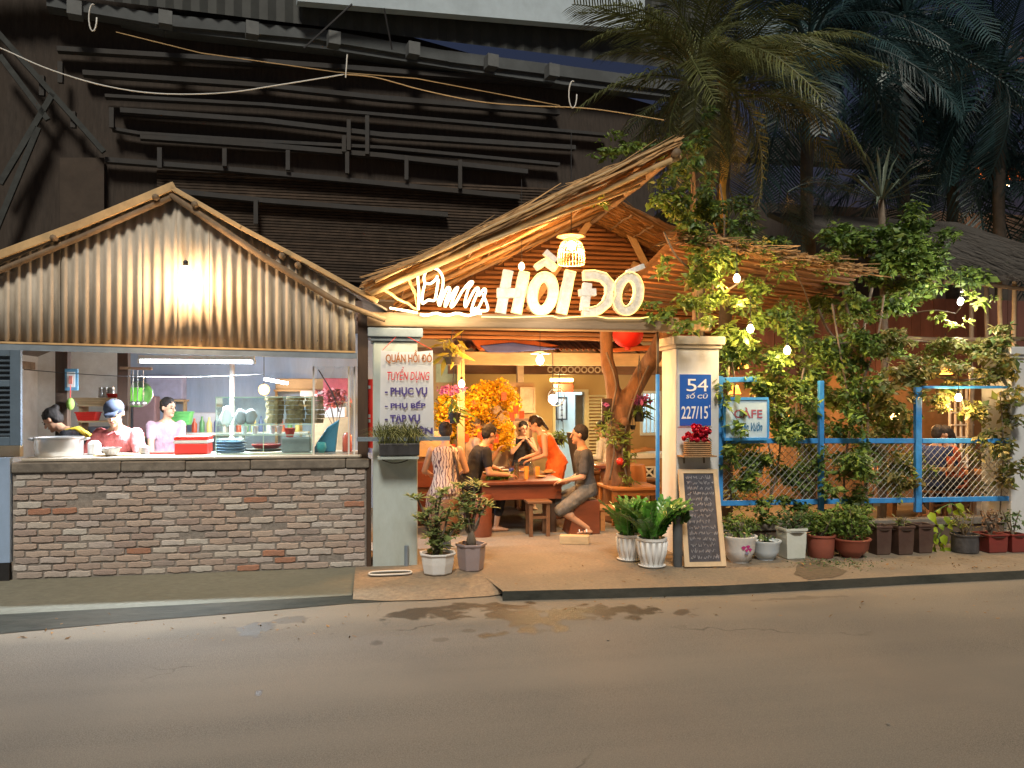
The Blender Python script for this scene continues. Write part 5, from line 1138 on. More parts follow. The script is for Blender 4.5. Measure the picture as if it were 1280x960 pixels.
# dishes
rt=random.Random(8)
def tp(px,py): return G(px,py,tz+.001)
for k,(px,py,r_,m,l_) in enumerate(((612,592,.1,M_offw,'white plate of rice at the near left corner of the table'),(622,586,.11,M_offw,'white plate behind the heap of greens'),(632,589,.07,M_offw,'small white sauce dish beside the greens'),(655,590,.08,M_offw,'white dish in the middle of the table'),(686,592,.1,M_palew,'wooden dish at the right of the table'),(676,597,.07,M_palew,'small clay dish at the front of the table'))):
    c=tp(px,py); b=MB(); b.lathe([(r_*.5,0),(r_*.95,.018),(r_,.024),(r_*.9,.022),(r_*.5,.008)],c,20); item('plate',l_,'plate',b,m,smooth=True)
    if k in(0,3,4): 
        t=MB().sph(c+V3((0,0,.03)),(r_*.7,r_*.7,.03),10,6); item('food_heap',l_.replace('plate','food on the plate').replace('dish','food on the dish'),'food',t,mat('cooked_food',(.5,.25,.08),var=.5,scale=20,bump=1),smooth=True)
rg3=np.random.default_rng(8); c=tp(623,599); V,F=leaves(cloud([(c.x,c.y,c.z+.04,.16,.07,.045)],260,rg3),.07,rg3,droop=-.1,aspect=.5); o=npmesh('herb_heap',V,F,mat('herb_green',(.2,.38,.05),rough=.5,island=.4,bump=0,trans=.2)); tag(o,'heap of fresh green herbs on the front left of the table','herbs')
for k,(px,py,h,m,l_) in enumerate(((646,598,.2,glass('drink_glass',(.9,.9,.85),.15),'tall clear glass at the front of the table'),(658,599,.16,None,'glass of amber drink in front of the boy'),(664,594,.24,glass('bottle_glass',(.85,.95,.9),.2),'clear glass bottle before the waitress'),(637,588,.16,None,'clear glass beside the blue printed can'),(672,596,.13,None,'amber glass near the clay dish'),(626,580,.15,M_alu,'tall steel tumbler by the man in black'))):
    c=tp(px,py); b=MB()
    if m is None: m=MATS['drink_glass'] if k==3 else mat('amber_drink',(.8,.4,.08),rough=.15,bump=0)
    if k==2: b.lathe([(.03,0),(.032,.14),(.012,.18),(.012,h),(.01,h)],c,14)
    else: b.lathe([(.026,0),(.033,h*.95),(.033,h),(.03,h),(.024,.01)],c,14)
    item('drinking_glass' if k!=2 else 'bottle',l_,'glass' if k!=2 else 'bottle',b,m,smooth='auto')
c=tp(639,596); t=thing('drink_can','blue and white printed can on the table','can',c); MB().lathe([(.028,0),(.032,.008),(.032,.105),(.027,.115)],c,16).build('can_body',mat('can_blue',(.04,.08,.4),rough=.3),t,smooth='auto'); MB().lathe([(.0325,.04),(.0325,.07)],c,16,cap=False).build('can_label',M_offw,t)
# ---- right side of yard: carved root table, tables, benches
c=V3((X(764,2.6),2.6,0)); t=thing('root_table','carved tree root table with a disc top standing before the tree trunk','table',c)
b=MB(); 
for k in range(7):
    a=k*.9; b.cap(c+V3((.2*math.cos(a),.16*math.sin(a),.05)),c+V3((.08*math.cos(a+1),.08*math.sin(a+1),.5)),.07,.09,8)
b.cap(c+V3((0,0,.2)),c+V3((0,0,.66)),.12,.16); b.build('root_body',M_wood2,t,remesh=.03,sm=2)
MB().lathe([(.24,.7),(.26,.72),(.26,.75),(.24,.76)],c,20).build('table_disc',M_wood,t,smooth='auto')
c=V3((X(790,3.3),3.3,0)); b=MB(); b.lathe([(.2,0),(.22,.3),(.21,.62),(.19,.68)],c,16); item('log_drum','upright orange brown log drum right of the tree trunk','log',b,mat('orange_wood',(.42,.16,.05),rough=.5,var=.3,stretch=(1,1,.2)),smooth='auto')
b=MB(); c=V3((X(784,2.2),2.4,0))
def table(label,x0,x1,y0,y1,h,m,name='low_table',cat='table'):
    t=thing(name,label,cat,((x0+x1)/2,(y0+y1)/2,0)); MB().bx(x0,x1,y0,y1,h-.04,h).build('table_top',m,t,bevel=.008)
    for x in(x0+.05,x1-.05):
        for y in(y0+.05,y1-.05): MB().bx(x-.03,x+.03,y-.03,y+.03,0,h-.041).build('leg',m,t,bevel=.004)
    MB().bx(x0+.04,x1-.04,y0+.035,y0+.06,h-.11,h-.042).build('apron',m,t); return t
M_ow=mat('honey_wood',(.5,.22,.07),rough=.45,var=.25,scale=7,stretch=(.3,1,1),coat=.2)
table('honey coloured low table behind the white flower pots at the right of the gate',X(765,1.9),X(828,1.9),1.9,2.6,.5,M_ow)
table('small honey wood bench beside the low table, nearest the man in grey',X(748,1.6),X(785,1.6),1.55,1.85,.3,M_ow,'bench','bench')
table('dark brown bench against the wall under the vent block',X(788,3.6),X(826,3.6),3.6,3.9,.42,M_wood2,'bench','bench')
table('small side table holding a tray behind the man in grey',X(730,3.0),X(752,3.0),3.0,3.4,.62,M_wood2,'side_table','table')
b=MB(); b.lathe([(.1,0),(.14,.03),(.145,.035),(.1,.02)],V3((X(740,3.2),3.2,.622)),18); item('tray','pale round tray on the small side table','tray',b,M_offw,smooth=True)
t=thing('chair','dark high backed chair behind the man in grey','chair',(X(738,3.6),3.6,0)); x=X(738,3.7)
MB().bx(x-.2,x+.2,3.5,3.9,.42,.46).build('seat',M_dark,t)
for sx in(-1,1):
    for y in(3.53,3.87): MB().bx(x+sx*.18-.02,x+sx*.18+.02,y-.02,y+.02,0,.419).build('leg',M_dark,t)
MB().beam((x-.19,3.7,.46),(x-.31,3.7,1.15),.4,.04,up=(1,0,0)).build('backrest',M_dark,t)
x0,x1=X(781,5),X(830,5)
t=thing('masonry_bench','ochre masonry counter with a pale slab top under the small window','counter',((x0+x1)/2,5,0)); MB().bx(x0,x1+.6,5,5.5,0,Z(800,573,5)).build('counter_body',M_ochre,t); MB().bx(x0-.04,x1+.6,4.95,5.55,Z(800,573,5)+.002,Z(800,567,5)).build('counter_slab',M_offw,t,bevel=.008)
b=MB()
for k in range(6): b.cap(P(788+rt.uniform(0,6),565-rt.uniform(0,2),5.2),P(800+4*k,563-rt.uniform(0,6),5.2),.035,.02,7)
tag(b.build('driftwood',M_ow,remesh=.02,sm=1),'twisted orange driftwood lying on the pale counter slab','driftwood')
t=thing('vent_block','white openwork ventilation block set low in the wall','vent block',P(811,597,4.9)); x0,x1,z0,z1=X(804,4.9),X(819,4.9),Z(811,598,4.9),Z(811,583,4.9)
MB().bx(x0+.01,x1-.01,4.93,4.95,z0,z1).build('dark_void',M_black,t)
for a in((x0,x0+.025,z0,z1),(x1-.025,x1,z0,z1),(x0+.025,x1-.025,z0,z0+.025),(x0+.025,x1-.025,z1-.025,z1)): MB().bx(a[0],a[1],4.88,4.93,a[2],a[3]).build('block_edge',M_offw,t)
for s in(1,-1): MB().beam((x0+.02,4.905+.01*s,(z0+.02) if s>0 else z1-.02),(x1-.02,4.905+.01*s,(z1-.02) if s>0 else z0+.02),.02,.03).build('block_rib',M_offw,t)
# yard behind the fence: wall, lattice door, tables
t=thing('garden_table','long wooden table behind the blue fence where the garden guests sit','table',(X(1190,1.8),2,0))
MB().bx(X(1120,1.8),X(1240,1.8),1.8,2.5,.6,.65).build('table_top',M_ow,t)
for px in(1130,1232): MB().bx(X(px,1.8)-.03,X(px,1.8)+.03,2.0,2.3,0,.599).build('leg',M_wood2,t)
t=thing('lattice_door','white lattice garden door lit from behind the vines near the right end','door',P(1202,520,2.9)); x0,x1=X(1188,2.9),X(1216,2.9); z0,z1=.3,Z(1200,485,2.9)
for k in range(5): x=x0+(x1-x0)*k/4; MB().bx(x-.012,x+.012,2.9,2.93,z0,z1).build('lattice_bar',M_offw,t)
for k in range(9): z=z0+(z1-z0)*k/8; MB().bx(x0,x1,2.87,2.895,z-.01,z+.01).build('lattice_bar',M_offw,t)
t=thing('garden_back_wall','ochre plaster wall with reddish planks closing the garden behind the fence','wall',(X(1150,3.6),3.6,0))
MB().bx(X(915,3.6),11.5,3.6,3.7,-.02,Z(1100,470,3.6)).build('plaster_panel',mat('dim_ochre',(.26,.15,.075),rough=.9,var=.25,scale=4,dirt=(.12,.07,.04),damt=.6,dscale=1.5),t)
M_mar=mat('maroon_plank',(.11,.045,.035),rough=.8,var=.3,scale=5,rand=.25,stretch=(1,1,.2)); x=X(915,3.55)
while x<11: w=rk.uniform(.16,.24); MB().bx(x,x+w-.008,3.54+rk.uniform(0,.02),3.6,Z(1100,470,3.6),Z(1100,372,3.6)).build('plank',M_mar,t); x+=w
t=thing('garden_lamp','warm globe lamp standing in the garden behind the chain link','lamp',P(1120,520,2.6)); c=P(1120,520,2.6); MB().sph(c,.08,12,8).build('globe',mat('globe_warm',(1,.8,.5),emit=6,emcol=(1,.6,.2),bump=0),t,smooth=True); MB().tube([V3((c.x,c.y,0)),c+V3((0,0,-.07))],.015,6).build('lamp_stem',M_black,t); lamp(t,c+V3((0,-.15,.1)),34,(1,.5,.17),.1)
for px,py,Y,l_ in ((918,487,2.2,'paired orange shade lamp seen above the cafe board, right one'),(928,455,2.2,'orange shade lamp seen higher above the cafe board'),(985,520,2.8,'orange lamp deep behind the vines in the first fence bay'),(1182,462,1.6,'orange patterned lantern glowing below the rail of vines')):
    c=P(px,py,Y); t=thing('shade_lamp',l_,'lamp',c,group=None); MB().lathe([(.05,.06),(.09,-.06),(.085,-.06),(.045,.055)],c,14).build('lamp_shade',mat('orange_shade',(.9,.4,.08),emit=1.6,emcol=(1,.42,.07),bump=0,trans=.3),t,smooth=True)
    MB().tube([c+V3((0,0,.06)),c+V3((0,0,.5))],.005,5).build('cord',M_black,t); lamp(t,c+V3((0,-.02,-.1)),22,(1,.55,.2),.04)
# ================================================================ PEOPLE
def skin_m(k): return [mat('skin_tan',(.5,.27,.16),rough=.5,var=.06,scale=9,bump=.02),mat('skin_light',(.58,.34,.22),rough=.5,var=.06,scale=9,bump=.02)][k]
M_hair=mat('black_hair',(.018,.013,.011),rough=.75,var=.3,scale=30,bump=.4,stretch=(1,1,.2)); M_hairg=mat('grey_hair',(.16,.15,.14),rough=.6,var=.3,scale=30,bump=.4)
M_eye=mat('eye_dark',(.01,.01,.01),rough=.2,bump=0); M_lip=mat('lip',(.4,.13,.1),rough=.5,bump=0)
def ik(a,b,l1,l2,pole):
    d=b-a; L=min(d.length,(l1+l2)*.995); u=d.normalized(); b=a+u*L
    x=(l1*l1-l2*l2+L*L)/(2*L); h=math.sqrt(max(l1*l1-x*x,0)); p=pole-u*pole.dot(u)
    p=p.normalized() if p.length>1e-5 else V3((0,0,-1)); return a+u*x+p*h,b
def person(label,loc,rz,ph=.9,lean=0,side=0,head=(0,0),hands=None,feet=None,s=1.0,skin=0,hair='short',hm=None,shirt=None,sleeve=.5,pants=None,leg=1.0,dress=None,elbow=((-.3,-.5,-1),(.3,-.5,-1)),male=False,extra=None,gender=0,vox=.010,group=None):
    t=thing('person',label,'person',loc,rz,group)
    def v(x,y,z): return V3((x,y,z))*s
    pel=v(0,0,ph/s if False else ph); pel=V3((0,0,ph))
    dr=V3((math.sin(R(side)),math.sin(R(lean))*math.cos(R(side)),math.cos(R(lean))*math.cos(R(side)))).normalized(); lat=V3((1,0,0)); lat=(lat-dr*lat.dot(dr)).normalized()
    nb=pel+dr*.47*s; sw=(.185 if male else .165)*s
    sh=[pel+dr*.42*s+lat*sw*k for k in(-1,1)]; hp=[pel+lat*.085*s*k+V3((0,0,-.02)) for k in(-1,1)]
    HM=(Matrix.Rotation(R(head[1]),3,'Z')@Matrix.Rotation(R(-head[0]),3,'X'))
    hc=nb+(dr*.5+HM@V3((0,.2,.9))).normalized()*.168*s
    hands=hands or [V3((-.25,.15,.8)),V3((.25,.15,.8))]; feet=feet or [V3((-.1,0,0)),V3((.1,.0,0))]
    B=MB()
    B.tube([pel+dr*k*s for k in(-.09,-.04,.03,.13,.22,.32,.40,.45,.49)],[a*s for a in(.08,.145,.155,.125,.13,.152,.155,.11,.06)],16,lat=lat,ry=[a*s for a in(.06,.1,.11,.088,.092,.105,.095,.075,.055)])
    B.cap(nb-dr*.02*s,hc+V3((0,0,-.02))*s,(.06 if male else .05)*s,.05*s)
    B.sph(hc+HM@v(0,-.008,.025),tuple(a*s for a in(.074,.09,.088)),14,10,HM); B.sph(hc+HM@v(0,.022,-.045),tuple(a*s for a in(.056,.062,.068)),12,8,HM)
    B.cap(hc+HM@v(0,.088,.012),hc+HM@v(0,.106,-.022),.009*s,.014*s,8); B.sph(hc+HM@v(0,.07,-.088),.022*s,8,6)
    for k in(-1,1): B.sph(hc+HM@v(.076*k,-.008,-.005),tuple(a*s for a in(.012,.02,.03)),8,6,HM)
    E=[];Wr=[]
    for i,k in enumerate((-1,1)):
        el,wr=ik(sh[i],V3(hands[i]),.27*s,.235*s,V3(elbow[i])); E.append(el); Wr.append(wr)
        B.cap(sh[i],el,.05*s,.037*s); B.cap(el,wr,.038*s,.026*s)
        f=(wr-el).normalized(); pw=f.orthogonal().normalized(); up=f.cross(pw)
        pd=V3((0,0,-1)); side_=f.cross(pd); side_=side_.normalized() if side_.length>.1 else V3((1,0,0)); cd=side_.cross(f).normalized()  # curl direction
        if cd.z>0: cd=-cd
        B.tube([wr,wr+f*.03*s,wr+f*.085*s],[.022*s,.036*s,.038*s],10,lat=side_,ry=[.018*s,.016*s,.013*s])
        for j,(o_,l_) in enumerate(((-.029,.058),(-.01,.068),(.01,.065),(.028,.05))):
            p0=wr+f*.082*s+side_*o_*s; p1=p0+(f+cd*.35).normalized()*l_*.55*s; p2=p1+(f*.6+cd).normalized()*l_*.5*s
            B.cap(p0,p1,.0092*s,.0085*s,6); B.cap(p1,p2,.0085*s,.0075*s,6)
        p0=wr+f*.03*s-side_*k*.03*s; p1=p0+(f*.6-side_*k+cd*.3).normalized()*.035*s; B.cap(p0,p1,.011*s,.01*s,6); B.cap(p1,p1+(f+cd*.4).normalized()*.028*s,.01*s,.0085*s,6)
    K=[];A=[]
    for i,k in enumerate((-1,1)):
        an=V3(feet[i])+V3((0,0,.075*s)); kn,an=ik(hp[i],an,.4*s,.39*s,V3((.12*k,1,.35))); K.append(kn);A.append(an)
        B.cap(hp[i],kn,.078*s,.052*s); B.cap(kn,an,.052*s,.033*s); m_=kn.lerp(an,.3)+V3((0,-.02,0))*s; B.sph(m_,.05*s,8,6)
        fl=an+V3((0,0,-.045*s)); B.tube([fl+v(0,-.06,0),fl+v(0,-.03,.0),fl+v(0,.06,-.002),fl+v(0,.13,-.012),fl+v(0,.165,-.014)],[a*s for a in(.015,.033,.04,.042,.02)],10,lat=(1,0,0),ry=[a*s for a in(.015,.033,.027,.018,.01)])
    B.build('body',skin_m(skin),t,local=True,remesh=vox*s,sm=2)
    # hair
    H=MB(); H.sph(hc+HM@v(0,-.022,.042),tuple(a*s for a in(.084,.093,.087)),16,10,HM); H.sph(hc+HM@v(0,-.05,.0),tuple(a*s for a in(.075,.06,.075)),12,8,HM)
    if hair=='bun': H.sph(hc+HM@v(0,-.1,.075),.042*s,12,8)
    if hair=='long':
        H.cap(hc+HM@v(0,-.06,0),nb+V3((0,-.08,-.12))*s,.06*s,.05*s)
    if hair=='tail': H.cap(hc+HM@v(0,-.1,.03),hc+HM@v(0,-.13,-.16),.035*s,.018*s)
    H.build('hair',hm or M_hair,t,local=True,remesh=.011*s,sm=1)
    for k in(-1,1):
        MB().sph(hc+HM@v(.028*k,.078,.008),.009*s,8,6).build('eye',M_eye,t,local=True,smooth=True)
        MB().beam(hc+HM@v(.017*k,.085,.03),hc+HM@v(.042*k,.078,.03),.006*s,.005*s).build('eyebrow',M_hair,t,local=True)
    MB().sph(hc+HM@v(0,.083,-.052),tuple(a*s for a in(.02,.008,.007)),8,6,HM).build('mouth',M_lip,t,local=True,smooth=True)
    inf=.013*s
    if shirt or dress:
        C=MB(); rr=[a*s+inf for a in(.148,.157,.13,.134,.156,.157,.118,.062)]; ry=[a*s+inf for a in(.108,.115,.094,.096,.108,.098,.075,.054)]
        C.tube([pel+dr*k*s for k in(-.1,-.03,.13,.22,.32,.40,.445,.465)],rr,18,lat=lat,ry=ry)
        for i in(0,1):
            if sleeve<=0: break
            if sleeve<=1: C.cap(sh[i],sh[i].lerp(E[i],sleeve),.058*s,.056*s)
            else: C.cap(sh[i],E[i],.058*s,.05*s); C.cap(E[i],E[i].lerp(Wr[i],sleeve-1),.05*s,.042*s)
        if dress:
            kc=(K[0]+K[1])/2; ac=(A[0]+A[1])/2; sp=(K[1]-K[0]).length/2+.1*s
            C.tube([pel+V3((0,0,.05)),pel+V3((0,.02,-.06)),pel.lerp(kc,.5)+V3((0,0,-.03)),kc+V3((0,.02,-.04)),kc.lerp(ac,.5),kc.lerp(ac,.85)],[.16*s,.19*s,.2*s,sp,sp*1.05,sp*1.1],18,lat=(1,0,0),ry=[.12*s,.15*s,.14*s,.12*s,.11*s,.12*s])
            C.build('dress',dress,t,local=True,remesh=.012*s,sm=2)
        else: C.build('shirt',shirt,t,local=True,remesh=.012*s,sm=2)
    if pants:
        C=MB(); C.tube([pel+dr*.06*s,pel,pel-dr*.09*s],[.15*s+inf,.158*s+inf,.12*s],16,lat=lat,ry=[.11*s+inf,.115*s+inf,.09*s])
        for i in(0,1):
            if leg<=1: C.cap(hp[i],hp[i].lerp(K[i],leg),.092*s,.078*s)
            else: C.cap(hp[i],K[i],.092*s,.068*s); C.cap(K[i],K[i].lerp(A[i],leg-1),.068*s,.055*s)
        C.build('trousers',pants,t,local=True,remesh=.012*s,sm=2)

    return t,dict(pel=pel,nb=nb,hc=hc,HM=HM,sh=sh,E=E,W=Wr,K=K,A=A,dr=dr,lat=lat)
M_pink=mat('pink_shirt_cloth',(.55,.15,.15),rough=.9,var=.25,scale=11,bump=.9,stretch=(1,1,.5)); M_blk=mat('black_cloth',(.02,.02,.024),rough=.9,var=.25,scale=11,bump=.9,stretch=(1,1,.5))
M_mauve=mat('mauve_cloth',(.5,.32,.4),rough=.9,var=.25,scale=11,bump=.9,stretch=(1,1,.5)); M_or=mat('orange_cloth2',(.85,.16,.03),rough=.85,var=.25,scale=11,bump=.9,stretch=(1,1,.5)); M_gry=mat('grey_tee',(.075,.075,.08),rough=.9,var=.25,scale=11,bump=.9,stretch=(1,1,.5))
M_shorts=mat('khaki_grey_shorts',(.14,.13,.115),rough=.9,var=.25,scale=11,bump=.9,stretch=(1,1,.5)); M_wsh=mat('white_shirt_cloth',(.7,.66,.6),rough=.9,var=.25,scale=11,bump=.9,stretch=(1,1,.5)); M_navy=mat('navy_cloth',(.03,.05,.16),rough=.9,var=.25,scale=11,bump=.9,stretch=(1,1,.5))
M_jean=mat('dark_jeans',(.04,.045,.06),rough=.9,var=.25,scale=11,bump=.9,stretch=(1,1,.5))
# patterned dress material: wavy dark twigs on pale ground
M_dress=mat('patterned_dress_cloth',(.62,.5,.42),rough=.85,var=.25,scale=11,bump=.9,stretch=(1,1,.5))
_t=M_dress.node_tree; _w=_t.nodes.new('ShaderNodeTexWave'); _w.inputs['Scale'].default_value=9; _w.inputs['Distortion'].default_value=9; _w.inputs['Detail'].default_value=2; _c=_t.nodes.new('ShaderNodeTexCoord'); _t.links.new(_c.outputs['Object'],_w.inputs['Vector'])
_r=_t.nodes.new('ShaderNodeValToRGB'); _r.color_ramp.elements[0].position=.12; _r.color_ramp.elements[1].position=.26; _r.color_ramp.elements[0].color=(.12,.06,.08,1); _r.color_ramp.elements[1].color=(.62,.5,.44,1)
_t.links.new(_w.outputs[0],_r.inputs[0]); _t.links.new(_r.outputs[0],_t.nodes['Principled BSDF'].inputs['Base Color'])
def at(px,Y): return (X(px,Y),Y,0)
# kitchen cook bending over the pot, facing left
t,J=person('cook in black top with yellow apron straps bending over the stock pot',at(124,.95),R(100),ph=.98,lean=42,head=(38,-20),hands=[(-.12,.45,1.02),(.2,.42,1.02)],shirt=M_blk,sleeve=.35,pants=M_jean,leg=1.9,skin=0,hair='bun')
M_yel=mat('yellow_strap',(.85,.6,.05),rough=.7); pel,dr,lat=J['pel'],J['dr'],J['lat']
for k in(-1,1):
    pts=[pel+dr*q+lat*k*x_+lat.cross(dr)*-y_ for q,x_,y_ in((.1,.12,-.11),(.3,.1,-.125),(.42,.085,-.1),(.46,.08,-.02),(.44,.085,.08),(.3,.1,.125),(.1,.12,.11))]
    MB().tube(pts,.018,6).build('apron_strap',M_yel,t,local=True,smooth=True)
MB().beam(pel+dr*.1+lat*.12+lat.cross(dr)*.13,pel+dr*.1-lat*.12+lat.cross(dr)*.13,.02,.05).build('apron_band',M_yel,t,local=True)
t,J=person('woman in pink polo shirt and dark cap preparing food, looking down',at(157,.95),R(172),ph=.86,lean=20,head=(26,10),hands=[(-.06,.42,1.07),(.1,.40,1.06)],s=1.12,shirt=M_pink,sleeve=.75,pants=M_jean,leg=1.9,skin=1,hair='tail',elbow=((-1,-.3,-.5),(1,-.3,-.5)))
hc,HM=J['hc'],J['HM']; b=MB(); b.sph(hc+HM@V3((0,-.01,.06)),(.098,.108,.085),16,8,HM); b.build('cap',mat('navy_cap',(.03,.04,.07),rough=.8),t,local=True,smooth=True)
b=MB(); b.tube([hc+HM@V3((0,.06,.06)),hc+HM@V3((0,.12,.05)),hc+HM@V3((0,.16,.035))],[.07,.065,.04],12,lat=(1,0,0),ry=[.008]*3); b.build('cap_brim',MATS['navy_cap'],t,local=True,smooth=True)
for k in(-1,1): b=MB(); b.beam(J['nb']+V3((0,.05,-.02)),J['nb']+V3((k*.06,.1,-.06)),.04,.01); b.build('collar',M_pink,t,local=True)
b=MB(); b.tube([J['W'][1]+V3((.03*math.cos(a),0,.03*math.sin(a))) for a in [i*.63 for i in range(11)]],.007,6); b.build('wristwatch',M_black,t,local=True)
person('kitchen helper in a mauve tee shirt turned to the right behind the red tray',at(207,2.2),R(200),ph=.93,lean=8,head=(8,35),hands=[(-.1,.4,.92),(.18,.38,.93)],shirt=M_mauve,sleeve=.6,pants=M_jean,leg=1.9,skin=1,hair='short')
# gate guests
ft_=[(-.12,.32,0),(.12,.32,0)]
t,J=person('woman seen from behind in a patterned sleeveless dress with hair in a bun',at(557,1.7),R(-4),ph=.60,lean=4,head=(8,0),hands=[(-.2,.3,.72),(.2,.3,.72)],feet=[(-.13,.3,0),(.13,.3,0)],dress=M_dress,sleeve=0,skin=1,hair='bun',s=1.03,elbow=((-.6,-.6,-1),(.6,-.6,-1)))
MB().tube([J['nb']+V3((.06,-.06,.0)),J['nb']+V3((.13,-.14,-.2)),J['pel']+V3((.16,-.17,.05))],.018,6).build('bag_strap',M_dark,t,local=True,smooth=True)
person('man in black tee shirt leaning on the table with a hand at his face',at(586,1.85),R(-80),ph=.62,lean=24,head=(20,12),hands=[(.02,.36,.98),(-.0+.26,.42,.72)],feet=ft_,shirt=M_blk,sleeve=.6,pants=M_blk,leg=1.6,skin=0,male=True,s=1.03)
person('grey haired guest in grey shirt stretching an arm across the table',at(578,2.75),R(-72),ph=.66,lean=16,head=(5,0),hands=[(-.0,.68,1.22),(.22,.4,.72)],feet=ft_,shirt=mat('heather_shirt',(.33,.27,.25),rough=.9,var=.25,scale=11,bump=.9,stretch=(1,1,.5)),sleeve=.6,pants=M_jean,leg=1.8,skin=0,hm=M_hairg,male=True,s=1.05,elbow=((-.2,0,-1),(.3,-.5,-1)))
person('boy in a black vest eating at the far end of the table',at(652,3.95),R(182),ph=.68,lean=10,head=(10,6),hands=[(-.05,.22,1.03),(.06,.2,1.0)],feet=ft_,shirt=M_blk,sleeve=0,pants=M_jean,leg=1.5,skin=1,s=.86,elbow=((-.8,0,-1),(.8,0,-1)))
t,J=person('waitress in a bright orange top bending to the left over the table',at(697,2.75),R(82),ph=.80,lean=30,head=(30,0),hands=[(-.1,.38,.82),(.1,.44,.84)],feet=[(-.1,.02,0),(.1,-.1,0)],s=.95,dress=M_or,sleeve=0,skin=1,hair='tail')
t,J=person('man in a grey tee shirt and shorts seated on the wood block, facing left',at(733,1.5),R(84),ph=.56,lean=6,head=(4,-8),hands=[(-.12,.3,.66),(.1,.24,.62)],feet=[(-.1,.0,0),(.12,.08,0)],shirt=M_gry,sleeve=.75,pants=M_shorts,leg=1.0,skin=0,male=True,s=1.04)
for i,a_ in enumerate(J['A']):
    for k in range(3):
        y=.02+k*.045; MB().tube([a_+V3((.048*math.cos(q),y,-.045+.036*math.sin(q))) for q in [math.pi*j/8 for j in range(9)]],.008,6).build('sandal_strap',M_offw if k%2==0 else M_black,t,local=True)
    MB().bx(a_.x-.045,a_.x+.045,a_.y-.07,a_.y+.17,a_.z-.095,a_.z-.078).build('sandal_sole',M_black,t,local=True,bevel=.006)
person('guest in a white shirt seated with back turned beyond the tree trunk',at(757,4.6),R(60),ph=.55,lean=6,head=(5,0),hands=[(-.2,.3,.7),(.2,.3,.7)],feet=ft_,shirt=M_wsh,sleeve=1.5,pants=mat('red_trousers',(.4,.04,.03),rough=.9),leg=1.7,skin=1,hair='long')
person('garden guest in an orange red top seated behind the chain link near the right end',at(1196,1.55),R(60),ph=.56,lean=12,head=(15,10),hands=[(-.2,.35,.72),(.15,.35,.72)],feet=ft_,shirt=mat('coral_cloth',(.7,.15,.06),rough=.9,var=.25,scale=11,bump=.9,stretch=(1,1,.5)),sleeve=.6,pants=M_jean,leg=1.7,skin=1,hair='tail')
person('garden guest in dark blue seated behind the chain link by the middle fence post',at(1166,1.6),R(-70),ph=.56,lean=10,head=(10,0),hands=[(-.15,.35,.72),(.2,.35,.72)],feet=ft_,shirt=M_navy,sleeve=.7,pants=M_jean,leg=1.7,skin=0,male=True)
for px,y in((757,4.6),(1196,1.55),(1166,1.6),(578,2.75),(652,3.95)):
    l_={757:'wooden stool of the guest in white',1196:'stool of the garden guest in orange red',1166:'stool of the garden guest in dark blue',578:'stool of the grey haired guest',652:'stool of the boy at the table end'}[px]
    stool(l_,(X(px,y),y,0),.3,.42 if px!=652 else .5,M_wood2)
# ================================================================ POTS AND POT PLANTS
rp_=np.random.default_rng(21)
def pot(name,label,px,py,w,h,m,plan='round',flare=1.25,group=None,foot=True,z=0.0,flutes=0,cat='flower pot'):
    c=G(px,py,z); t=thing(name,label,cat,c,group=group); r=w/2; n={'round':24,'oct':8,'hex':6,'square':4}[plan]; rz={'round':0,'oct':math.pi/8,'hex':0,'square':math.pi/4}[plan]
    k=1 if plan!='square' else 1.28
    r0=r/flare*k; r*=k; b=MB()
    prof=[(r0*.92,0),(r0,.012),(r0+(r-r0)*.6,h*.5),(r*.98,h*.9),(r*1.0,h*.91),(r*1.07,h*.92),(r*1.07,h),(r*.93,h),(r*.9,h*.86),(.01,h*.85)]
    if plan=='round' and flare>1.3: prof=[(r0*.8,0),(r0*.85,.02),(r0,.03),(r*.93,h*.45),(r,h*.85),(r*1.1,h*.95),(r*1.1,h),(r*.93,h),(r*.9,h*.88),(.01,h*.86)]
    b.lathe(prof,c,n*2 if flutes else n,rz=rz,cap=True)
    b.build('pot_body',m,t,bevel=.004 if n<10 else 0,smooth='auto' if n>10 else False)
    if flutes:
        for q in range(flutes):
            a=2*math.pi*q/flutes; pts=[c+V3((math.cos(a)*rr*1.0,math.sin(a)*rr*1.0,zz)) for rr,zz in((r0*.9,.02),(r0+(r-r0)*.62,h*.5),(r*.99,h*.88))]
            MB().tube(pts,[.012,.02,.018],6).build('flute',m,t,smooth=True)
        MB().lathe([(r0*1.05,-.0),(r0*1.25,.012),(r0*1.28,.02),(r0*.9,.018)],c,24).build('saucer',m,t,smooth='auto')
    b=MB(); b.lathe([(r*.5,h*.83),(r*.9,h*.865),(r*.3,h*.9),(.01,h*.9)],c,12,rz=rz); b.build('soil',M_soil,t)
    return t,c,r,h
def foliage(t,name,clumps,n,size,m,droop=.3,aspect=.45,kind='stuff'):
    V,F=leaves(cloud(clumps,n,rp_),size,rp_,droop=droop,aspect=aspect); return npmesh(name,V,F,m,t,kind=kind)
def rosette(c,n,L,w,el,m,par,name='leaf_rosette'):
    """spoon leaves around a stem tip"""
    V=[];F=[]
    for k in range(n):
        a=2.4*k+rp_.uniform(-.3,.3); e=el+rp_.uniform(-.4,.5); l=L*rp_.uniform(.7,1.2); d=V3((math.cos(a)*math.cos(e),math.sin(a)*math.cos(e),math.sin(e))); s=d.cross(V3((0,0,1))).normalized()*w/2; u=s.cross(d).normalized()
        o=len(V); V+=[c,c+d*l*.6+s-u*l*.05,c+d*l*.62+u*l*.02,c+d*l*.6-s-u*l*.05,c+d*l-u*l*.18]; F+=[(o,o+1,o+2),(o,o+2,o+3),(o+1,o+4,o+2),(o+2,o+4,o+3)]
    return V,F
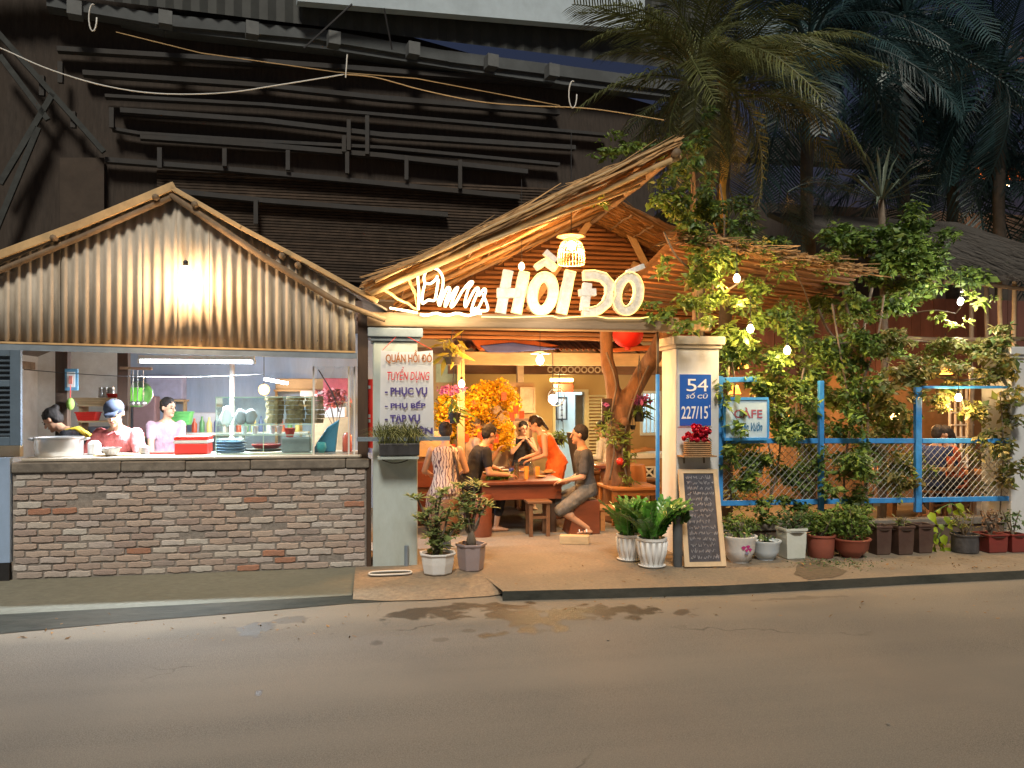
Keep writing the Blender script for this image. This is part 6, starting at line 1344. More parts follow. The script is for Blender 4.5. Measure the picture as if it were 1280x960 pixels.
def desert_rose(t,c,z0,tips,m,trunk_r,lean=0):
    """swollen trunk, bare branches, leaf rosettes on tips"""
    base=V3((c.x,c.y,z0)); top=base+V3((0,0,.12)); MB().tube([base,base+V3((0,0,.05)),top,top+V3((0,0,.03))],[trunk_r,trunk_r*1.1,trunk_r*.7,trunk_r*.4],10).build('trunk',M_barkg,t,smooth=True)
    V=[];F=[]
    for (px,py,dy) in tips:
        p=P(px,py,c.y+dy); mid=top.lerp(p,.5)+V3((rp_.uniform(-.03,.03),rp_.uniform(-.03,.03),-.03))
        MB().tube(smoothp([top,mid,p],4),[.014]*4+[.01]*5,6).build('branch',M_barkg,t,smooth=True)
        for q in range(3):
            cc=p+V3((rp_.normal(0,.025),rp_.normal(0,.025),rp_.normal(0,.02)-q*.02)); v,f=rosette(cc,11,.1,.03,.35,m,t); o=len(V); V+=v; F+=[tuple(i+o for i in x) for x in f]
    npmesh('leaf_rosettes',[tuple(v) for v in V],F,m,t,kind='stuff')
M_orl=mat('desert_rose_leaf',(.2,.26,.09),rough=.45,var=.3,scale=3,bump=0,island=.4,trans=.2)
t,c,r,h=pot('planter','white octagonal low pot with a bushy desert rose left of the entrance',547,716,.34,.2,M_white,'oct',1.2)
desert_rose(t,c,h*.88,[(521,622,0),(533,640,.05),(545,625,.05),(548,650,-.05),(560,640,0),(538,665,-.05),(562,665,.04),(528,650,0),(553,612,.1),(570,655,0),(541,680,-.06)],M_orl,.03)
foliage(t,'foliage',[(c.x,c.y,h+.12,.1,.1,.1)],90,.07,M_orl)
MB().lathe([(.04,0),(.05,.05),(.05,.2),(.04,.24)],G(560,708,0)+V3((0,.2,0)),12).build('watering_bottle',M_bluegrey,t,smooth='auto')
t,c,r,h=pot('planter','mauve grey hexagonal pot with a branching desert rose beside the white octagonal pot',589,712,.29,.26,mat('mauve_plastic',(.33,.27,.28),rough=.5,var=.08,dirt=(.25,.2,.19),damt=.4,dscale=5),'hex',1.2)
desert_rose(t,c,h*.88,[(578,625,0),(590,618,.05),(602,622,0),(570,640,.05),(585,636,-.05),(600,640,.04),(608,630,0),(577,606,.08),(593,606,.1),(583,650,0)],M_orl,.045)
def zz(t,c,h,n,H,spread,m=M_leafd):
    V=[];F=[]
    for k in range(n):
        a=rp_.uniform(0,6.28); e=rp_.uniform(.15,1)*spread; l=H*rp_.uniform(.7,1.1); b0=V3((c.x+.05*math.cos(a),c.y+.05*math.sin(a),h*.85))
        pts=[b0+V3((math.cos(a)*e*q*q,math.sin(a)*e*q*q,l*(q-.12*q*q))) for q in[i/6 for i in range(7)]]
        MB().tube(pts,[.011,.01,.009,.008,.007,.005,.003],5).build('stem',mat('green_stem',(.1,.2,.05)),t,smooth=True)
        for q in range(2,11):
            f=q/10; i=min(int(f*6),5); p=pts[i].lerp(pts[i+1],f*6-i); d0=(pts[i+1]-pts[i]).normalized(); s_=d0.cross(V3((math.sin(a)*.3,-math.cos(a)*.3,1))).normalized()
            for sg in(1,-1):
                d=(s_*sg*.9+d0*.6).normalized(); w=d.cross(d0).normalized(); w=d0*.036; L=.11*(1-.25*f); u=d.cross(w).normalized(); o=len(V)
                V+=[tuple(p),tuple(p+d*L*.5+w+u*.006),tuple(p+d*L*.5-u*.004),tuple(p+d*L*.5-w+u*.006),tuple(p+d*L)]; F+=[(o,o+1,o+2),(o,o+2,o+3),(o+1,o+4,o+2),(o+2,o+4,o+3)]
    npmesh('leaflets',V,F,m,t,kind='stuff')
M_zz=mat('glossy_zz_leaf',(.07,.22,.03),rough=.25,var=.3,scale=3,bump=0,island=.45,trans=.15)
t,c,r,h=pot('planter','white fluted pot with glossy green plant, the left and further one right of the entrance',786,700,.24,.27,M_white,'round',1.25,flutes=14); zz(t,c,h,18,.38,.24,M_zz)
t,c,r,h=pot('planter','white fluted pot with a spreading glossy plant, right next to the chalkboard',815,708,.28,.29,M_white,'round',1.3,flutes=14); zz(t,c,h,26,.42,.32,M_zz)
t,c,r,h=pot('vase','dark slate tall narrow vase between the fluted pot and the chalkboard',847,708,.1,.5,mat('slate_pot',(.09,.1,.11),rough=.5),'round',1.1); zz(t,c,h,3,.16,.05)
# chalkboard
bl,br=G(855,710,0),G(907,709,0); tl,tr=P(847,588,-.03),P(896,588,-.03)
cb=thing('chalkboard','wood framed menu chalkboard covered in faint chalk handwriting leaning on the right pillar','chalkboard',(bl+br)/2)
def CB(u_,v_,o=0): 
    p=(bl.lerp(br,u_)).lerp(tl.lerp(tr,u_),v_); n_=((br-bl).cross(tl-bl)).normalized(); return p+n_*o
def cbq(u0,u1,v0,v1,o0,o1): 
    b=MB(); q=[CB(u0,v0,o1),CB(u1,v0,o1),CB(u1,v1,o1),CB(u0,v1,o1)]; k=[CB(u0,v0,o0),CB(u1,v0,o0),CB(u1,v1,o0),CB(u0,v1,o0)]
    return b.add(q+k,[(0,1,2,3),(7,6,5,4),(0,4,5,1),(1,5,6,2),(2,6,7,3),(3,7,4,0)])
M_frw=mat('board_frame_wood',(.5,.38,.24),rough=.6,var=.15,scale=8,bump=.2,stretch=(1,1,.3))
cbq(0,.12,0,1,0,.03).build('frame_bar',M_frw,cb); cbq(.88,1,0,1,0,.03).build('frame_bar',M_frw,cb); cbq(.1205,.8795,0,.045,0,.028).build('frame_bar',M_frw,cb); cbq(.1205,.8795,.955,1,0,.028).build('frame_bar',M_frw,cb)
cbq(.12,.88,.045,.955,0,.014).build('slate',mat('chalk_slate',(.045,.045,.06),rough=.8,var=.3,scale=12,bump=.05,dirt=(.1,.1,.12),damt=.5,dscale=6),cb)
b=MB(); rc=random.Random(12)
for ln in range(15):
    v_=.905-ln*.0585; u_=.17+rc.uniform(0,.04)
    end=.84-rc.uniform(0,.14)
    while u_<end:
        wl=rc.randint(3,6); pts=[]
        for k in range(wl*3):
            pts.append(CB(u_+k*.0105,v_+rc.choice([0,.014,.024,-.008,.036 if k%5==0 else .012])+k*.0001,.0155))
        b.tube(pts,.0026,3,cap=False); u_+=wl*.0315+.03
b.build('chalk_writing',mat('chalk',(.42,.42,.46),rough=1,bump=0,var=.2),cb,kind='stuff')
foliage(thing('weed','tiny yellow sprig poking past the right edge of the chalkboard','plant',G(905,690,.1)),'foliage',[(CB(1.02,.32).x,CB(1.02,.32).y,CB(1.02,.32).z,.03,.03,.03)],14,.05,M_leafy)
# row of pots along the fence
M_terra=mat('terracotta_plastic',(.3,.085,.055),rough=.55,var=.12,scale=7,bump=.05,dirt=(.2,.08,.06),damt=.5,dscale=4); M_terra2=mat('maroon_pot',(.22,.035,.03),rough=.55,var=.12,dirt=(.12,.04,.03),damt=.5,dscale=4)
M_brownp=mat('dark_brown_pot',(.075,.04,.032),rough=.6,var=.2,scale=8,bump=.1,dirt=(.12,.09,.07),damt=.5,dscale=3)
def bush(t,c,h,rr,H,n,size=.05,m=None,asp=.5):
    for k in range(6):
        a=rp_.uniform(0,6.28); MB().tube([V3((c.x,c.y,h*.85)),V3((c.x+rr*.4*math.cos(a),c.y+rr*.4*math.sin(a),h+H*.4)),V3((c.x+rr*.8*math.cos(a),c.y+rr*.6*math.sin(a),h+H*.8))],[.008,.006,.003],5).build('stem',M_barkg,t)
    foliage(t,'foliage',[(c.x,c.y,h+H*.45,rr,rr*.8,H*.5),(c.x-rr*.4,c.y,h+H*.6,rr*.5,rr*.5,H*.4),(c.x+rr*.5,c.y,h+H*.5,rr*.5,rr*.5,H*.4)],n,size,m or M_leaf,aspect=asp)
t,c,r,h=pot('planter','white round pot with a purple orchid print and small footed base',924,702,.33,.27,M_white,'round',1.45); bush(t,c,h,.2,.24,520,.045,M_leaf)
M_orc=mat('orchid_print',(.45,.03,.2),bump=0); 
for k,(dx,dz,q) in enumerate(((-.03,.02,1),(.015,.03,.9),(.04,.0,.8),(0,-.005,.7))):
    b=MB(); cc=V3((c.x+dx,0,h*.55+dz)); yy=c.y-math.sqrt(max((r*.955)**2-dx*dx,0)); b.add([(cc.x+.022*q*math.cos(a)*(1+.4*math.sin(3*a)),yy-.006+abs(math.cos(a))*.001,cc.z+.02*q*math.sin(a)) for a in [i*.52 for i in range(12)]],[tuple(range(12))]); b.build('orchid_petal_print',M_orc,t)
b=MB(); b.sph((c.x+.005,c.y-r*.955,h*.42),(.022,.004,.014),10,6); b.build('vase_print',mat('grey_print',(.2,.2,.3),bump=0),t)
t,c,r,h=pot('planter','white bowl pot with faint blue bands holding a small succulent',957,699,.29,.2,mat('bluewhite_pot',(.6,.68,.75),rough=.4,var=.05,dirt=(.35,.5,.65),damt=.5,dscale=6),'round',1.4); bush(t,c,h,.1,.06,60,.05,M_leafd)
t,c,r,h=pot('planter','white tall square pot with lipped rim and greenery behind it',989,697,.25,.32,mat('greywhite_pot',(.62,.66,.62),rough=.5,var=.05,dirt=(.45,.5,.42),damt=.5,dscale=5),'square',1.12); bush(t,c,h,.2,.2,320,.05,M_leafd)
for k,(dx) in enumerate((-.0,)):
    pass
t,c,r,h=pot('planter','round terracotta coloured pot with dense dark foliage, left of the oval bowl',1026,696,.28,.24,M_terra,'round',1.12); bush(t,c,h,.24,.28,620,.05,M_leaf)
t,c,r,h=pot('planter','wide terracotta coloured oval bowl pot with bright bushy foliage',1064,696,.36,.2,M_terra,'round',1.6); bush(t,c,h,.24,.4,900,.05,M_leaf)
for k,(px,py,w,l_) in enumerate(((1099,692,.2,'first'),(1126,692,.21,'second'),(1151,690,.2,'third'))):
    t,c,r,h=pot('planter',l_+' of the three tall dark brown square pots before the low wall',px,py,w,.31,M_brownp,'square',1.14)
    if k==1: bush(t,c,h,.08,.1,50,.05,M_leafv)
c=G(1096,672,0)+V3((0,.12,0)); b=MB().bx(c.x-.1,c.x+.1,c.y-.05,c.y+.05,.36,.46); item('grey_block','pale grey block lying on top behind the first brown pot','block',b,mat('pale_block2',(.3,.32,.34)),bevel=.01)
# lime green climbing plant: every leaf its own object
t=thing('lime_plant','lime green leafy vine cascading over the brown pots to the pavement','plant',G(1182,694,0))
pts_v=[(1168,640),(1178,634),(1190,630),(1198,638),(1186,650),(1178,662),(1172,675),(1176,688),(1163,692)]
MB().tube(smoothp([P(x,y,-.22) for x,y in pts_v],4),.005,5).build('stem',mat('green_stem',(.1,.2,.05)),t)
M_lime=mat('lime_leaf',(.3,.42,.03),rough=.45,var=.15,scale=6,bump=.05,trans=.3,rand=.35)
lm=MB(); L=.1; lm.add([(0,0,0),(L*.35,0,.0),(L*.7,.0,-.004),(L,0,-.02),(L*.3,.036,.012),(L*.65,.03,.008),(L*.3,-.036,.012),(L*.65,-.03,.008)],[(0,1,4),(1,5,4),(1,2,5),(2,3,5),(0,6,1),(1,6,7),(1,7,2),(2,7,3)])
lo_=lm.build('leaf',M_lime,t,local=True,smooth=True); first=True
for k,(x,y) in enumerate([(1163,640),(1170,648),(1176,636),(1184,634),(1190,640),(1198,634),(1203,642),(1194,630),(1180,645),(1186,651),(1173,655),(1165,660),(1171,666),(1180,668),(1187,664),(1189,673),(1178,677),(1169,680),(1176,686),(1182,684),(1160,690),(1187,655),(1168,672),(1192,677),(1184,691)]):
    o=lo_ if first else lo_.copy()
    if not first: COL.objects.link(o)
    first=False; o.location=FR[t.name]@P(x,y,-.24+rnd.uniform(-.04,.04)); o.rotation_euler=(rnd.uniform(.5,1.4),rnd.uniform(.2,1.2),rnd.uniform(-2.6,-.4)); q=rnd.uniform(.8,1.25); o.scale=(q,q,q)
t,c,r,h=pot('grow_bag','crumpled black grow bag with a dry twiggy plant','',0,0,0,0,None) if False else pot('grow_bag','crumpled dark grow bag with a dry twiggy plant between lime vine and red pots',1206,690,.27,.2,mat('bag_plastic',(.06,.06,.065),rough=.4,var=.4,scale=9,bump=.8),'round',1.0,cat='grow bag')
for k in range(9): a=rnd.uniform(0,6.28); MB().tube([c+V3((0,0,h*.85)),c+V3((.1*math.cos(a),.1*math.sin(a),h+.14)),c+V3((.16*math.cos(a),.14*math.sin(a),h+.3+rnd.uniform(-.1,.08)))],[.006,.004,.002],5).build('twig',M_barkg,t)
foliage(t,'foliage',[(c.x,c.y,h+.15,.14,.12,.14)],70,.05,M_leafv)
for k,(px,w,l_) in enumerate(((1238,.26,'maroon square trough pot with brown tangle of stems, left of the last pot'),(1266,.2,'small maroon square pot at the foot of the right pillar'))):
    t,c,r,h=pot('planter',l_,px,689,w,.2,M_terra2,'square',1.08); bush(t,c,h,.14,.3,110,.05,mat('brown_leaf',(.16,.09,.05),island=.4,bump=0) if k==0 else M_leafd)
# planter with grassy plant on the left pillar
t=thing('hanging_planter','grassy plant in a long box fixed over the banner foot on the left pillar','plant',P(500,568,-.14)); c=P(498,569,-.14)
MB().bx(X(474,-.14),X(524,-.14),-.22,-.06,c.z,c.z+.12).build('box',M_darkst,t,bevel=.01)
V=[];F=[]
for k in range(520):
    b0=V3((rnd.uniform(X(474,-.14),X(524,-.14)),rnd.uniform(-.2,-.08),c.z+.1)); a=rnd.uniform(0,6.28); l=rnd.uniform(.12,.3); sp=rnd.uniform(.02,.2); d=V3((math.cos(a)*sp,math.sin(a)*sp,l)); w=V3((.003,0,0)); m_=b0+d*.6+V3((0,0,.02)); e=b0+d+V3((math.cos(a)*sp*.6,math.sin(a)*sp*.6,-sp*.8)); o=len(V)
    V+=[tuple(b0-w),tuple(b0+w),tuple(m_+w),tuple(m_-w),tuple(e)]; F+=[(o,o+1,o+2),(o,o+2,o+3),(o+3,o+2,o+4)]
npmesh('grass_blades',V,F,mat('grass_blade',(.13,.15,.05),rough=.6,island=.5,bump=0),t,kind='stuff')
# rose basket on the right pillar
t=thing('rose_basket','wicker basket of crimson roses on a small bracket shelf below the number plate','flower basket',P(872,569,-.1)); x0,x1=X(854,-.1),X(890,-.1); z0,z1=Z(872,568,-.1),Z(872,553,-.1)
for k in range(7):
    z=z0+(z1-z0)*k/6; MB().tube([((x0+x1)/2+(x1-x0)/2*.92*math.cos(a),-.1+.07*math.sin(a),z) for a in [i*.35 for i in range(19)]],.009,6).build('wicker_hoop',mat('wicker',(.3,.18,.09),rough=.8,var=.3),t,smooth=True)
MB().lathe([(.5,z0),(.5,z1)],(0,0,0),4).build('x',M_soil) if False else None
MB().bx(x0-.03,x1+.02,-.18,-.0,z0-.025,z0-.01).build('shelf_board',mat('wicker',(.3,.18,.09)),t); 
for px in(857,882): MB().bx(X(px,-.05)-.006,X(px,-.05)+.006,-.02,-.003,z0-.1,z0-.025).build('bracket',M_barkg,t)
M_rose=mat('rose_petal',(.62,.02,.06),rough=.6,var=.2,scale=8,bump=.1,rand=.3)
rb=MB(); 
for k in range(4):
    r_=.034*(1-k*.22); ring=[]
    for j in range(3):
        rr=r_*(.55+.45*j/2); ring.append([V3((rr*(1+.12*math.sin(5*a+k*2))*math.cos(a),rr*(1+.12*math.sin(5*a+k*2))*math.sin(a),-.012+.016*j+.008*k)) for a in [i*math.pi/6 for i in range(12)]])
    rb.ring_loft(ring,cap=(k==3))
rb.sph((0,0,-.004),(.028,.028,.022),10,6)
ro=rb.build('rose',M_rose,t,local=True,smooth=True); fst=True
for k in range(34):
    x=x0+(x1-x0)*min(1.04,max(-.04,rnd.gauss(.52,.26))); z=z1-.02+rnd.uniform(0,.2)*max(0,1-((x-(x0+x1)/2)/((x1-x0)*.58))**2); o=ro if fst else ro.copy()
    if not fst: COL.objects.link(o)
    fst=False; o.location=FR[t.name]@V3((x,-.12+rnd.uniform(-.07,.05),z)); o.rotation_euler=(R(rnd.uniform(40,100)),0,R(rnd.uniform(-40,40))); q=rnd.uniform(.7,1.1); o.scale=(q,q,q)
foliage(t,'foliage',[((x0+x1)/2,-.1,z1+.04,.15,.06,.05)],50,.05,M_leafd)
# ---------------------------------------------------------------- hanging plants within the gate
def hang(name,label,px,py,Y,w,h,fol,cord=.5,m=None):
    c=P(px,py,Y); t=thing(name,label,'hanging plant',c); MB().lathe([(w*.36,0),(w*.5,h),(w*.54,h),(w*.54,h*.88),(w*.45,h*.86),(.01,h*.85)],c,16).build('pot_body',m or M_black,t,smooth='auto')
    for a in(0,2.1,4.2): MB().tube([c+V3((w*.5*math.cos(a),w*.5*math.sin(a),h)),c+V3((0,0,cord))],.004,5).build('hanger_wire',M_darkst,t)
    for f in fol: foliage(t,*f[0:1],[(c.x+q[0],c.y+q[1],c.z+q[2],q[3],q[4],q[5]) for q in f[1]],f[2],f[3],f[4],aspect=f[5])
    return t,c
M_orch=mat('orchid_petal',(.62,.2,.5),rough=.5,island=.4,bump=0,trans=.2)
hang('hanging_orchid','black hanging pot with spiky leaves and purple orchids left of the blossom tree',568,529,1.7,.16,.13,[('leaf_blades',[(0,0,.22,.05,.05,.16)],60,.16,M_leaf,.12),('flowers',[(-.05,0,.42,.18,.06,.06)],90,.05,M_orch,.9)],.8)
hang('hanging_orchid','black hanging pot overflowing with pink orchids before the small window',799,527,2.2,.16,.13,[('leaf_blades',[(0,0,.18,.09,.08,.1)],90,.14,M_leaf,.2),('flowers',[(0.02,0,.3,.15,.08,.07)],170,.055,M_orch,.9)],.9)
hang('hanging_pot','small empty black pot hung below the pink orchids',791,537,2.2,.08,.06,[],.3)
hang('hanging_plant','yellow striped leaves in a grey bowl under the left end of the gate beam',566,456,1.2,.22,.09,[('leaf_blades',[(-.02,0,.2,.1,.1,.14)],30,.2,mat('yellow_striped_leaf',(.5,.46,.08),rough=.5,island=.5,bump=0,trans=.3),.28)],.42,M_coping)
hang('hanging_fern','pale leafy plant in a dark pot in front of the doorway',699,556,4.6,.16,.1,[('leaf_blades',[(0,0,.16,.14,.1,.1)],110,.14,M_leafy,.16)],1.2)
t=thing('mounted_orchid','dark board with a pink orchid mounted on the trunk left fork','orchid',P(758,510,2.1)); MB().bx(X(752,2.1),X(765,2.1),2.08,2.12,Z(758,527,2.1),Z(758,498,2.1)).build('board',M_dark,t,bevel=.01)
c=P(758,505,2.05); foliage(t,'flowers',[(c.x,c.y,c.z,.05,.03,.03)],24,.05,M_orch,aspect=.9); c=P(758,517,2.05); foliage(t,'leaf_blades',[(c.x,c.y,c.z,.05,.04,.07)],30,.1,M_leaf,aspect=.2)
# blossom tree
t=thing('blossom_tree','tree of artificial yellow apricot blossom hung with red tags inside the gate','tree',(X(610,2.9),2.9,0)); cx=lambda px,py,Y=2.9:P(px,py,Y)
MB().tube([(X(612,2.9),2.9,0),(X(608,2.9),2.9,.7),cx(605,545),cx(600,515)],[.05,.045,.035,.02],8).build('trunk',M_barkg,t,smooth=True)
cl=[]
for x,y,rx_,rz_ in((575,515,20,30),(600,500,22,25),(625,490,20,18),(640,505,14,20),(610,530,22,18),(585,540,18,16),(628,552,18,14),(560,500,12,16),(633,540,12,18),(563,530,12,26),(552,515,12,22),(556,545,10,14),(613,482,14,8)):
    p=cx(x,y,2.9); k=.0109; cl.append((p.x,p.y+rp_.uniform(-.15,.15),p.z,rx_*k,.22,rz_*k)); MB().tube([cx(606,540),cx(606,540).lerp(p,.5)+V3((0,0,.05)),p],[.014,.009,.004],5).build('branch',M_barkg,t)
M_yfl=mat('yellow_petal',(.8,.5,.02),rough=.6,island=.3,bump=0,trans=.3); foliage(t,'blossoms',cl,8500,.04,M_yfl,aspect=.9)
foliage(t,'foliage',cl,500,.05,M_leafy)
for k,(x,y) in enumerate([(585,520),(592,505),(560,530),(575,545),(583,547),(566,560),(640,520),(645,512),(630,495),(612,557),(620,548),(572,522),(600,545),(652,518)]):
    p=cx(x,y,2.65); MB().bx(p.x-.035,p.x+.035,p.y-.004,p.y+.004,p.z-.06,p.z+.05).build('red_tag',mat('red_tag',(.75,.08,.03),rough=.4),t)
# fork trunk tree
t=thing('forked_tree','thick forked tree trunk wrapped in vines rising behind the right pillar','tree',(X(768,2.3),2.3,0)); q=lambda x,y,Y=2.3:P(x,y,Y)
b=MB(); b.tube(smoothp([V3((X(772,2.3),2.3,0)),q(772,600),q(773,560),q(772,530),q(774,508)],4),[.2]*5+[.17]*8+[.19]*4,12)
b.tube(smoothp([q(774,512),q(767,492),q(764,470),q(759,450),q(757,400)],4),[.13]*4+[.1]*8+[.09]*5,10); b.tube(smoothp([q(776,515),q(792,488),q(806,462),q(820,440,2.0),q(835,405,1.8)],4),[.14]*4+[.12]*8+[.11]*5,10)
b.build('trunk',M_bark,t,remesh=.03,sm=1)
for pts in ([(762,600),(768,560),(764,520),(770,480),(758,440)],[(784,600),(778,560),(786,520),(800,480),(812,455)]): MB().tube(smoothp([q(x,y,2.08) for x,y in pts]),.014,6).build('vine_stem',M_barkg,t,smooth=True)
for pts,n_,m in ([(752,535),(765,545),(775,550)],90,M_leafy),([(782,545),(785,570),(783,600)],130,M_leafy),([(768,530)],40,M_leafv): foliage(t,'foliage',[(q(x,y,2.05).x,2.05,q(x,y,2.05).z,.1,.08,.12) for x,y in pts],n_,.09,m,aspect=.35)
for k,(x,y) in enumerate(((776,540),(780,528),(773,558))): MB().sph(q(x,y,2.1),(.07,.05,.07),10,7).build('burl',M_bark,t,smooth=True)
o=MB().sph(q(775,577,2.05),.05,12,8).build('red_ball',M_red,smooth=True); tag(o,'small red lantern ball resting against the forked trunk','lantern')
# ================================================================ TREES, VINES
def climb(name,label,base,stems,clumps,n,size,m,sr=.012,cat='plant',asp=.5,st=M_barkg):
    t=thing(name,label,cat,base)
    for s in stems: MB().tube(smoothp([P(*p) for p in s],5),sr,6).build('stem',st,t,smooth=True)
    if not isinstance(m,list): m=[(m,1)]
    cc=[]
    for (x,y,Y,rx,rz,*ry) in clumps:
        p=P(x,y,Y); k=(p-CAM).length/FP; dy=ry[0] if ry else .25
        for q_ in range(6):
            f=rp_.uniform(.25,.5); cc.append((p.x+rp_.normal(0,.55)*rx*k,p.y+rp_.normal(0,.45)*dy,p.z+rp_.normal(0,.55)*rz*k,rx*k*f*1.2,dy*f,rz*k*f))
    for mm,f in m: foliage(t,'foliage',cc,int(n*f),size,mm,aspect=asp)
    return t
climb('leafy_tree','bright green leafy climber glowing around the bulb above the number plate pillar',(X(870,.3),.55,0),
 [[(888,640,.55),(885,560,.5),(880,480,.5),(874,400,.4),(868,330,.3)],[(874,400,.4),(900,370,.3),(930,350,.2)],[(868,340,.3),(845,320,.1),(830,290,.1)],[(880,400,.4),(905,300,.5),(900,230,.5)]],
 [(860,300,.2,26,30),(880,340,.1,26,25),(900,372,.05,24,22),(860,385,-.05,22,18),(930,385,.2,25,20),(838,258,.1,22,18),(850,210,.3,14,14),(905,330,.2,20,22),(880,270,.4,22,20),(925,420,.1,18,22),(828,330,.0,12,16),(850,408,-.15,20,10),(815,390,-.1,12,14),(950,360,.3,22,18),(790,180,.2,24,8),(760,190,.2,16,6),(745,250,.2,10,6)],5200,.07,[(M_leaf,.6),(M_leafy,.4)])
climb('vine_curtain','dense dark green vine curtain hanging over the first bay of the blue fence',(X(960,.2),.25,0),
 [[(915,640,.2),(912,560,.15),(918,480,.15),(910,430,.2)],[(960,640,.2),(975,560,.15),(968,500,.2),(985,440,.3)],[(1000,640,.2),(1010,580,.1),(995,520,.15),(1005,460,.2)]],
 [(925,440,.25,26,26),(965,460,.15,28,24),(1005,450,.25,26,26),(985,500,.1,26,24),(1010,520,.15,20,26),(970,540,.1,22,18),(915,560,.12,14,18),(905,500,-.02,7,26),(905,570,-.02,7,22),(950,575,.1,26,20),(1000,585,.15,22,24),(930,600,.12,20,18),(1020,420,.3,24,20),(975,400,.3,20,18),(960,620,.1,30,16)],8000,.066,[(M_leaf,.6),(M_leafy,.2),(M_leafd,.2)])
climb('vine_leaf_cluster','few broad olive vine leaves hanging across the cafe sign',P(925,520,-.1),[[(905,500,-.06),(915,515,-.1),(925,530,-.1)]],[(918,527,-.12,9,6,.03),(922,540,-.12,10,4,.03),(912,505,-.1,7,5,.03),(926,498,-.1,6,4,.03),(927,514,-.1,5,4,.02)],16,.1,M_leaf,.004,asp=.8)
climb('column_creeper','tall creeper column growing up the second fence post to the roof',(X(1060,.1),.12,0),
 [[(1062,680,.1),(1055,600,.08),(1062,520,.1),(1050,440,.15),(1040,380,.3)],[(1070,680,.1),(1085,600,.1),(1075,500,.15),(1095,430,.3),(1105,370,.4)]],
 [(1060,650,.02,30,26),(1062,610,.02,24,26),(1068,570,.04,20,24),(1058,530,.08,22,24),(1070,490,.1,22,24),(1050,450,.2,26,22),(1075,430,.2,24,20),(1040,640,-.02,20,20),(1030,570,.02,7,20),(1028,600,.0,8,18)],5600,.064,[(M_leaf,.75),(M_leafd,.25)])
climb('broad_crown_tree','dark leafy tree crown spreading above the middle of the fence under the palms',(X(1070,.9),.9,0),
 [[(1080,640,.9),(1085,520,.9),(1078,430,.9),(1090,360,.9)],[(1080,430,.9),(1060,390,.9),(1050,340,.8)],[(1084,400,.9),(1130,370,.8),(1170,350,.7)],[(1078,440,.9),(1040,420,.9),(1020,380,.9)]],
 [(1085,320,.9,54,36,.5),(1140,335,.8,48,32,.5),(1060,370,.8,34,26,.4),(1150,320,.8,34,22,.4),(1100,385,.7,36,20,.4),(1160,360,.6,24,14,.3),(1080,290,1.0,30,24,.4),(1140,285,1.0,30,22,.4),(1050,300,1.0,22,20,.3),(1110,420,.6,26,14,.3)],8500,.085,[(M_leaf,.65),(M_leafy,.1),(M_leafd,.25)],.02,'tree')
climb('vine_mass','mass of yellow green vines burying the wing roof edge and blue fence top',(X(1000,.5),.6,0),
 [[(945,640,.6),(950,520,.6),(940,420,.5),(960,340,.4)],[(1010,640,.6),(1000,500,.6),(1015,400,.5),(990,330,.4)],[(1090,640,.6),(1100,500,.55),(1120,420,.5)]],
 [(900,300,.25,24,12),(940,312,.2,26,10),(985,322,.2,28,12),(1030,334,.2,28,14),(870,290,.15,18,14),(1000,400,.4,34,26),(955,440,.35,30,24),(1035,450,.35,30,30),(990,480,.3,30,24),(1090,470,.3,34,24),(940,520,.3,26,24),(1110,520,.35,30,26),(980,590,.3,30,18),(1120,590,.3,28,20),(1170,440,.3,34,16),(1230,445,.3,26,20),(925,385,.35,18,16),(1060,400,.5,26,20)],6500,.06,[(M_leafy,.45),(M_leaf,.35),(M_leafv,.2)],.008)
climb('ridge_creeper','leafy creeper hanging over the peak of the thatch roof beneath the palm',(X(862,.9),.95,0),
 [[(872,640,.9),(868,400,.9),(866,250,.8),(858,190,.5)]],[(850,190,.1,18,16),(868,220,.1,20,24),(838,225,-.05,10,12),(880,255,.2,22,22),(850,262,.1,14,14),(830,178,.0,16,8),(905,300,.5,26,20),(930,270,.8,26,24),(960,300,.9,24,18),(880,170,.4,18,18)],2600,.065,[(M_leafd,.6),(M_leaf,.4)],.01)
climb('low_branch_tree','sparse bright branch of leaves reaching past the pinkish bulb at the right',P(1210,380,.0),[[(1120,395,.5),(1165,388,.2),(1195,392,.0)],[(1195,392,.0),(1215,370,-.05),(1240,380,-.05)]],[(1215,368,-.05,12,8,.1),(1232,378,-.05,14,7,.1),(1175,393,.1,14,8,.1),(1195,402,.1,10,7,.1)],150,.075,M_leafy,.007)
climb('fence_vine','tangled yellowing vine leaves draped along the top of the last fence bays',(X(1150,.15),.15,0),
 [[(1100,480,.1),(1150,470,.1),(1200,475,.1),(1260,468,.1)],[(1040,430,.3),(1120,425,.3),(1200,430,.3),(1275,425,.2)],[(1250,640,.05),(1254,560,.03),(1250,490,.05)],[(1200,490,.1),(1210,540,.08),(1195,600,.08)]],
 [(1110,470,.12,26,16),(1150,462,.12,24,15),(1190,470,.1,24,14),(1230,468,.08,24,18),(1255,440,.08,14,22),(1260,490,.05,10,24),(1250,540,.05,10,26),(1252,590,.03,9,26),(1165,500,.1,16,12),(1215,510,.1,14,14),(1130,510,.1,20,22),(1110,560,.1,20,20),(1120,600,.1,20,16),(1190,432,.25,40,10),(1120,430,.3,34,12),(1240,425,.2,24,12),(1100,520,.12,16,24),(1230,560,.06,12,14)],5600,.075,M_leafv,.008)
climb('garden_shrub','warm toned shrub leaves behind the chain link in the garden',(X(1000,1.6),1.6,0),[[(960,640,1.6),(965,580,1.6),(950,520,1.6)],[(1100,640,1.6),(1095,560,1.6),(1110,500,1.6)]],
 [(930,560,1.5,24,40),(970,510,1.7,30,40),(1010,560,1.5,24,40),(1095,540,1.5,24,44),(1130,580,1.5,20,30),(1040,500,1.6,30,30)],4500,.085,[(M_leafy,.6),(M_leafv,.4)])
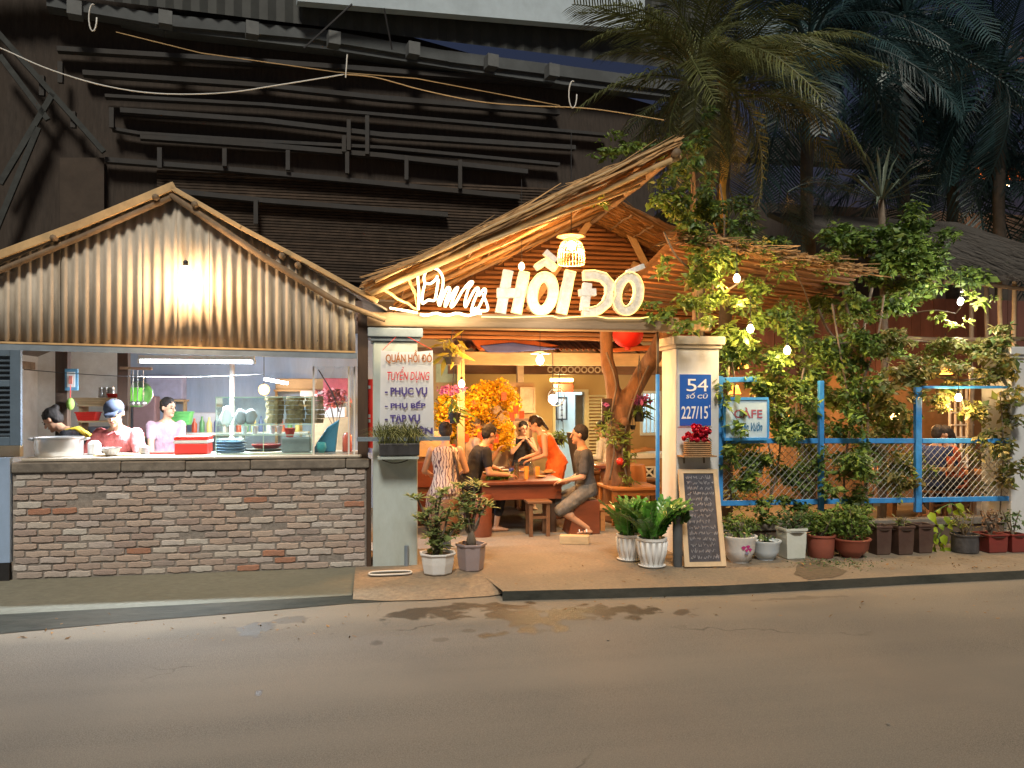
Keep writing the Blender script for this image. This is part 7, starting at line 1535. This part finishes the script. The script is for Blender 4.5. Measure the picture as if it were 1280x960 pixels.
# palms ------------------------------------------------------------
def frond_mesh(L,nl,ll,droop,seed,hang_=.5):
    r=random.Random(seed); V=[];F=[]; pts=[]
    N=14
    for i in range(N+1):
        t_=i/N; pts.append(V3((L*t_*(1-.12*t_*droop),0,L*(.32*t_-droop*.62*t_*t_))))
    b=MB(); b.tube(pts,[.022*(1-.85*i/N)+.003 for i in range(N+1)],5); V=list(b.v); F=list(b.f)
    for k in range(nl):
        f=.14+.86*k/nl; i=min(int(f*N),N-1); p=pts[i].lerp(pts[i+1],f*N-i); d0=(pts[i+1]-pts[i]).normalized()
        l=ll*(math.sin(math.pi*min(1,f*.85+.12))**.6)*r.uniform(.85,1.1)
        for sg in(1,-1):
            d=(V3((0,sg,0))*.75+d0*.7+V3((0,0,.15-hang_*.5*r.random()))).normalized(); e=(d+V3((0,0,-hang_-r.uniform(0,.5)))).normalized(); w=d0*.013
            a=p; m_=p+d*l*.5; q=m_+e*l*.5; o=len(V)
            V+=[tuple(a-w),tuple(a+w),tuple(m_+w),tuple(m_-w),tuple(q)]; F+=[(o,o+1,o+2,o+3),(o+3,o+2,o+4)]
    return V,F
FM=[]
for k,(L,nl,ll,dr_,hg) in enumerate(((2.6,44,.75,1.0,.5),(2.4,42,.7,1.35,.8),(2.2,40,.65,.75,.4))):
    V,F=frond_mesh(L,nl,ll,dr_,k,hg); me=bpy.data.meshes.new('palm_frond'); me.from_pydata(V,[],F); me.materials.append(M_palm); FM.append(me)
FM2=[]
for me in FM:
    q_=me.copy(); q_.materials.clear(); q_.materials.append(mat('lamplit_palm_leaf',(.1,.115,.04),rough=.45,var=.3,scale=2,bump=0,island=.5,trans=.2)); FM2.append(q_)  # leaf colour of the two nearest palms has warm lamplight put into it
def palm(label,base,top,fronds,seed,sc=1.0,tr=.1,m=None):
    t=thing('palm_tree',label,'palm tree',base); r=random.Random(seed); base=V3(base); top=V3(top)
    n=12; MB().tube([base.lerp(top,i/n)+V3((.03*math.sin(i*1.3),0,0)) for i in range(n+1)],[tr*(1.15-.3*i/n)*(1.06 if i%2 else .97) for i in range(n+1)],10).build('trunk',mat('dark_trunk',(.07,.06,.05),rough=.9,var=.3,scale=9,bump=.5),t,smooth=True)
    for k,(az,el,f) in enumerate(fronds):
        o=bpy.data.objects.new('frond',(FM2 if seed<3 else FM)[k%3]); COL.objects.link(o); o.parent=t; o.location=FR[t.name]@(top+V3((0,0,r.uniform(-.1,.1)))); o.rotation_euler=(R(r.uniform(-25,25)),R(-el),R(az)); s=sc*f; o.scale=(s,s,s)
    return t
def spread(n,seed,el0=-25,el1=70):
    r=random.Random(seed); return [(360*k/n+r.uniform(-14,14),r.uniform(el0,el1),r.uniform(.8,1.15)) for k in range(n)]
tp_=P(905,120,2.2); pt=palm('palm with drooping fronds and a yellow sheath rising right behind the thatch ridge',(tp_.x,2.2,0),tp_,spread(24,1,-55,60),1,.9,.09)
b=MB(); a=P(907,265,2.0); b.tube(smoothp([P(902,180,2.0),P(906,205,1.95),P(903,240,1.95),P(906,285,2.0)],4),[.02,.03,.05,.06,.065,.06,.055,.05,.05,.06,.06,.05,.03],10,lat=(1,0,0),ry=[.02]*13); b.build('yellow_sheath',mat('yellow_sheath',(.6,.36,.06),rough=.6,var=.2,trans=.2),pt,smooth=True)
b=MB(); b.tube(smoothp([P(896,195,1.95),P(890,240,1.9),P(893,280,1.9),P(902,300,1.9)],4),.018,6); b.build('dry_sheath',M_palmdry,pt,smooth=True)
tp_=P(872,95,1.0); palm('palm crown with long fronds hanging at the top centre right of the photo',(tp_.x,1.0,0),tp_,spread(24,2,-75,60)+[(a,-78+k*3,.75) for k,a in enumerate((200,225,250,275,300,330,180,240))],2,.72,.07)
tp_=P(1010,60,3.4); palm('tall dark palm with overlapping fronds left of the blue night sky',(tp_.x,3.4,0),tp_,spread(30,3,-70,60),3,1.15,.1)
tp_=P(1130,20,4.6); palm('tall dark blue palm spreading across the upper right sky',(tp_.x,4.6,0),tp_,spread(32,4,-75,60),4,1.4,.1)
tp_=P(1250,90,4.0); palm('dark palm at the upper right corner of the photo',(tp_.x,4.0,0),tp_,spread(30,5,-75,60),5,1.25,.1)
tp_=P(1190,200,6.0); palm('low distant palm behind the far thatch roof',(tp_.x,6.0,0),tp_,spread(24,6,-30,60),6,1.3,.12)
# dry fan by the roof ridge and small spiky palms
t=thing('dry_fronds','dry grey fan of drooping palm fronds above the lean-to wing','palm frond',P(985,240,1.6))
for k in range(4):
    o=bpy.data.objects.new('frond',FM[1]); COL.objects.link(o); o.parent=t; o.location=(0,0,.0); o.rotation_euler=(R(rnd.uniform(-30,30)),R(-20+k*12),R(-15+k*25)); o.scale=(.42,.42,.42)
def spiky(label,c,n,L,m,stem):
    t=thing('spiky_palm',label,'palm',(c.x,c.y,0)); MB().tube([V3((c.x,c.y,0)),V3((c.x+.05,c.y,c.z*.5)),c],[.06,.05,.045],8).build('trunk',M_barkg,t,smooth=True)
    r=random.Random(2)
    for k in range(n):
        a=2.4*k; e=R(r.uniform(-10,75)); d=V3((math.cos(a)*math.cos(e),math.sin(a)*math.cos(e),math.sin(e))); s=d.cross(V3((0,0,1))).normalized()*.022; q=c+d*L*.6; p=c+d*L-V3((0,0,L*.18)); b=MB(); b.add([c-s*.4,c+s*.4,q+s,q-s,p,q+V3((0,0,-.012))],[(0,1,2,5),(0,5,3),(5,2,4),(3,5,4)]); b.build('blade',m,t)
spiky('small spiky palm with thin radiating blades above the broad crown tree',P(1102,250,1.6),34,.85,mat('spiky_leaf',(.13,.17,.13),rough=.5,bump=0,var=.3),.05)
# weeds
t=thing('moss_patch','thin green moss and clippings on the pavement under the flower pots','moss',G(1045,706,.0)); tag(t,kind=None)
V,F=leaves(np.array([[G(rnd.gauss(1045,26),rnd.gauss(704,4),.004).x,G(1045,rnd.gauss(704,4),.004).y,.004] for _ in range(420)]),.025,rp_,droop=-.1); o=npmesh('moss',V,F,M_leafd,t,kind='stuff')
# loose litter on the road
for k,(px,py) in enumerate(((1165,722),(280,772),(760,800),(1110,905))):
    c=G(px,py,-.074); o=MB().sph(c,(.012,.01,.006),6,4).build('pebble',M_offw if k in(0,) else M_coping); tag(o,['pale scrap lying by the kerb at the right','dark pebble by the gutter at the left','pebble in the middle of the road near the puddle','pebble at the lower right of the road'][k],'pebble')

# fallen leaves and grit on pavement, gutter and road edge
def litter(name,n,fx,fy,z,size,m,lab=None):
    pts=[]
    while len(pts)<n:
        q=G(fx(),fy(),z); pts.append((q.x,q.y,z+.003))
    V,F=leaves(np.array(pts),size,rp_,droop=0,flat=.15); V[:,2]=np.clip(V[:,2],z+.002,z+.03); o=npmesh(name,V,F,m,None,kind='stuff'); return o
M_dead=mat('dead_leaf',(.2,.11,.04),rough=.8,island=.6,bump=0)
litter('fallen_leaves',170,lambda:rnd.uniform(900,1275),lambda:rnd.uniform(696,712),0,.035,M_dead)
litter('fallen_leaves',60,lambda:rnd.uniform(640,900),lambda:rnd.uniform(706,732),0,.03,M_dead)
litter('fallen_leaves',90,lambda:rnd.uniform(20,460),lambda:rnd.uniform(768,800),-.08,.03,M_dead)
litter('fallen_leaves',80,lambda:rnd.uniform(640,1280),lambda:rnd.uniform(745,775),-.08,.03,M_dead)
